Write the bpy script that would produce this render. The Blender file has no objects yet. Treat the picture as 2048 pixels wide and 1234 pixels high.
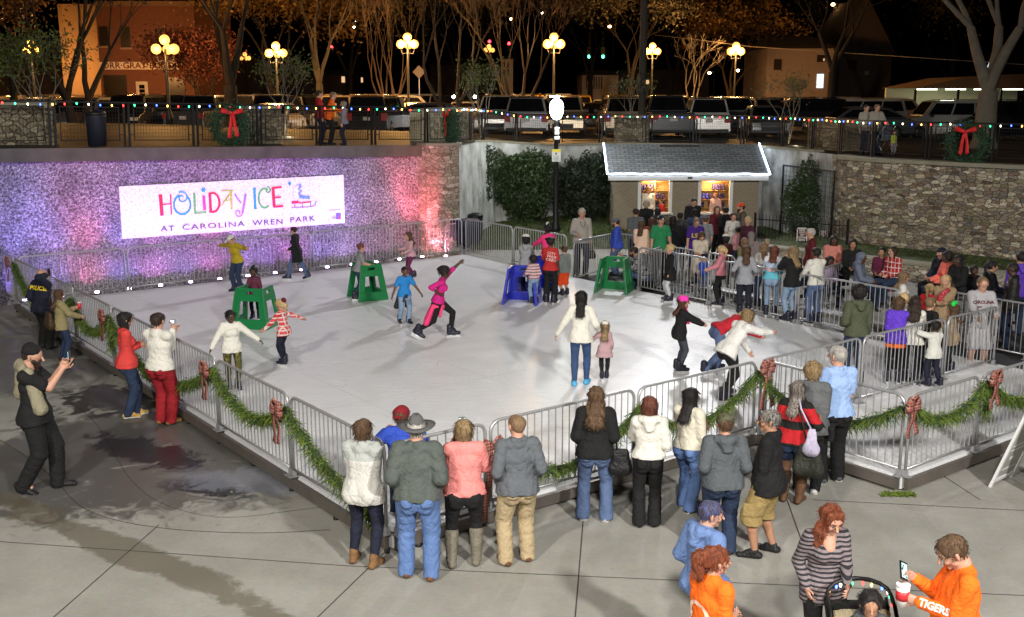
import bpy, bmesh, math, random, time
import numpy as np
from mathutils import Vector, Matrix
from mathutils.bvhtree import BVHTree
T0 = time.time()
scene = bpy.context.scene
COL = scene.collection
PI = math.pi
rad = math.radians
CAM_F, CAM_CX, CAM_CY, CAM_H = 2150.0, 1024.0, 617.0, 5.1
PITCH = math.atan(437.0 / CAM_F)
cam_data = bpy.data.cameras.new('camera')
cam = bpy.data.objects.new('camera', cam_data)
COL.objects.link(cam)
cam.location = (0, 0, CAM_H)
cam.rotation_euler = (PI / 2 - PITCH, 0, 0)
cam_data.sensor_width = 36.0
cam_data.lens = 36.0 * CAM_F / 2048.0
cam_data.clip_start = 0.1
cam_data.clip_end = 900
scene.camera = cam
world = bpy.data.worlds.new('World')
scene.world = world
world.use_nodes = True
wn = world.node_tree.nodes
sky = wn.new('ShaderNodeTexSky')
sky.sky_type = 'NISHITA'
sky.sun_disc = False
sky.sun_elevation = rad(-6)
sky.sun_rotation = rad(200)
world.node_tree.links.new(sky.outputs[0], wn['Background'].inputs[0])
wn['Background'].inputs[1].default_value = 0.06
sc = scene
sc.view_settings.view_transform = 'Standard'
sc.view_settings.look = 'None'
sc.view_settings.exposure = 0.0
sc.view_settings.gamma = 1.0
sc.render.engine = 'CYCLES'
cy = sc.cycles
cy.use_denoising = True
try:
 cy.denoiser = 'OPENIMAGEDENOISE'
except Exception:
 pass
cy.max_bounces = 5
cy.diffuse_bounces = 2
cy.glossy_bounces = 2
cy.transmission_bounces = 3
cy.transparent_max_bounces = 6
cy.sample_clamp_indirect = 4.0
cy.caustics_reflective = False
cy.caustics_refractive = False
cy.use_light_tree = True
def aim(o, target):
 d = Vector(target) - Vector(o.location)
 o.rotation_euler = d.to_track_quat('-Z', 'Y').to_euler()
def spot(name, loc, target, watts, col, size=0.3, angle=70, blend=0.5):
 l = bpy.data.lights.new(name, 'SPOT')
 l.energy = watts; l.color = col; l.shadow_soft_size = size
 l.spot_size = rad(angle); l.spot_blend = blend
 o = bpy.data.objects.new(name, l); COL.objects.link(o)
 o.location = loc; aim(o, target)
 return o
def point(name, loc, watts, col, size=0.15):
 l = bpy.data.lights.new(name, 'POINT')
 l.energy = watts; l.color = col; l.shadow_soft_size = size
 o = bpy.data.objects.new(name, l); COL.objects.link(o)
 o.location = loc
 return o
spot('roof_floodlight', (-8.0, -4.0, 11.5), (-5.0, 13.5, 0), 11500, (1.0, .95, .86), .5, 95, .8)
spot('roof_floodlight', (.5, -4.5, 12.0), (0.5, 9.0, 0), 7400, (1.0, .96, .88), .5, 95, .8)
spot('roof_floodlight', (8.5, -3.0, 11.0), (4.5, 14.0, 0), 14500, (1.0, .97, .92), .5, 88, .8)
spot('pole_floodlight', (7.0, 43.0, 13.5), (1.0, 19.0, 0), 9500, (.98, .98, 1.0), .8, 75, .6)
_c, _s = math.cos(PITCH), math.sin(PITCH)
def ray(x, y):
 a = (x - CAM_CX) / CAM_F; b = (y - CAM_CY) / CAM_F
 return a, _c - b * _s, -(_s + b * _c)
def U(x, y, z=0.0):
 r = ray(x, y); k = (z - CAM_H) / r[2]
 return Vector((k * r[0], k * r[1], z))
def AT(x, y, Y):
 r = ray(x, y); k = Y / r[1]
 return Vector((k * r[0], Y, CAM_H + k * r[2]))
def proj(v):
 yc = v[1] * _c - (v[2] - CAM_H) * _s
 up = v[1] * _s + (v[2] - CAM_H) * _c
 return CAM_CX + CAM_F * v[0] / yc, CAM_CY - CAM_F * up / yc
RA = U(785, 1102); RA = Vector((RA.x, RA.y))
E1 = Vector((.796, .606)); E2 = Vector((-.606, .796))
ANG = math.atan2(.606, .796)
def RK(s, t, z=0.0):
 q = RA + E1 * s + E2 * t
 return Vector((q.x, q.y, z))
ICE = 0.20
MATS = {}
def nm(name):
 m = bpy.data.materials.new(name); m.use_nodes = True
 nt = m.node_tree
 return m, nt, nt.nodes, nt.links, nt.nodes['Principled BSDF']
def lin(c):
 return tuple((x / 12.92 if x <= .04045 else ((x + .055) / 1.055) ** 2.4) for x in c[:3])
def simple(name, col, rough=.6, metal=0.0, bump=0.0, bscale=60, var=0.12, vscale=6, spec=.4, emit=None, es=0.0, coat=0.0):
 """plain material with slight colour variation and bump so nothing is flat"""
 if name in MATS: return MATS[name]
 m, nt, N, L, B = nm(name)
 B.inputs['Roughness'].default_value = rough
 B.inputs['Metallic'].default_value = metal
 B.inputs['Specular IOR Level'].default_value = spec
 B.inputs['Coat Weight'].default_value = coat
 tc = N.new('ShaderNodeTexCoord')
 nz = N.new('ShaderNodeTexNoise'); nz.inputs['Scale'].default_value = vscale; nz.inputs['Detail'].default_value = 3
 L.new(tc.outputs['Object'], nz.inputs['Vector'])
 mx = N.new('ShaderNodeMix'); mx.data_type = 'RGBA'
 mx.inputs[6].default_value = (*[c * (1 - var) for c in col[:3]], 1)
 mx.inputs[7].default_value = (*[min(1, c * (1 + var)) for c in col[:3]], 1)
 L.new(nz.outputs['Fac'], mx.inputs[0]); L.new(mx.outputs[2], B.inputs['Base Color'])
 if bump > 0:
  n2 = N.new('ShaderNodeTexNoise'); n2.inputs['Scale'].default_value = bscale; n2.inputs['Detail'].default_value = 2
  L.new(tc.outputs['Object'], n2.inputs['Vector'])
  bp = N.new('ShaderNodeBump'); bp.inputs['Strength'].default_value = bump; bp.inputs['Distance'].default_value = .01
  L.new(n2.outputs['Fac'], bp.inputs['Height']); L.new(bp.outputs[0], B.inputs['Normal'])
 if emit:
  B.inputs['Emission Color'].default_value = (*emit, 1); B.inputs['Emission Strength'].default_value = es
 MATS[name] = m
 return m
def glow(name, col, strength):
 if name in MATS: return MATS[name]
 m, nt, N, L, B = nm(name)
 B.inputs['Base Color'].default_value = (*[min(1, c) for c in col], 1)
 B.inputs['Emission Color'].default_value = (*col, 1)
 B.inputs['Emission Strength'].default_value = strength
 MATS[name] = m
 return m
def ramp(N, pts, mode='LINEAR'):
 r = N.new('ShaderNodeValToRGB'); r.color_ramp.interpolation = mode
 e = r.color_ramp.elements
 while len(e) < len(pts): e.new(.5)
 for i, (p, c) in enumerate(pts):
  e[i].position = p; e[i].color = (*c, 1) if len(c) == 3 else c
 return r
def mathn(N, op, a=None, b=None):
 n = N.new('ShaderNodeMath'); n.operation = op
 if a is not None: n.inputs[0].default_value = a
 if b is not None: n.inputs[1].default_value = b
 return n
def np_mesh(name, V, Fq, smooth=True):
 V = np.asarray(V, dtype=np.float32); Fq = np.asarray(Fq, dtype=np.int32)
 me = bpy.data.meshes.new(name)
 n = len(V); m, k = Fq.shape
 me.vertices.add(n); me.vertices.foreach_set('co', V.ravel())
 me.loops.add(m * k); me.loops.foreach_set('vertex_index', Fq.ravel())
 me.polygons.add(m)
 me.polygons.foreach_set('loop_start', np.arange(0, m * k, k, dtype=np.int32))
 me.polygons.foreach_set('loop_total', np.full(m, k, dtype=np.int32))
 if smooth: me.polygons.foreach_set('use_smooth', np.ones(m, dtype=bool))
 me.update(calc_edges=True)
 return me
class MB:
 """collects primitives into one mesh"""
 def __init__(self):
  self.v = []; self.f = []; self.sm = []
 def add(self, vs, fs, smooth=False):
  o = len(self.v)
  self.v += [tuple(v) for v in vs]
  self.f += [tuple(i + o for i in f) for f in fs]
  self.sm += [smooth] * len(fs)
  return self
 def box(self, c, s, rz=0.0, M=None):
  x, y, z = s[0] / 2, s[1] / 2, s[2] / 2
  vs = [Vector((a * x, b * y, d * z)) for a in (-1, 1) for b in (-1, 1) for d in (-1, 1)]
  if M is None:
   M = Matrix.Translation(c) @ Matrix.Rotation(rz, 4, 'Z')
  vs = [M @ v for v in vs]
  return self.add(vs, [(0, 1, 3, 2), (4, 6, 7, 5), (0, 4, 5, 1), (2, 3, 7, 6), (0, 2, 6, 4), (1, 5, 7, 3)])
 def quad(self, a, b, c, d):
  return self.add([a, b, c, d], [(0, 1, 2, 3)])
 def tube(self, pts, r, n=8, cap=True, smooth=True):
  pts = [Vector(p) for p in pts]
  if not hasattr(r, '__len__'): r = [r] * len(pts)
  vs = []; fs = []
  up = Vector((0, 0, 1))
  prev = None
  for i, p in enumerate(pts):
   if i == 0: d = pts[1] - p
   elif i == len(pts) - 1: d = p - pts[i - 1]
   else: d = (pts[i + 1] - pts[i]).normalized() + (p - pts[i - 1]).normalized()
   if d.length < 1e-9: d = Vector((0, 0, 1))
   d.normalize()
   if prev is None:
    u = d.cross(up)
    if u.length < .1: u = d.cross(Vector((1, 0, 0)))
   else:
    u = prev - d * prev.dot(d)
    if u.length < 1e-6: u = d.cross(Vector((1, 0, 0)))
   u.normalize(); prev = u
   w = d.cross(u)
   for k in range(n):
    a = 2 * PI * k / n
    vs.append(p + (u * math.cos(a) + w * math.sin(a)) * r[i])
  for i in range(len(pts) - 1):
   for k in range(n):
    fs.append((i * n + k, i * n + (k + 1) % n, (i + 1) * n + (k + 1) % n, (i + 1) * n + k))
  if cap:
   fs.append(tuple(range(n - 1, -1, -1))); fs.append(tuple(range((len(pts) - 1) * n, len(pts) * n)))
  return self.add(vs, fs, smooth)
 def lathe(self, prof, c=(0, 0, 0), n=16, smooth=True):
  c = Vector(c); vs = []; fs = []
  for r, z in prof:
   for k in range(n):
    a = 2 * PI * k / n
    vs.append(c + Vector((r * math.cos(a), r * math.sin(a), z)))
  m = len(prof)
  for i in range(m - 1):
   for k in range(n):
    fs.append((i * n + k, i * n + (k + 1) % n, (i + 1) * n + (k + 1) % n, (i + 1) * n + k))
  fs.append(tuple(range(n - 1, -1, -1))); fs.append(tuple(range((m - 1) * n, m * n)))
  return self.add(vs, fs, smooth)
 def sphere(self, c, r, n=12, m=8):
  if not hasattr(r, '__len__'): r = (r, r, r)
  c = Vector(c); vs = [c + Vector((0, 0, -r[2]))]; fs = []
  for i in range(1, m):
   th = PI * i / m
   for k in range(n):
    a = 2 * PI * k / n
    vs.append(c + Vector((r[0] * math.sin(th) * math.cos(a), r[1] * math.sin(th) * math.sin(a), -r[2] * math.cos(th))))
  vs.append(c + Vector((0, 0, r[2])))
  for k in range(n):
   fs.append((0, 1 + (k + 1) % n, 1 + k))
  for i in range(m - 2):
   for k in range(n):
    a = 1 + i * n
    fs.append((a + k, a + (k + 1) % n, a + n + (k + 1) % n, a + n + k))
  l = len(vs) - 1
  for k in range(n):
   fs.append((l, 1 + (m - 2) * n + k, 1 + (m - 2) * n + (k + 1) % n))
  return self.add(vs, fs, True)
 def prism(self, poly, z0, z1, M=None):
  """poly: list of (x,y) ccw, extruded along z"""
  n = len(poly)
  vs = [Vector((x, y, z0)) for x, y in poly] + [Vector((x, y, z1)) for x, y in poly]
  if M is not None: vs = [M @ v for v in vs]
  fs = [tuple(range(n - 1, -1, -1)), tuple(range(n, 2 * n))]
  for i in range(n):
   j = (i + 1) % n
   fs.append((i, j, n + j, n + i))
  return self.add(vs, fs)
 def mesh(self, name):
  me = bpy.data.meshes.new(name)
  me.from_pydata(self.v, [], self.f)
  me.polygons.foreach_set('use_smooth', self.sm)
  me.update()
  return me
 def build(self, name, mat, parent=None, loc=None, bevel=0.0):
  o = bpy.data.objects.new(name, self.mesh(name))
  COL.objects.link(o)
  if mat is not None: o.data.materials.append(mat)
  if parent is not None: o.parent = parent
  if loc is not None: o.location = loc
  if bevel:
   b = o.modifiers.new('bevel', 'BEVEL'); b.width = bevel; b.segments = 2; b.limit_method = 'ANGLE'
  return o
def mobj(name, me, mat, parent=None):
 o = bpy.data.objects.new(name, me); COL.objects.link(o)
 if mat is not None: me.materials.append(mat)
 if parent is not None: o.parent = parent
 return o
def tag(o, label=None, cat=None, group=None, kind=None):
 if label: o['label'] = label
 if cat: o['category'] = cat
 if group: o['group'] = group
 if kind: o['kind'] = kind
 return o
def empty(name, loc, rz=0.0, label=None, cat=None, group=None):
 o = bpy.data.objects.new(name, None); COL.objects.link(o)
 o.location = loc; o.rotation_euler = (0, 0, rz)
 o.empty_display_size = .2
 return tag(o, label, cat, group)
CH = {}
def copy_tree(o, label=None, group=None, loc=None, rz=None):
 c = o.copy(); COL.objects.link(c)
 if label: c['label'] = label
 if group: c['group'] = group
 if loc is not None: c.location = loc
 if rz is not None: c.rotation_euler = (0, 0, rz)
 if o.name not in CH:
  CH[o.name] = [x for x in o.children]
 for ch in CH[o.name]:
  d = ch.copy(); COL.objects.link(d); d.parent = c
  if ch.name not in CH: CH[ch.name] = [x for x in ch.children]
  for g in CH[ch.name]:
   e = g.copy(); COL.objects.link(e); e.parent = d
 return c
FONT = None
def text_mesh(txt, size, align='CENTER', spacing=1.0, extrude=0.0, bold=0.0):
 cu = bpy.data.curves.new('text', 'FONT')
 cu.body = txt; cu.size = size; cu.align_x = align; cu.align_y = 'CENTER'
 cu.space_character = spacing; cu.extrude = extrude; cu.offset = bold; cu.resolution_u = 3
 o = bpy.data.objects.new('text_tmp', cu); COL.objects.link(o)
 dg = bpy.context.evaluated_depsgraph_get()
 me = bpy.data.meshes.new_from_object(o.evaluated_get(dg))
 bpy.data.objects.remove(o); bpy.data.curves.remove(cu)
 me.materials.clear()
 return me
def sign_text(name, txt, size, mat, M, parent=None, align='CENTER', spacing=1.0, bold=0.0, extrude=0.001):
 me = text_mesh(txt, size, align, spacing, extrude, bold)
 me.transform(M)
 return mobj(name, me, mat, parent)
def leaf_mesh(name, P, size, rng, aspect=.55, jitter=.35, down=0.0):
 """P (n,3) centres -> one quad per leaf, random orientation"""
 P = np.asarray(P, dtype=np.float64); n = len(P)
 a = rng.normal(size=(n, 3)); a[:, 2] -= down; a /= np.linalg.norm(a, axis=1)[:, None]
 b = rng.normal(size=(n, 3)); b -= a * np.sum(a * b, 1)[:, None]; b /= np.linalg.norm(b, axis=1)[:, None]
 s = size * (1 + jitter * rng.uniform(-1, 1, n))[:, None]
 a = a * s; b = b * s * aspect
 V = np.stack([P - a, P + b * .8, P + a, P - b * .8], 1).reshape(-1, 3)
 Fq = np.arange(n * 4).reshape(n, 4)
 return np_mesh(name, V, Fq, smooth=False)
# ============================================================ the setting
rng = np.random.default_rng(7)
random.seed(7)
def sstep(x):
 x = min(1, max(0, x)); return x * x * (3 - 2 * x)
def zd(X, Y):
 """height of the upper promenade and the parking lot behind it"""
 if X < -1.5: f = 3.39 - .03 * max(X, -16)
 elif X < 0.5: f = 3.435 + (3.09 - 3.435) * (X + 1.5) / 2.0
 else: f = 3.08
 w = sstep((Y - 42) / 10)
 return f * (1 - w) + (3.08 - .012 * max(0, X) + .004 * min(0, X)) * w
def onlot(x, y, it=25):
 z = 2.9
 for _ in range(it):
  p = U(x, y, z); z = .5 * z + .5 * zd(p.x, p.y)
 return U(x, y, z)
def smooth_poly(pts, n=4):
 out = []
 P = [np.array(p[:2], float) for p in pts]
 for i in range(len(P) - 1):
  p0 = P[max(i - 1, 0)]; p1 = P[i]; p2 = P[i + 1]; p3 = P[min(i + 2, len(P) - 1)]
  for k in range(n):
   t = k / n
   out.append(tuple(.5 * ((2 * p1) + (-p0 + p2) * t + (2 * p0 - 5 * p1 + 4 * p2 - p3) * t * t + (-p0 + 3 * p1 - 3 * p2 + p3) * t ** 3)))
 out.append(tuple(P[-1])); return out
def mat_concrete():
 m, nt, N, L, B = nm('plaza_concrete')
 geo = N.new('ShaderNodeNewGeometry')
 def noise(scale, detail=4, rough=.55, vec=None, dist=0):
  n = N.new('ShaderNodeTexNoise'); n.inputs['Scale'].default_value = scale
  n.inputs['Detail'].default_value = detail; n.inputs['Roughness'].default_value = rough
  n.inputs['Distortion'].default_value = dist
  L.new(vec or geo.outputs['Position'], n.inputs['Vector']); return n
 base = ramp(N, [(.3, (.31, .30, .265)), (.7, (.415, .40, .36))])
 L.new(noise(1.1, 8, .62).outputs['Fac'], base.inputs[0])
 fine = noise(22, 3, .6)
 mul = N.new('ShaderNodeMix'); mul.data_type = 'RGBA'; mul.blend_type = 'MULTIPLY'; mul.inputs[0].default_value = .35
 L.new(base.outputs[0], mul.inputs[6]); L.new(fine.outputs['Color'], mul.inputs[7])
 def blob(cx, cy, rx, ry, ang=0.0, soft=.5):
  mp = N.new('ShaderNodeMapping'); mp.vector_type = 'TEXTURE'
  mp.inputs['Location'].default_value = (cx, cy, 0); mp.inputs['Rotation'].default_value = (0, 0, ang)
  mp.inputs['Scale'].default_value = (rx, ry, 1000)
  L.new(geo.outputs['Position'], mp.inputs['Vector'])
  ln = N.new('ShaderNodeVectorMath'); ln.operation = 'LENGTH'; L.new(mp.outputs[0], ln.inputs[0])
  mr = N.new('ShaderNodeMapRange'); mr.inputs[1].default_value = 1.0 + soft * .4; mr.inputs[2].default_value = 1.0 - soft
  L.new(ln.outputs['Value'], mr.inputs[0]); return mr.outputs[0]
 def comb(a, b, op):
  n = mathn(N, op); L.new(a, n.inputs[0])
  if hasattr(b, 'node'): L.new(b, n.inputs[1])
  else: n.inputs[1].default_value = b
  return n.outputs[0]
 def patch(mask, nz, lo, hi):
  a = mathn(N, 'MULTIPLY_ADD', None, 2.6); L.new(nz, a.inputs[0]); a.inputs[2].default_value = -1.3
  b = mathn(N, 'ADD'); L.new(a.outputs[0], b.inputs[0]); L.new(mask, b.inputs[1])
  mr = N.new('ShaderNodeMapRange'); mr.inputs[1].default_value = lo; mr.inputs[2].default_value = hi
  L.new(b.outputs[0], mr.inputs[0]); mm = mathn(N, 'MINIMUM'); L.new(mr.outputs[0], mm.inputs[0])
  g = mathn(N, 'MULTIPLY', None, 6.0); L.new(mask, g.inputs[0]); L.new(g.outputs[0], mm.inputs[1]); return mm.outputs[0]
 n1 = noise(.9, 9, .68, dist=.6).outputs['Fac']; n2 = noise(2.2, 8, .7, dist=1.2).outputs['Fac']
 c1 = U(330, 900); c2 = U(250, 820); c3 = U(560, 950); c4 = U(60, 700)
 wetA = blob(c1.x, c1.y, 3.6, 2.9, rad(20), .4)
 wetB = blob(c4.x, c4.y, 3.6, 5.0, rad(25), .6)
 m1 = comb(patch(wetA, n2, .42, .78), patch(wetB, n1, .55, .95), 'MAXIMUM')
 p1 = U(-60, 985); p2 = U(560, 1240); p3 = U(220, 1110)
 bd = (p2 - p1); bl = bd.length
 band = blob((p1.x + p2.x) / 2, (p1.y + p2.y) / 2 + .12, bl * .62, .30, math.atan2(bd.y, bd.x), .75)
 m2 = patch(band, n1, .35, .55)
 cB = U(230, 800); cC = U(300, 905); cD = U(420, 975)
 core = comb(comb(blob(cB.x, cB.y, 1.5, 1.0, rad(-30), .7), blob(cC.x, cC.y, 1.6, .55, rad(-35), .7), 'MAXIMUM'), blob(cD.x, cD.y, .9, .35, rad(-20), .7), 'MAXIMUM')
 m3 = patch(core, n2, .50, .68)
 cE = U(600, 985)
 frost = blob(c3.x - .2, c3.y - .2, 1.5, .62, rad(-8), .6)
 m4 = patch(frost, n2, .45, .8)
 def over(col, mask, c, fac=1.0):
  mx = N.new('ShaderNodeMix'); mx.data_type = 'RGBA'
  L.new(comb(mask, fac, 'MULTIPLY'), mx.inputs[0])
  L.new(col, mx.inputs[6]); mx.inputs[7].default_value = (*c, 1); return mx.outputs[2]
 col = over(mul.outputs[2], m1, (.080, .076, .070), .85)
 col = over(col, m2, (.115, .098, .066), .75)
 col = over(col, m3, (.018, .018, .020), .95)
 col = over(col, m4, (.24, .25, .30), .6)
 sp = noise(6, 4, .7).outputs['Fac']
 mr = N.new('ShaderNodeMapRange'); mr.inputs[1].default_value = .66; mr.inputs[2].default_value = .76; L.new(sp, mr.inputs[0])
 col = over(col, mr.outputs[0], (.13, .12, .10), .45)
 vg = N.new('ShaderNodeTexVoronoi'); vg.inputs['Scale'].default_value = 2.6; L.new(geo.outputs['Position'], vg.inputs['Vector'])
 gm = N.new('ShaderNodeMapRange'); gm.inputs[1].default_value = .035; gm.inputs[2].default_value = .022; L.new(vg.outputs['Distance'], gm.inputs[0])
 col = over(col, gm.outputs[0], (.09, .085, .08), .7)
 vc_ = N.new('ShaderNodeTexVoronoi'); vc_.inputs['Scale'].default_value = .33; vc_.feature = 'DISTANCE_TO_EDGE'
 ds = N.new('ShaderNodeVectorMath'); ds.operation = 'MULTIPLY_ADD'; L.new(noise(2.5, 5, .6).outputs['Color'], ds.inputs[0]); ds.inputs[1].default_value = (.5, .5, 0); L.new(geo.outputs['Position'], ds.inputs[2]); L.new(ds.outputs[0], vc_.inputs['Vector'])
 cm_ = N.new('ShaderNodeMapRange'); cm_.inputs[1].default_value = .004; cm_.inputs[2].default_value = .0015; L.new(vc_.outputs['Distance'], cm_.inputs[0])
 col = over(col, comb(cm_.outputs[0], patch(wetB, n2, .3, .6), 'MULTIPLY'), (.06, .058, .055), .6)
 L.new(col, B.inputs['Base Color'])
 wet = comb(comb(m1, m3, 'MAXIMUM'), m4, 'MAXIMUM')
 rr = N.new('ShaderNodeMapRange'); rr.inputs[3].default_value = .78; rr.inputs[4].default_value = .3
 L.new(wet, rr.inputs[0]); L.new(rr.outputs[0], B.inputs['Roughness'])
 bp = N.new('ShaderNodeBump'); bp.inputs['Strength'].default_value = .25; bp.inputs['Distance'].default_value = .01
 L.new(noise(40, 4, .7).outputs['Fac'], bp.inputs['Height']); L.new(bp.outputs[0], B.inputs['Normal'])
 return m
M_CONC = mat_concrete()
mb = MB(); mb.quad((-120, -60, 0), (120, -60, 0), (120, 46, 0), (-120, 46, 0))
tag(mb.build('ground', M_CONC), kind='structure')
M_JOINT = simple('joint_dark', (.06, .056, .05), .9)
jb = MB()
def strip(pts, w, z, mbx, zf=None):
 pts = [Vector((p[0], p[1])) for p in pts]
 vs = []; fs = []
 for i, p in enumerate(pts):
  d = (pts[min(i + 1, len(pts) - 1)] - pts[max(i - 1, 0)]).normalized()
  nrm = Vector((-d.y, d.x)) * w / 2
  for q in (p + nrm, p - nrm):
   vs.append((q.x, q.y, z if zf is None else zf(q.x, q.y) + z))
 for i in range(len(pts) - 1):
  fs.append((2 * i, 2 * i + 1, 2 * i + 3, 2 * i + 2))
 mbx.add(vs, fs)
for a, b in (((1150, 1240), (1168, 1020)), ((-10, 1083), (692, 1132)), ((692, 1132), (2060, 1192)), ((90, 1250), (318, 1050)), ((620, 1250), (790, 1085)),
    ((1560, 960), (1620, 1130)), ((1625, 1000), (2060, 1022)), ((1845, 925), (1960, 1000)), ((0, 790), (140, 745)), ((1640, 1192), (1700, 1250))):
 strip([U(*a), U(*b)], .014, .004, jb)
arc = [U(*p) for p in ((-30, 862), (50, 912), (110, 960), (160, 1012), (230, 1040), (320, 1056), (420, 1064), (540, 1066), (660, 1060))]
strip(smooth_poly(arc, 6), .014, .004, jb)
arc2 = [U(*p) for p in ((95, 770), (180, 835), (225, 900), (262, 960), (330, 1010), (450, 1035), (600, 1020), (680, 1010))]
strip(smooth_poly(arc2, 6), .008, .0045, jb)
tag(jb.build('paving_joints', M_JOINT), kind='structure')
def mat_ice():
 m, nt, N, L, B = nm('synthetic_ice')
 geo = N.new('ShaderNodeNewGeometry')
 n = N.new('ShaderNodeTexNoise'); n.inputs['Scale'].default_value = 1.6; n.inputs['Detail'].default_value = 8; n.inputs['Roughness'].default_value = .7
 L.new(geo.outputs['Position'], n.inputs['Vector'])
 r = ramp(N, [(.25, (.80, .80, .81)), (.75, (.92, .92, .93))]); L.new(n.outputs['Fac'], r.inputs[0])
 mp = N.new('ShaderNodeMapping'); mp.inputs['Scale'].default_value = (1.2, 26, 1); mp.inputs['Rotation'].default_value = (0, 0, rad(25))
 L.new(geo.outputs['Position'], mp.inputs['Vector'])
 s = N.new('ShaderNodeTexNoise'); s.inputs['Scale'].default_value = 2.0; s.inputs['Detail'].default_value = 5; s.inputs['Distortion'].default_value = 1.3
 L.new(mp.outputs[0], s.inputs['Vector'])
 r2 = ramp(N, [(.35, (.84, .85, .87)), (.6, (1, 1, 1))]); L.new(s.outputs['Fac'], r2.inputs[0])
 mx = N.new('ShaderNodeMix'); mx.data_type = 'RGBA'; mx.blend_type = 'MULTIPLY'; mx.inputs[0].default_value = .8
 L.new(r.outputs[0], mx.inputs[6]); L.new(r2.outputs[0], mx.inputs[7])
 prev = mx.outputs[2]
 for sc_, fr, th in ((.16, 46, .045), (.23, 38, .04), (.11, 70, .05)):
  vo = N.new('ShaderNodeTexVoronoi'); vo.inputs['Scale'].default_value = sc_; L.new(geo.outputs['Position'], vo.inputs['Vector'])
  a = mathn(N, 'MULTIPLY', None, fr); L.new(vo.outputs['Distance'], a.inputs[0]); f = mathn(N, 'FRACT'); L.new(a.outputs[0], f.inputs[0])
  lt = mathn(N, 'LESS_THAN', None, th); L.new(f.outputs[0], lt.inputs[0])
  g2 = mathn(N, 'GREATER_THAN', None, .52); L.new(n.outputs['Fac'], g2.inputs[0]); q = mathn(N, 'MULTIPLY'); L.new(lt.outputs[0], q.inputs[0]); L.new(g2.outputs[0], q.inputs[1])
  q2 = mathn(N, 'MULTIPLY', None, .35); L.new(q.outputs[0], q2.inputs[0])
  m3_ = N.new('ShaderNodeMix'); m3_.data_type = 'RGBA'; L.new(q2.outputs[0], m3_.inputs[0]); L.new(prev, m3_.inputs[6]); m3_.inputs[7].default_value = (.42, .44, .48, 1); prev = m3_.outputs[2]
 L.new(prev, B.inputs['Base Color'])
 rr = N.new('ShaderNodeMapRange'); rr.inputs[3].default_value = .2; rr.inputs[4].default_value = .55
 L.new(n.outputs['Fac'], rr.inputs[0]); L.new(rr.outputs[0], B.inputs['Roughness'])
 bp = N.new('ShaderNodeBump'); bp.inputs['Strength'].default_value = .12; bp.inputs['Distance'].default_value = .004
 L.new(s.outputs['Fac'], bp.inputs['Height']); L.new(bp.outputs[0], B.inputs['Normal'])
 return m
M_ICE = mat_ice()
RS, RT = 12.65, 16.8
outline = [RK(0, 0), RK(6.2, 0), RK(6.2, -2.4), RK(12.75, -2.4), RK(12.75, 1.8), RK(RS, 1.8), RK(RS, RT), RK(0, RT)]
mb = MB(); mb.prism([(p.x, p.y) for p in outline], .03, ICE)
tag(mb.build('ice_rink', M_ICE), kind='structure')
sb = MB()
for k in range(1, 7): strip([RK(.02, k * 2.4), RK(RS - .02, k * 2.4)], .006, ICE + .003, sb)
for k in range(1, 6): strip([RK(k * 2.4, .02), RK(k * 2.4, RT - .02)], .006, ICE + .0035, sb)
for k in range(3, 6): strip([RK(k * 2.4, -2.38), RK(k * 2.4, -.05)], .006, ICE + .003, sb)
tag(sb.build('ice_panel_seams', simple('seam', (.5, .51, .53), .5)), kind='structure')
M_SKIRT = simple('skirt_metal', (.20, .175, .155), .45, .6, .15, 30, .3, 3)
sk = empty('rink_base', RK(0, 0), 0, 'brownish metal skirt beam running round the foot of the ice rink', 'rink base')
def beam(a, b, w, z0, z1, mbx):
 a = Vector((a[0], a[1])); b = Vector((b[0], b[1])); d = (b - a); l = d.length; d.normalize(); n = Vector((-d.y, d.x)) * w / 2
 mbx.prism([(a - n).to_tuple(), (b - n).to_tuple(), (b + n).to_tuple(), (a + n).to_tuple()], z0, z1)
mb = MB(); off = .05
segs = [((0, 0), (6.2, 0)), ((6.2, 0), (6.2, -2.4)), ((6.2, -2.4), (12.75, -2.4)), ((0, 0), (0, 17)), ((0, RT), (RS, RT)), ((RS, 12.0), (RS, RT)), ((RS, 1.8), (RS, 9.1))]
for (a, b) in segs:
 pa = RK(*a) - RK(0, 0); pb = RK(*b) - RK(0, 0)
 d = (pb - pa).normalized(); n = Vector((d.y, -d.x, 0)) * .07
 if a == (0, 0) and b == (0, 17): n = -n
 if a[1] == RT: n = -n
 if a[0] == RS: n = n
 if a == (6.2, 0): n = Vector((-d.y, d.x, 0)) * -.07 if False else (-(E1 * .07)).to_3d()
 if a == (0, 0) and b == (0, 17): n = (-(E1 * .07)).to_3d()
 if a == (0, 0) and b == (6.2, 0) or a == (6.2, -2.4): n = (-(E2 * .07)).to_3d()
 if a[1] == RT: n = (E2 * .07).to_3d()
 if a[0] == RS: n = (E1 * .07).to_3d()
 beam(pa + n, pb + n, .055, .045, .185, mb)
mb.build('beam', M_SKIRT, sk)
fb = MB()
for t in np.arange(0, 17, 1.2):
 p = RK(-.07, t) - RK(0, 0); fb.lathe([(.035, 0), (.035, .045)], p, 8)
for s in np.arange(.3, 6.2, 1.2):
 p = RK(s, -.07) - RK(0, 0); fb.lathe([(.035, 0), (.035, .045)], p, 8)
fb.build('levelling_foot', simple('rubber_black', (.02, .02, .02), .7), sk)['kind'] = 'stuff'
M_MAT = simple('rubber_mat', (.028, .028, .03), .75, 0, .5, 90, .25)
mb = MB(); mb.prism([tuple(RK(a, b).xy) for a, b in ((12.8, 9.0), (15.4, 9.0), (15.4, 12.4), (12.8, 12.4))], .005, .02)
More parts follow.
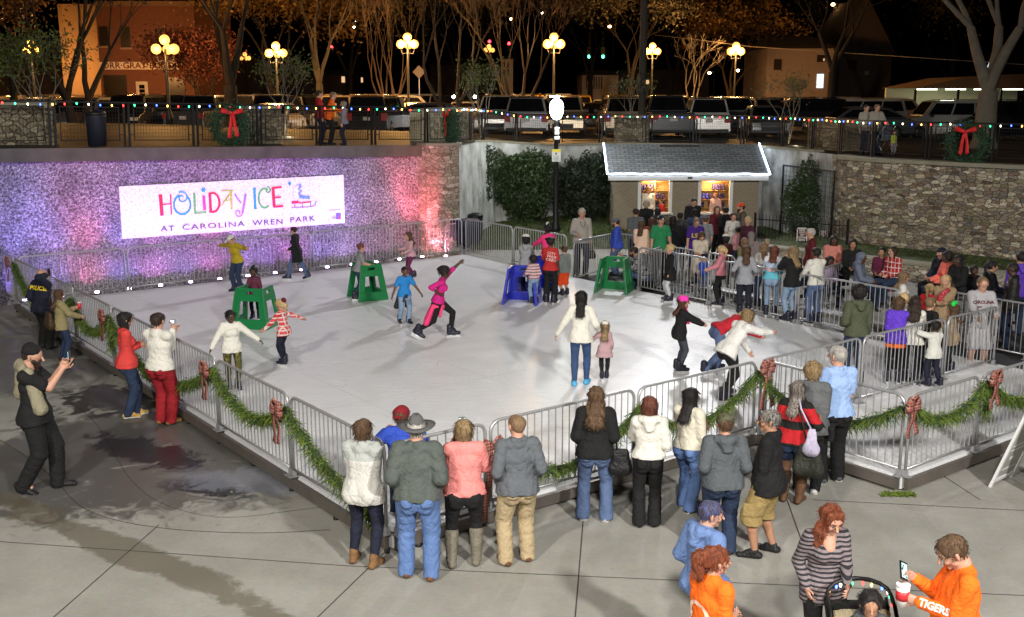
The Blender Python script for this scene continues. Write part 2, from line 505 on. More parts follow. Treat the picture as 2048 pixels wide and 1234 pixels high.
mb.prism([tuple(RK(a, b).xy) for a, b in ((12.8, -3.0), (16.5, -3.0), (16.5, 1.7), (12.8, 1.7))], .005, .02)
tag(mb.build('rubber_flooring', M_MAT), kind='structure')
def mat_stone(name, cols, scale=4.2, sx=1.0, sy=1.7, mortar=(.045, .04, .034), bright=1.0):
 m, nt, N, L, B = nm(name)
 uv = N.new('ShaderNodeUVMap')
 nz = N.new('ShaderNodeTexNoise'); nz.inputs['Scale'].default_value = 2.2; nz.inputs['Detail'].default_value = 3
 L.new(uv.outputs[0], nz.inputs['Vector'])
 mixv = N.new('ShaderNodeVectorMath'); mixv.operation = 'MULTIPLY_ADD'
 L.new(nz.outputs['Color'], mixv.inputs[0]); mixv.inputs[1].default_value = (.22, .14, 0); L.new(uv.outputs[0], mixv.inputs[2])
 mp = N.new('ShaderNodeMapping'); mp.inputs['Scale'].default_value = (sx, sy, 1)
 L.new(mixv.outputs[0], mp.inputs['Vector'])
 v1 = N.new('ShaderNodeTexVoronoi'); v1.inputs['Scale'].default_value = scale; v1.voronoi_dimensions = '2D'; v1.distance = 'CHEBYCHEV'
 v2 = N.new('ShaderNodeTexVoronoi'); v2.inputs['Scale'].default_value = scale; v2.voronoi_dimensions = '2D'; v2.feature = 'DISTANCE_TO_EDGE'
 v1.inputs['Randomness'].default_value = .9; v2.inputs['Randomness'].default_value = .9
 v1.distance = 'EUCLIDEAN'
 L.new(mp.outputs[0], v1.inputs['Vector']); L.new(mp.outputs[0], v2.inputs['Vector'])
 sep = N.new('ShaderNodeSeparateColor'); L.new(v1.outputs['Color'], sep.inputs[0])
 r = ramp(N, cols); L.new(sep.outputs[0], r.inputs[0])
 n2 = N.new('ShaderNodeTexNoise'); n2.inputs['Scale'].default_value = 14; n2.inputs['Detail'].default_value = 5; n2.inputs['Roughness'].default_value = .7
 L.new(uv.outputs[0], n2.inputs['Vector'])
 r3 = ramp(N, [(.3, (.8, .8, .8)), (.7, (2.5, 2.4, 2.25))]); L.new(n2.outputs['Fac'], r3.inputs[0])
 mu = N.new('ShaderNodeMix'); mu.data_type = 'RGBA'; mu.blend_type = 'MULTIPLY'; mu.inputs[0].default_value = 1
 L.new(r.outputs[0], mu.inputs[6]); L.new(r3.outputs[0], mu.inputs[7])
 edge = N.new('ShaderNodeMapRange'); edge.inputs[1].default_value = .0; edge.inputs[2].default_value = .06
 L.new(v2.outputs['Distance'], edge.inputs[0])
 mx = N.new('ShaderNodeMix'); mx.data_type = 'RGBA'; L.new(edge.outputs[0], mx.inputs[0])
 mx.inputs[6].default_value = (*mortar, 1); L.new(mu.outputs[2], mx.inputs[7])
 L.new(mx.outputs[2], B.inputs['Base Color']); B.inputs['Roughness'].default_value = .8
 ad = N.new('ShaderNodeMath'); ad.operation = 'MULTIPLY_ADD'; L.new(sep.outputs[1], ad.inputs[0]); ad.inputs[1].default_value = .6
 L.new(n2.outputs['Fac'], ad.inputs[2])
 h = N.new('ShaderNodeMath'); h.operation = 'MULTIPLY'; L.new(edge.outputs[0], h.inputs[0]); L.new(ad.outputs[0], h.inputs[1])
 bp = N.new('ShaderNodeBump'); bp.inputs['Strength'].default_value = 1.0; bp.inputs['Distance'].default_value = .07
 L.new(h.outputs[0], bp.inputs['Height']); L.new(bp.outputs[0], B.inputs['Normal'])
 return m
STONE_COLS = [(0.0, (.07, .05, .035)), (.14, (.24, .18, .11)), (.28, (.10, .10, .10)), (.40, (.38, .31, .20)), (.52, (.17, .10, .065)), (.64, (.16, .15, .07)), (.76, (.46, .42, .33)), (.88, (.13, .10, .10)), (1.0, (.30, .22, .16))]
STONE_COLS = [(p_, tuple(.62 * v_ + .38 * (sum(c_) / 3) * g_ for v_, g_ in zip(c_, (1.06, 1.0, .9)))) for p_, c_ in STONE_COLS]
M_STONE = mat_stone('field_stone', STONE_COLS, 6.4, .72, 1.75)
M_STONE2 = mat_stone('pale_stacked_stone', [(0, (.16, .13, .10)), (.3, (.30, .27, .22)), (.6, (.22, .19, .15)), (1, (.42, .40, .35))], 5.0, .8, 2.0)
def wall_strip(name, pts, zb, zt, mat, thick=.3, parent=None, side=1):
 """vertical wall along a polyline, outer face on the camera side, UV in metres"""
 bm = bmesh.new(); uvl = bm.loops.layers.uv.new('UVMap')
 P = [Vector((p[0], p[1])) for p in pts]; arc = [0]
 for i in range(1, len(P)): arc.append(arc[-1] + (P[i] - P[i - 1]).length)
 zbf = zb if callable(zb) else (lambda x, y: zb); ztf = zt if callable(zt) else (lambda x, y: zt)
 rows = []
 for i, p in enumerate(P):
  d = (P[min(i + 1, len(P) - 1)] - P[max(i - 1, 0)]).normalized(); n = Vector((-d.y, d.x)) * thick * side
  q = p + n
  rows.append((bm.verts.new((p.x, p.y, zbf(p.x, p.y))), bm.verts.new((p.x, p.y, ztf(p.x, p.y))),
      bm.verts.new((q.x, q.y, ztf(p.x, p.y))), bm.verts.new((q.x, q.y, zbf(p.x, p.y)))))
 for i in range(len(P) - 1):
  for k in range(4):
   a, b = rows[i], rows[i + 1]; k2 = (k + 1) % 4
   f = bm.faces.new((a[k], a[k2], b[k2], b[k]))
   offv = {0: 0, 1: 3.1, 2: 0, 3: 0}[k]
   for lp in f.loops:
    j = i if lp.vert in a else i + 1
    v = lp.vert.co
    vv = v.z if k in (0, 2) else offv + (thick if lp.vert in (a[k2], b[k2]) else 0)
    lp[uvl].uv = (arc[j], vv)
 bm.faces.new(rows[0]); bm.faces.new(rows[-1][::-1])
 bmesh.ops.recalc_face_normals(bm, faces=bm.faces)
 me = bpy.data.meshes.new(name); bm.to_mesh(me); bm.free()
 return mobj(name, me, mat, parent)
def mat_fountain():
 m, nt, N, L, B = nm('wet_pebble_wall')
 uv = N.new('ShaderNodeUVMap')
 mp = N.new('ShaderNodeMapping'); mp.inputs['Scale'].default_value = (1, 1, 1)
 L.new(uv.outputs[0], mp.inputs['Vector'])
 n1 = N.new('ShaderNodeTexNoise'); n1.inputs['Scale'].default_value = 19; n1.inputs['Detail'].default_value = 4; n1.inputs['Roughness'].default_value = .75; n1.inputs['Distortion'].default_value = .8
 L.new(mp.outputs[0], n1.inputs['Vector'])
 r = ramp(N, [(.34, (.015, .014, .014)), (.47, (.13, .125, .13)), (.60, (.55, .54, .56)), (.72, (.9, .9, .9))]); L.new(n1.outputs['Fac'], r.inputs[0])
 n2 = N.new('ShaderNodeTexNoise'); n2.inputs['Scale'].default_value = 1.3; n2.inputs['Detail'].default_value = 3
 L.new(uv.outputs[0], n2.inputs['Vector'])
 r2 = ramp(N, [(.3, (.55, .55, .55)), (.7, (1.1, 1.1, 1.1))]); L.new(n2.outputs['Fac'], r2.inputs[0])
 mu = N.new('ShaderNodeMix'); mu.data_type = 'RGBA'; mu.blend_type = 'MULTIPLY'; mu.inputs[0].default_value = 1
 L.new(r.outputs[0], mu.inputs[6]); L.new(r2.outputs[0], mu.inputs[7]); L.new(mu.outputs[2], B.inputs['Base Color'])
 B.inputs['Roughness'].default_value = .35
 bp = N.new('ShaderNodeBump'); bp.inputs['Strength'].default_value = .9; bp.inputs['Distance'].default_value = .04
 L.new(n1.outputs['Fac'], bp.inputs['Height']); L.new(bp.outputs[0], B.inputs['Normal'])
 return m
M_FOUNT = mat_fountain()
TW = 17.9
ztf = lambda x, y: zd(x, y)
fw = wall_strip('fountain_wall', [RK(s, TW) for s in np.linspace(-.3, 11.75, 25)], 0, lambda x, y: zd(x, y) - .32, M_FOUNT, .4)
tag(fw, 'rough pebbled water wall lit violet and pink below the concrete lip', 'fountain wall')
M_LIP = simple('weathered_lip_concrete', (.10, .095, .07), .8, 0, .6, 12, .55, 2.2)
lp = wall_strip('wall_coping', [RK(s, TW - .28) for s in np.linspace(-.3, 11.72, 25)], lambda x, y: zd(x, y) - .32, lambda x, y: zd(x, y) + .004, M_LIP, .9)
tag(lp, 'long stained concrete overflow lip along the top of the violet water wall', 'coping')
pr = wall_strip('stone_pier', [RK(*p) for p in ((11.74, 17.9), (11.76, 17.42), (12.15, 17.38), (12.55, 17.38), (12.92, 17.42), (13.2, 17.8), (13.32, 18.3), (13.36, 19.4))], 0, zd, M_STONE2, .5)
tag(pr, 'stacked stone pier lit pink and red at the right end of the water wall', 'stone pier')
cp = wall_strip('pier_cap', [RK(*p) for p in ((11.7, 17.36), (12.15, 17.32), (12.57, 17.32), (12.97, 17.36), (13.27, 17.76), (13.4, 18.3), (13.44, 19.4))], lambda x, y: zd(x, y) + .002, lambda x, y: zd(x, y) + .08, simple('cap_stone', (.30, .28, .22), .8, 0, .4, 20), .6, pr)
pr2 = wall_strip('stone_pier', [RK(*p) for p in ((-7, 17.38), (-3, 17.38), (-.34, 17.38), (-.31, 17.9))], 0, zd, M_STONE2, .45)
tag(pr2, 'stacked stone pier at the far left end of the water wall', 'stone pier')
FRONT = [tuple(RK(-16, TW + .1).xy)] + [tuple(RK(s, TW + .1).xy) for s in np.linspace(-8, 13.2, 12)] + \
  [(-1.2, 36.4), (-.6, 38.6), (1.5, 40.0), (4, 41), (6.5, 40.4), (9.0, 38.9), (10.1, 36), (10.6, 33.6), (11.3, 32.4), (12.4, 31.3), (14.3, 29.4), (18, 26), (26, 20), (40, 12)]
def mat_lot():
 m, nt, N, L, B = nm('lot_paving')
 geo = N.new('ShaderNodeNewGeometry')
 n = N.new('ShaderNodeTexNoise'); n.inputs['Scale'].default_value = .9; n.inputs['Detail'].default_value = 6
 L.new(geo.outputs['Position'], n.inputs['Vector'])
 r = ramp(N, [(.3, (.009, .0065, .005)), (.7, (.020, .0135, .010))]); L.new(n.outputs['Fac'], r.inputs[0])
 L.new(r.outputs[0], B.inputs['Base Color']); B.inputs['Roughness'].default_value = .65
 n2 = N.new('ShaderNodeTexNoise'); n2.inputs['Scale'].default_value = 30; L.new(geo.outputs['Position'], n2.inputs['Vector'])
 bp = N.new('ShaderNodeBump'); bp.inputs['Strength'].default_value = .3; bp.inputs['Distance'].default_value = .02
 L.new(n2.outputs['Fac'], bp.inputs['Height']); L.new(bp.outputs[0], B.inputs['Normal'])
 return m
M_LOT = mat_lot()
vs = []; fs = []
adv = [0, .5, 1, 2, 3.5, 5, 7, 9, 12, 16, 24, 60, 400]
for (x, y) in FRONT:
 for a in adv:
  k = 1 + a * .004
  X = x * (1 + a * .02); Y = y + a
  vs.append((X, Y, zd(X, Y)))
nA = len(adv)
for i in range(len(FRONT) - 1):
 for j in range(nA - 1):
  fs.append((i * nA + j, (i + 1) * nA + j, (i + 1) * nA + j + 1, i * nA + j + 1))
mb = MB(); mb.add(vs, fs)
tag(mb.build('parking_lot_ground', M_LOT), kind='structure')
def mat_white_wall():
 m, nt, N, L, B = nm('stained_white_wall')
 uv = N.new('ShaderNodeUVMap')
 mp = N.new('ShaderNodeMapping'); mp.inputs['Scale'].default_value = (1.1, .6, 1); L.new(uv.outputs[0], mp.inputs['Vector'])
 n = N.new('ShaderNodeTexNoise'); n.inputs['Scale'].default_value = 1.6; n.inputs['Detail'].default_value = 8; n.inputs['Roughness'].default_value = .65
 L.new(mp.outputs[0], n.inputs['Vector'])
 r = ramp(N, [(.3, (.17, .165, .14)), (.55, (.54, .55, .55)), (.75, (.70, .71, .72))]); L.new(n.outputs['Fac'], r.inputs[0])
 L.new(r.outputs[0], B.inputs['Base Color']); B.inputs['Roughness'].default_value = .8
 return m
M_WW = mat_white_wall()
ww = wall_strip('retaining_wall', [(-1.75, 34.5), (-1.2, 36.3), (-.6, 38.5), (1.5, 39.9), (4, 40.9), (6.5, 40.3), (9.0, 38.8), (10.1, 35.9), (10.5, 33.9)], 0, zd, M_WW, .3)
tag(ww, 'white painted retaining wall with water stains behind the rental hut', 'retaining wall')
CURVE = [(10.25, 34.6), (10.3, 33.7), (10.65, 32.9), (11.3, 32.1), (12.4, 31.0), (14.3, 29.1), (16, 27.6), (18, 25.7), (22, 22.6), (26, 19.6)]
sw = wall_strip('curved_stone_wall', smooth_poly(CURVE), 0, lambda x, y: zd(x, y) - .1, M_STONE, .4)
tag(sw, 'tall curved field stone wall behind the seated crowd', 'stone wall')
M_CAP = simple('ledge_stone', (.27, .25, .19), .8, 0, .5, 14, .3, 3)
cap_pts = smooth_poly([(x - .06 * 1, y - .08) for x, y in CURVE])
wall_strip('coping', cap_pts, lambda x, y: zd(x, y) - .098, lambda x, y: zd(x, y) + .012, M_CAP, .55, sw)
wall_strip('coping', [(-1.22, 36.2), (-.65, 38.42), (1.5, 39.82), (4, 40.82), (6.5, 40.22), (8.95, 38.72), (10.0, 35.9)], lambda x, y: zd(x, y) + .002, lambda x, y: zd(x, y) + .08, M_CAP, .4, ww)
LEDGE = [(7.2, 32.6), (8.6, 31.2), (10.2, 29.7), (12.0, 27.9), (14.0, 26.0), (17.0, 23.6), (20, 21.5)]
le = wall_strip('seat_ledge', smooth_poly(LEDGE), 0, .42, M_STONE2, .45)
tag(le, 'low curved stone seat ledge in front of the tall stone wall', 'stone ledge')
wall_strip('coping', smooth_poly([(x - .04, y - .05) for x, y in LEDGE]), .422, .49, M_CAP, .5, le)
def mat_grass():
 m, nt, N, L, B = nm('night_lawn')
 geo = N.new('ShaderNodeNewGeometry')
 n = N.new('ShaderNodeTexNoise'); n.inputs['Scale'].default_value = 2.5; n.inputs['Detail'].default_value = 8; n.inputs['Roughness'].default_value = .75
 L.new(geo.outputs['Position'], n.inputs['Vector'])
 r = ramp(N, [(.35, (.035, .028, .015)), (.5, (.05, .07, .02)), (.7, (.10, .13, .035))]); L.new(n.outputs['Fac'], r.inputs[0])
 L.new(r.outputs[0], B.inputs['Base Color']); B.inputs['Roughness'].default_value = .9
 return m
M_GRASS = mat_grass()
gb = MB()
L2 = smooth_poly([(x + .3, y + .3) for x, y in LEDGE]); C2 = [(9.9, 36.5), (10.2, 34.2), (10.6, 33.2), (11.3, 32.3), (12.4, 31.2), (14.3, 29.3), (18, 26), (24, 21.5)]
n = 24
def along(P, k):
 P = [Vector(p[:2]) for p in P]; ls = [(b - a).length for a, b in zip(P, P[1:])]; T = sum(ls) * k
 for a, b, l in zip(P, P[1:], ls):
  if T <= l or b is P[-1]: return a + (b - a) * min(1, T / l)
  T -= l
row = []
for i in range(n + 1):
 a = along(L2, i / n); b = along(C2, i / n)
 row.append([(a.x, a.y, .40), ((a.x + b.x) / 2, (a.y + b.y) / 2, .42 + .06 * math.sin(i)), (b.x, b.y, .5)])
for i in range(n):
 for j in range(2): gb.quad(row[i][j], row[i + 1][j], row[i + 1][j + 1], row[i][j + 1])
bank = []
for i in range(13):
 x = -1.9 + i * .5
 yb = 36.0 + .25 * i if i < 9 else 38.2
 bank.append([(x + .6, 34.6 + .02 * i, .01), (x + .3, 36.0 + .05 * i, .22 + .06 * math.sin(i * 1.7)), (x, 38.5 + .2 * i, .5), (x, 41.5, .6)])
for i in range(12):
 for j in range(3): gb.quad(bank[i][j], bank[i + 1][j], bank[i + 1][j + 1], bank[i][j + 1])
gb.quad((8.9, 34.3, .01), (10.4, 34.3, .3), (10.4, 38.5, .3), (8.6, 38.5, .3))
tag(gb.build('lawn', M_GRASS), kind='structure')
pts = []
for _ in range(7000):
 i = random.randint(0, 11); u = random.random(); j = random.choice((0, 1, 1))
 a = Vector(bank[i][j]); b = Vector(bank[i + 1][j]); c2 = Vector(bank[i][j + 1])
 pts.append(a + (b - a) * u + (c2 - a) * random.random() + Vector((0, 0, .02)))
for _ in range(6000):
 i = random.randint(0, n - 1); j = random.randint(0, 1)
 a = Vector(row[i][j]); b = Vector(row[i + 1][j]); c2 = Vector(row[i][j + 1])
 pts.append(a + (b - a) * random.random() + (c2 - a) * random.random() + Vector((0, 0, .02)))
me = leaf_mesh('grass', pts, .05, rng, .25)
tag(mobj('grass', me, simple('grass_blades', (.085, .12, .03), .8, 0, 0, 60, .5, 1.5)), 'tufts of night lit lawn grass on the bank and behind the seat ledge', 'grass', kind='stuff')
# ============================================================ barriers, garlands, sign, deck fence, lamps
M_GALV = simple('galvanised_steel', (.47, .47, .48), .36, .55, 0, 60, .12, 9)
BARR = {}
def make_barrier(L, H=1.08):
 r = .021; cr = .13
 fm = MB()
 path = [(0.04, 0, 0), (0.04, 0, H - cr)]
 for k in range(1, 6):
  a = PI / 2 * k / 5; path.append((.04 + cr - cr * math.cos(a), 0, H - cr + cr * math.sin(a)))
 for k in range(0, 6):
  a = PI / 2 * k / 5; path.append((L - .04 - cr + cr * math.sin(a), 0, H - cr + cr * math.cos(a)))
 path += [(L - .04, 0, 0)]
 fm.tube(path, r, 8)
 fm.tube([(0.04, 0, .10), (L - .04, 0, .10)], .017, 6)
 bm_ = MB(); n = int(round((L - .1) / .112));
 for i in range(1, n):
  x = .04 + (L - .08) * i / n
  bm_.tube([(x, 0, .10), (x, 0, H - .01 if cr < x < L - cr else H - .07)], .0085, 5, cap=False)
 fe_ = []
 for x in (.04, L - .04): ft = MB(); ft.box((x, 0, .006), (.09, .16, .012)); ft.box((x, 0, .05), (.055, .055, .08)); fe_.append(ft.mesh('foot'))
 return fm.mesh('frame'), bm_.mesh('bars'), *fe_
def barrier(p0, p1, label, group, name='barrier'):
 p0 = Vector(p0); p1 = Vector(p1); d = p1 - p0; L = round(d.length, 2)
 key = L
 if key not in BARR:
  BARR[key] = make_barrier(L)
  for m_ in BARR[key]: m_.materials.append(M_GALV)
 e = empty(name, p0, math.atan2(d.y, d.x), label, 'barrier', group)
 for nm_, me in zip(('frame', 'bars', 'foot', 'foot'), BARR[key]):
  o = bpy.data.objects.new(nm_, me); COL.objects.link(o); o.parent = e
 return e
bars_G = 'steel barriers round the ice rink'
left_lab = ['steel barrier of the left rink edge, nearest the front corner', 'steel barrier of the left rink edge with the garland bow at its near end', 'left edge steel barrier between the second and third garland bows',
   'left edge steel barrier beside the man in red trousers', 'left edge steel barrier behind the woman in the red sweater', 'left edge steel barrier beside the woman holding a red cup', 'left edge steel barrier by the far left rink corner']
for k in range(7): barrier(RK(-.05, k * 2.4, ICE), RK(-.05, (k + 1) * 2.4, ICE), left_lab[k], bars_G)
barrier(RK(-.05, 16.85, ICE), RK(-.05, 19.0, ICE), 'steel barrier running on to the left past the far left rink corner', bars_G)
barrier(RK(0, -.05, ICE), RK(1.3, -.05, ICE), 'short steel barrier at the front corner behind the pink sweater', bars_G)
barrier(RK(1.3, -.05, ICE), RK(3.7, -.05, ICE), 'front steel barrier beside the bald man in khakis', bars_G)
barrier(RK(3.7, -.05, ICE), RK(6.1, -.05, ICE), 'front steel barrier behind the women in white tops', bars_G)
barrier(RK(6.15, -.05, ICE), RK(8.6, -.05, ICE), 'inner steel barrier behind the man in the light blue polo', bars_G)
barrier(RK(8.6, -.05, ICE), RK(11.0, -.05, ICE), 'inner steel barrier that the white coated child leans on', bars_G)
barrier(RK(11.0, -.05, ICE), RK(12.7, -.05, ICE), 'inner steel barrier at the far end of the side ramp', bars_G)
barrier(RK(6.2, -2.4, ICE), RK(6.2, -.1, ICE), 'steel barrier across the near end of the side ramp with a garland', bars_G)
barrier(RK(6.2, -2.42, ICE), RK(7.9, -2.42, ICE), 'outer ramp steel barrier with two plaid bows', bars_G)
barrier(RK(7.9, -2.42, ICE), RK(10.3, -2.42, ICE), 'outer ramp steel barrier behind the white folding sign', bars_G)
barrier(RK(10.3, -2.42, ICE), RK(12.7, -2.42, ICE), 'outer ramp steel barrier at the right edge of the picture', bars_G)
for k in range(5):
 a = k * 2.53; barrier(RK(a, RT + .05, ICE), RK(a + 2.53, RT + .05, ICE), 'rear steel barrier in front of the water wall, number %s from the left corner' % ('one', 'two', 'three', 'four', 'five')[k], bars_G)
back = [(16.8, 14.4, 'steel barrier leaving the far rink corner to the right'), (14.4, 12.0, 'back steel barrier behind the girl in the hot pink hoodie'), (9.3, 6.9, 'back steel barrier behind the girl in the black dress'), (6.9, 4.4, 'back steel barrier that the row of girls on skates leans on'), (4.4, 1.9, 'back steel barrier in front of the aluminium bench')]
for a, b, l in back: barrier(RK(RS + .05, a, ICE), RK(RS + .05, b, ICE), l, bars_G)
G2 = 'steel barriers of the queue lanes'
barrier(RK(RS + .1, 9.3, .02), RK(RS + 1.5, 9.9, .02), 'steel barrier turned outward at the rink gate', G2)
barrier(RK(14.3, 9.9, .02), RK(14.3, 7.5, .02), 'queue lane barrier in front of the green T-shirt man', G2)
barrier(RK(14.3, 7.5, .02), RK(14.3, 5.2, .02), 'queue lane barrier behind the pink sweater girl', G2)
barrier(RK(14.0, 5.0, .02), RK(16.2, 5.6, .02), 'queue lane barrier running back towards the hut', G2)
barrier(RK(12.9, 12.0, .02), RK(14.9, 12.6, .02), 'short barrier behind the man in the beige shirt', G2)
barrier(RK(15.0, 12.7, .02), RK(15.2, 10.6, .02), 'queue barrier behind the bearded man in blue', G2)
barrier(RK(13.6, -.2, .02), RK(13.6, -2.6, .02), 'right exit lane barrier nearest the grey sweatshirt teenager', G2)
barrier(RK(13.6, -2.6, .02), RK(13.6, -5.0, .02), 'right exit lane barrier at the picture edge', G2)
barrier(RK(14.2, 2.0, .02), RK(14.2, .1, .02), 'short exit lane barrier behind the green bow girl', G2)
barrier(RK(12.2, 17.2, .02), RK(13.1, 17.3, .02), 'spare steel barrier stacked by the stone pier', G2)
M_FIR = simple('cedar_green', (.115, .165, .025), .75, 0, 0, 60, .55, 7, .2)
M_FIR2 = simple('cedar_bluegreen', (.025, .07, .045), .75, 0, 0, 60, .4, 7, .2)
M_WIRE = simple('garland_core', (.03, .05, .015), .8)
def sag(a, b, drop, n=26):
 a = Vector(a); b = Vector(b); out = []
 for i in range(n + 1):
  t = i / n; p = a.lerp(b, t); p.z -= drop * 4 * t * (1 - t); out.append(p)
 return out
def garland(paths, label):
 e = empty('garland', paths[0][0], 0, label, 'garland', 'cedar garlands on the barriers'); o0 = Vector(paths[0][0])
 mb = MB()
 for p in paths: mb.tube([q - o0 for q in p], .03, 6)
 mb.build('stem', M_WIRE, e)
 V = []; Fq = []; V2 = []; F2 = []
 for p in paths:
  for i in range(len(p) - 1):
   seg = (p[i + 1] - p[i]); L = seg.length; dr = seg.normalized()
   for k in range(int(L * 950)):
    q = p[i] + seg * random.random() - o0 + Vector((random.gauss(0, .022), random.gauss(0, .022), random.gauss(0, .03)))
    a = Vector((random.gauss(0, 1), random.gauss(0, 1), random.gauss(-.55, .7)))
    a = (a + dr * random.choice((-1, 1)) * .8).normalized()
    ln = random.uniform(.05, .16) * (1.3 if a.z < -.3 else .75)
    w = a.cross(Vector((random.gauss(0, 1), random.gauss(0, 1), random.gauss(0, 1)))).normalized() * random.uniform(.0035, .008)
    tip = q + a * ln; mid = q + a * ln * .55
    tgt = (V, Fq) if random.random() < .82 else (V2, F2)
    o = len(tgt[0])
    tgt[0].extend([tuple(q), tuple(mid + w), tuple(tip + Vector((0, 0, -.02))), tuple(mid - w)])
    tgt[1].append((o, o + 1, o + 2, o + 3))
 mobj('foliage', np_mesh('foliage', V, Fq, False), M_FIR, e)
 mobj('foliage', np_mesh('foliage', V2, F2, False), M_FIR2, e)
 return e
TOP = ICE + 1.08
def LP(t, z): return RK(-.12, t, z)
def FP(s, z): return RK(s, -.12, z)
garland([sag(LP(16.6, 1.2), LP(12.0, 1.05), .62)], 'garland sagging from the far left corner behind the officer')
garland([sag(LP(12.0, 1.05), LP(9.6, 1.1), .42), sag(LP(9.6, 1.1), LP(9.5, .55), .0, 6)], 'garland between the cup woman and the second bow')
garland([sag(LP(9.6, 1.1), LP(4.8, 1.12), .62)], 'garland passing behind the two watchers in red and white')
garland([sag(LP(4.8, 1.15), LP(2.4, 1.12), .38)], 'garland between the two nearest bows on the left edge')
garland([sag(LP(2.4, 1.12), LP(.1, .35), .12)], 'garland hanging down towards the front corner of the rink')
garland([sag(FP(1.3, 1.0), FP(3.7, 1.05), .52)], 'garland beside the bald man along the front edge')
garland([sag(FP(3.7, 1.0), FP(6.05, 1.15), .45), sag(FP(3.7, 1.05), FP(3.72, .5), 0, 6)], 'garland behind the women in white along the front edge')
def DPt(t, z): return RK(6.08, t, z)
garland([sag(DPt(-.1, 1.1), DPt(-2.4, 1.15), .42)], 'garland across the end of the ramp beside the light blue polo')
garland([sag(RK(6.2, -2.52, 1.15), RK(7.9, -2.52, 1.2), .28)], 'short garland between the two right plaid bows')
garland([sag(RK(7.9, -2.52, 1.2), RK(10.6, -2.52, 1.2), .45), sag(RK(7.9, -2.52, 1.15), RK(7.92, -2.52, .75), 0, 5)], 'garland running off to the right behind the folding sign')
tw = leaf_mesh('twig', [U(1795 + random.uniform(-32, 36), 987 + random.uniform(-3, 5), .02) for _ in range(260)], .045, rng, .22)
tag(mobj('fallen_sprig', tw, M_FIR), 'green cedar sprig fallen on the concrete below the ramp corner', 'sprig')
def plaid(name, base, line, sx=28, w=.82, base2=None):
 if name in MATS: return MATS[name]
 m, nt, N, L, B = nm(name)
 tc = N.new('ShaderNodeTexCoord')
 sep = N.new('ShaderNodeSeparateXYZ'); L.new(tc.outputs['Object'], sep.inputs[0])
 def band(out, sc, wd):
  a = mathn(N, 'MULTIPLY', None, sc); L.new(out, a.inputs[0])
  f = mathn(N, 'FRACT'); L.new(a.outputs[0], f.inputs[0])
  g = mathn(N, 'GREATER_THAN', None, wd); L.new(f.outputs[0], g.inputs[0]); return g.outputs[0]
 s1 = mathn(N, 'ADD'); L.new(sep.outputs[0], s1.inputs[0]); L.new(sep.outputs[1], s1.inputs[1])
 h = band(s1.outputs[0], sx, w); v = band(sep.outputs[2], sx, w)
 col = None
 mx = N.new('ShaderNodeMath'); mx.operation = 'MAXIMUM'; L.new(h, mx.inputs[0]); L.new(v, mx.inputs[1])
 cm = N.new('ShaderNodeMix'); cm.data_type = 'RGBA'; L.new(mx.outputs[0], cm.inputs[0]); cm.inputs[7].default_value = (*line, 1)
 if base2:
  h2 = band(s1.outputs[0], sx * .5, .5); v2 = band(sep.outputs[2], sx * .5, .5)
  ad = mathn(N, 'ADD'); L.new(h2, ad.inputs[0]); L.new(v2, ad.inputs[1])
  hv = mathn(N, 'MULTIPLY', None, .5); L.new(ad.outputs[0], hv.inputs[0])
  b2 = N.new('ShaderNodeMix'); b2.data_type = 'RGBA'; L.new(hv.outputs[0], b2.inputs[0]); b2.inputs[6].default_value = (*base, 1); b2.inputs[7].default_value = (*base2, 1)
  L.new(b2.outputs[2], cm.inputs[6])
 else: cm.inputs[6].default_value = (*base, 1)
 L.new(cm.outputs[2], B.inputs['Base Color']); B.inputs['Roughness'].default_value = .75
 MATS[name] = m; return m
M_BOW = plaid('bow_plaid', (.17, .010, .008), (.30, .22, .17), 26, .82, (.26, .04, .03))
M_RED = simple('red_velvet', (.72, .015, .02), .55, 0, .2, 40, .1)
def ribbon_loop(mb, c, d, w, r, n=10, thick=.004):
 """a loop of ribbon starting and ending at c, bulging towards d; w is the width vector"""
 c = Vector(c); d = Vector(d).normalized(); up = Vector((0, -1, 0))
 for off in (0,):
  row = []
  for i in range(n + 1):
   a = 2 * PI * i / n
   p = c + d * (r * (1 - math.cos(a)) * .9) + up * (.035 * math.sin(a))
   ww = Vector(w) * (.35 + .65 * math.sin(a / 2))
   row.append((p - ww, p + ww))
  vs = [q for pr_ in row for q in pr_]
  mb.add(vs, [(2 * i, 2 * i + 1, 2 * i + 3, 2 * i + 2) for i in range(n)], True)
def bow(loc, rz, size, mat, label, group, tails=.5, loops=4, name='bow'):
 e = empty(name, loc, rz, label, 'bow', group)
 mb = MB(); mb.sphere((0, -.03, 0), (.035 * size, .03 * size, .04 * size), 8, 6); mb.build('knot', mat, e)
 angs = (18, 162) if loops == 2 else (35, 145, -15, 195, 90)[:loops]
 lm = MB()
 for a in angs:
  a = rad(a); d = Vector((math.cos(a), 0, math.sin(a))); w = Vector((-math.sin(a), 0, math.cos(a))) * .06 * size
  ribbon_loop(lm, (0, -.04, 0), d, w, .085 * size if loops > 2 else .16 * size)
 o = lm.build('loops', mat, e); s = o.modifiers.new('s', 'SOLIDIFY'); s.thickness = .003
 for k in (-1, 1):
  tm = MB(); rows = []
  for i in range(9):
   t = i / 8; p = Vector((k * (.02 + .30 * tails * t * size * .5), -.05 - .015 * math.sin(t * 7 + k), -t * tails * size)); w = (.032 + .014 * t) * size
   rows.append((p + Vector((-w, 0, 0)), p + Vector((w, 0, k * .03 * t))))
  tm.add([q for r_ in rows for q in r_], [(2 * i, 2 * i + 1, 2 * i + 3, 2 * i + 2) for i in range(8)], True)
  o = tm.build('tail', mat, e); s = o.modifiers.new('s', 'SOLIDIFY'); s.thickness = .003
 return e
BG = 'plaid bows tied on the garlands'
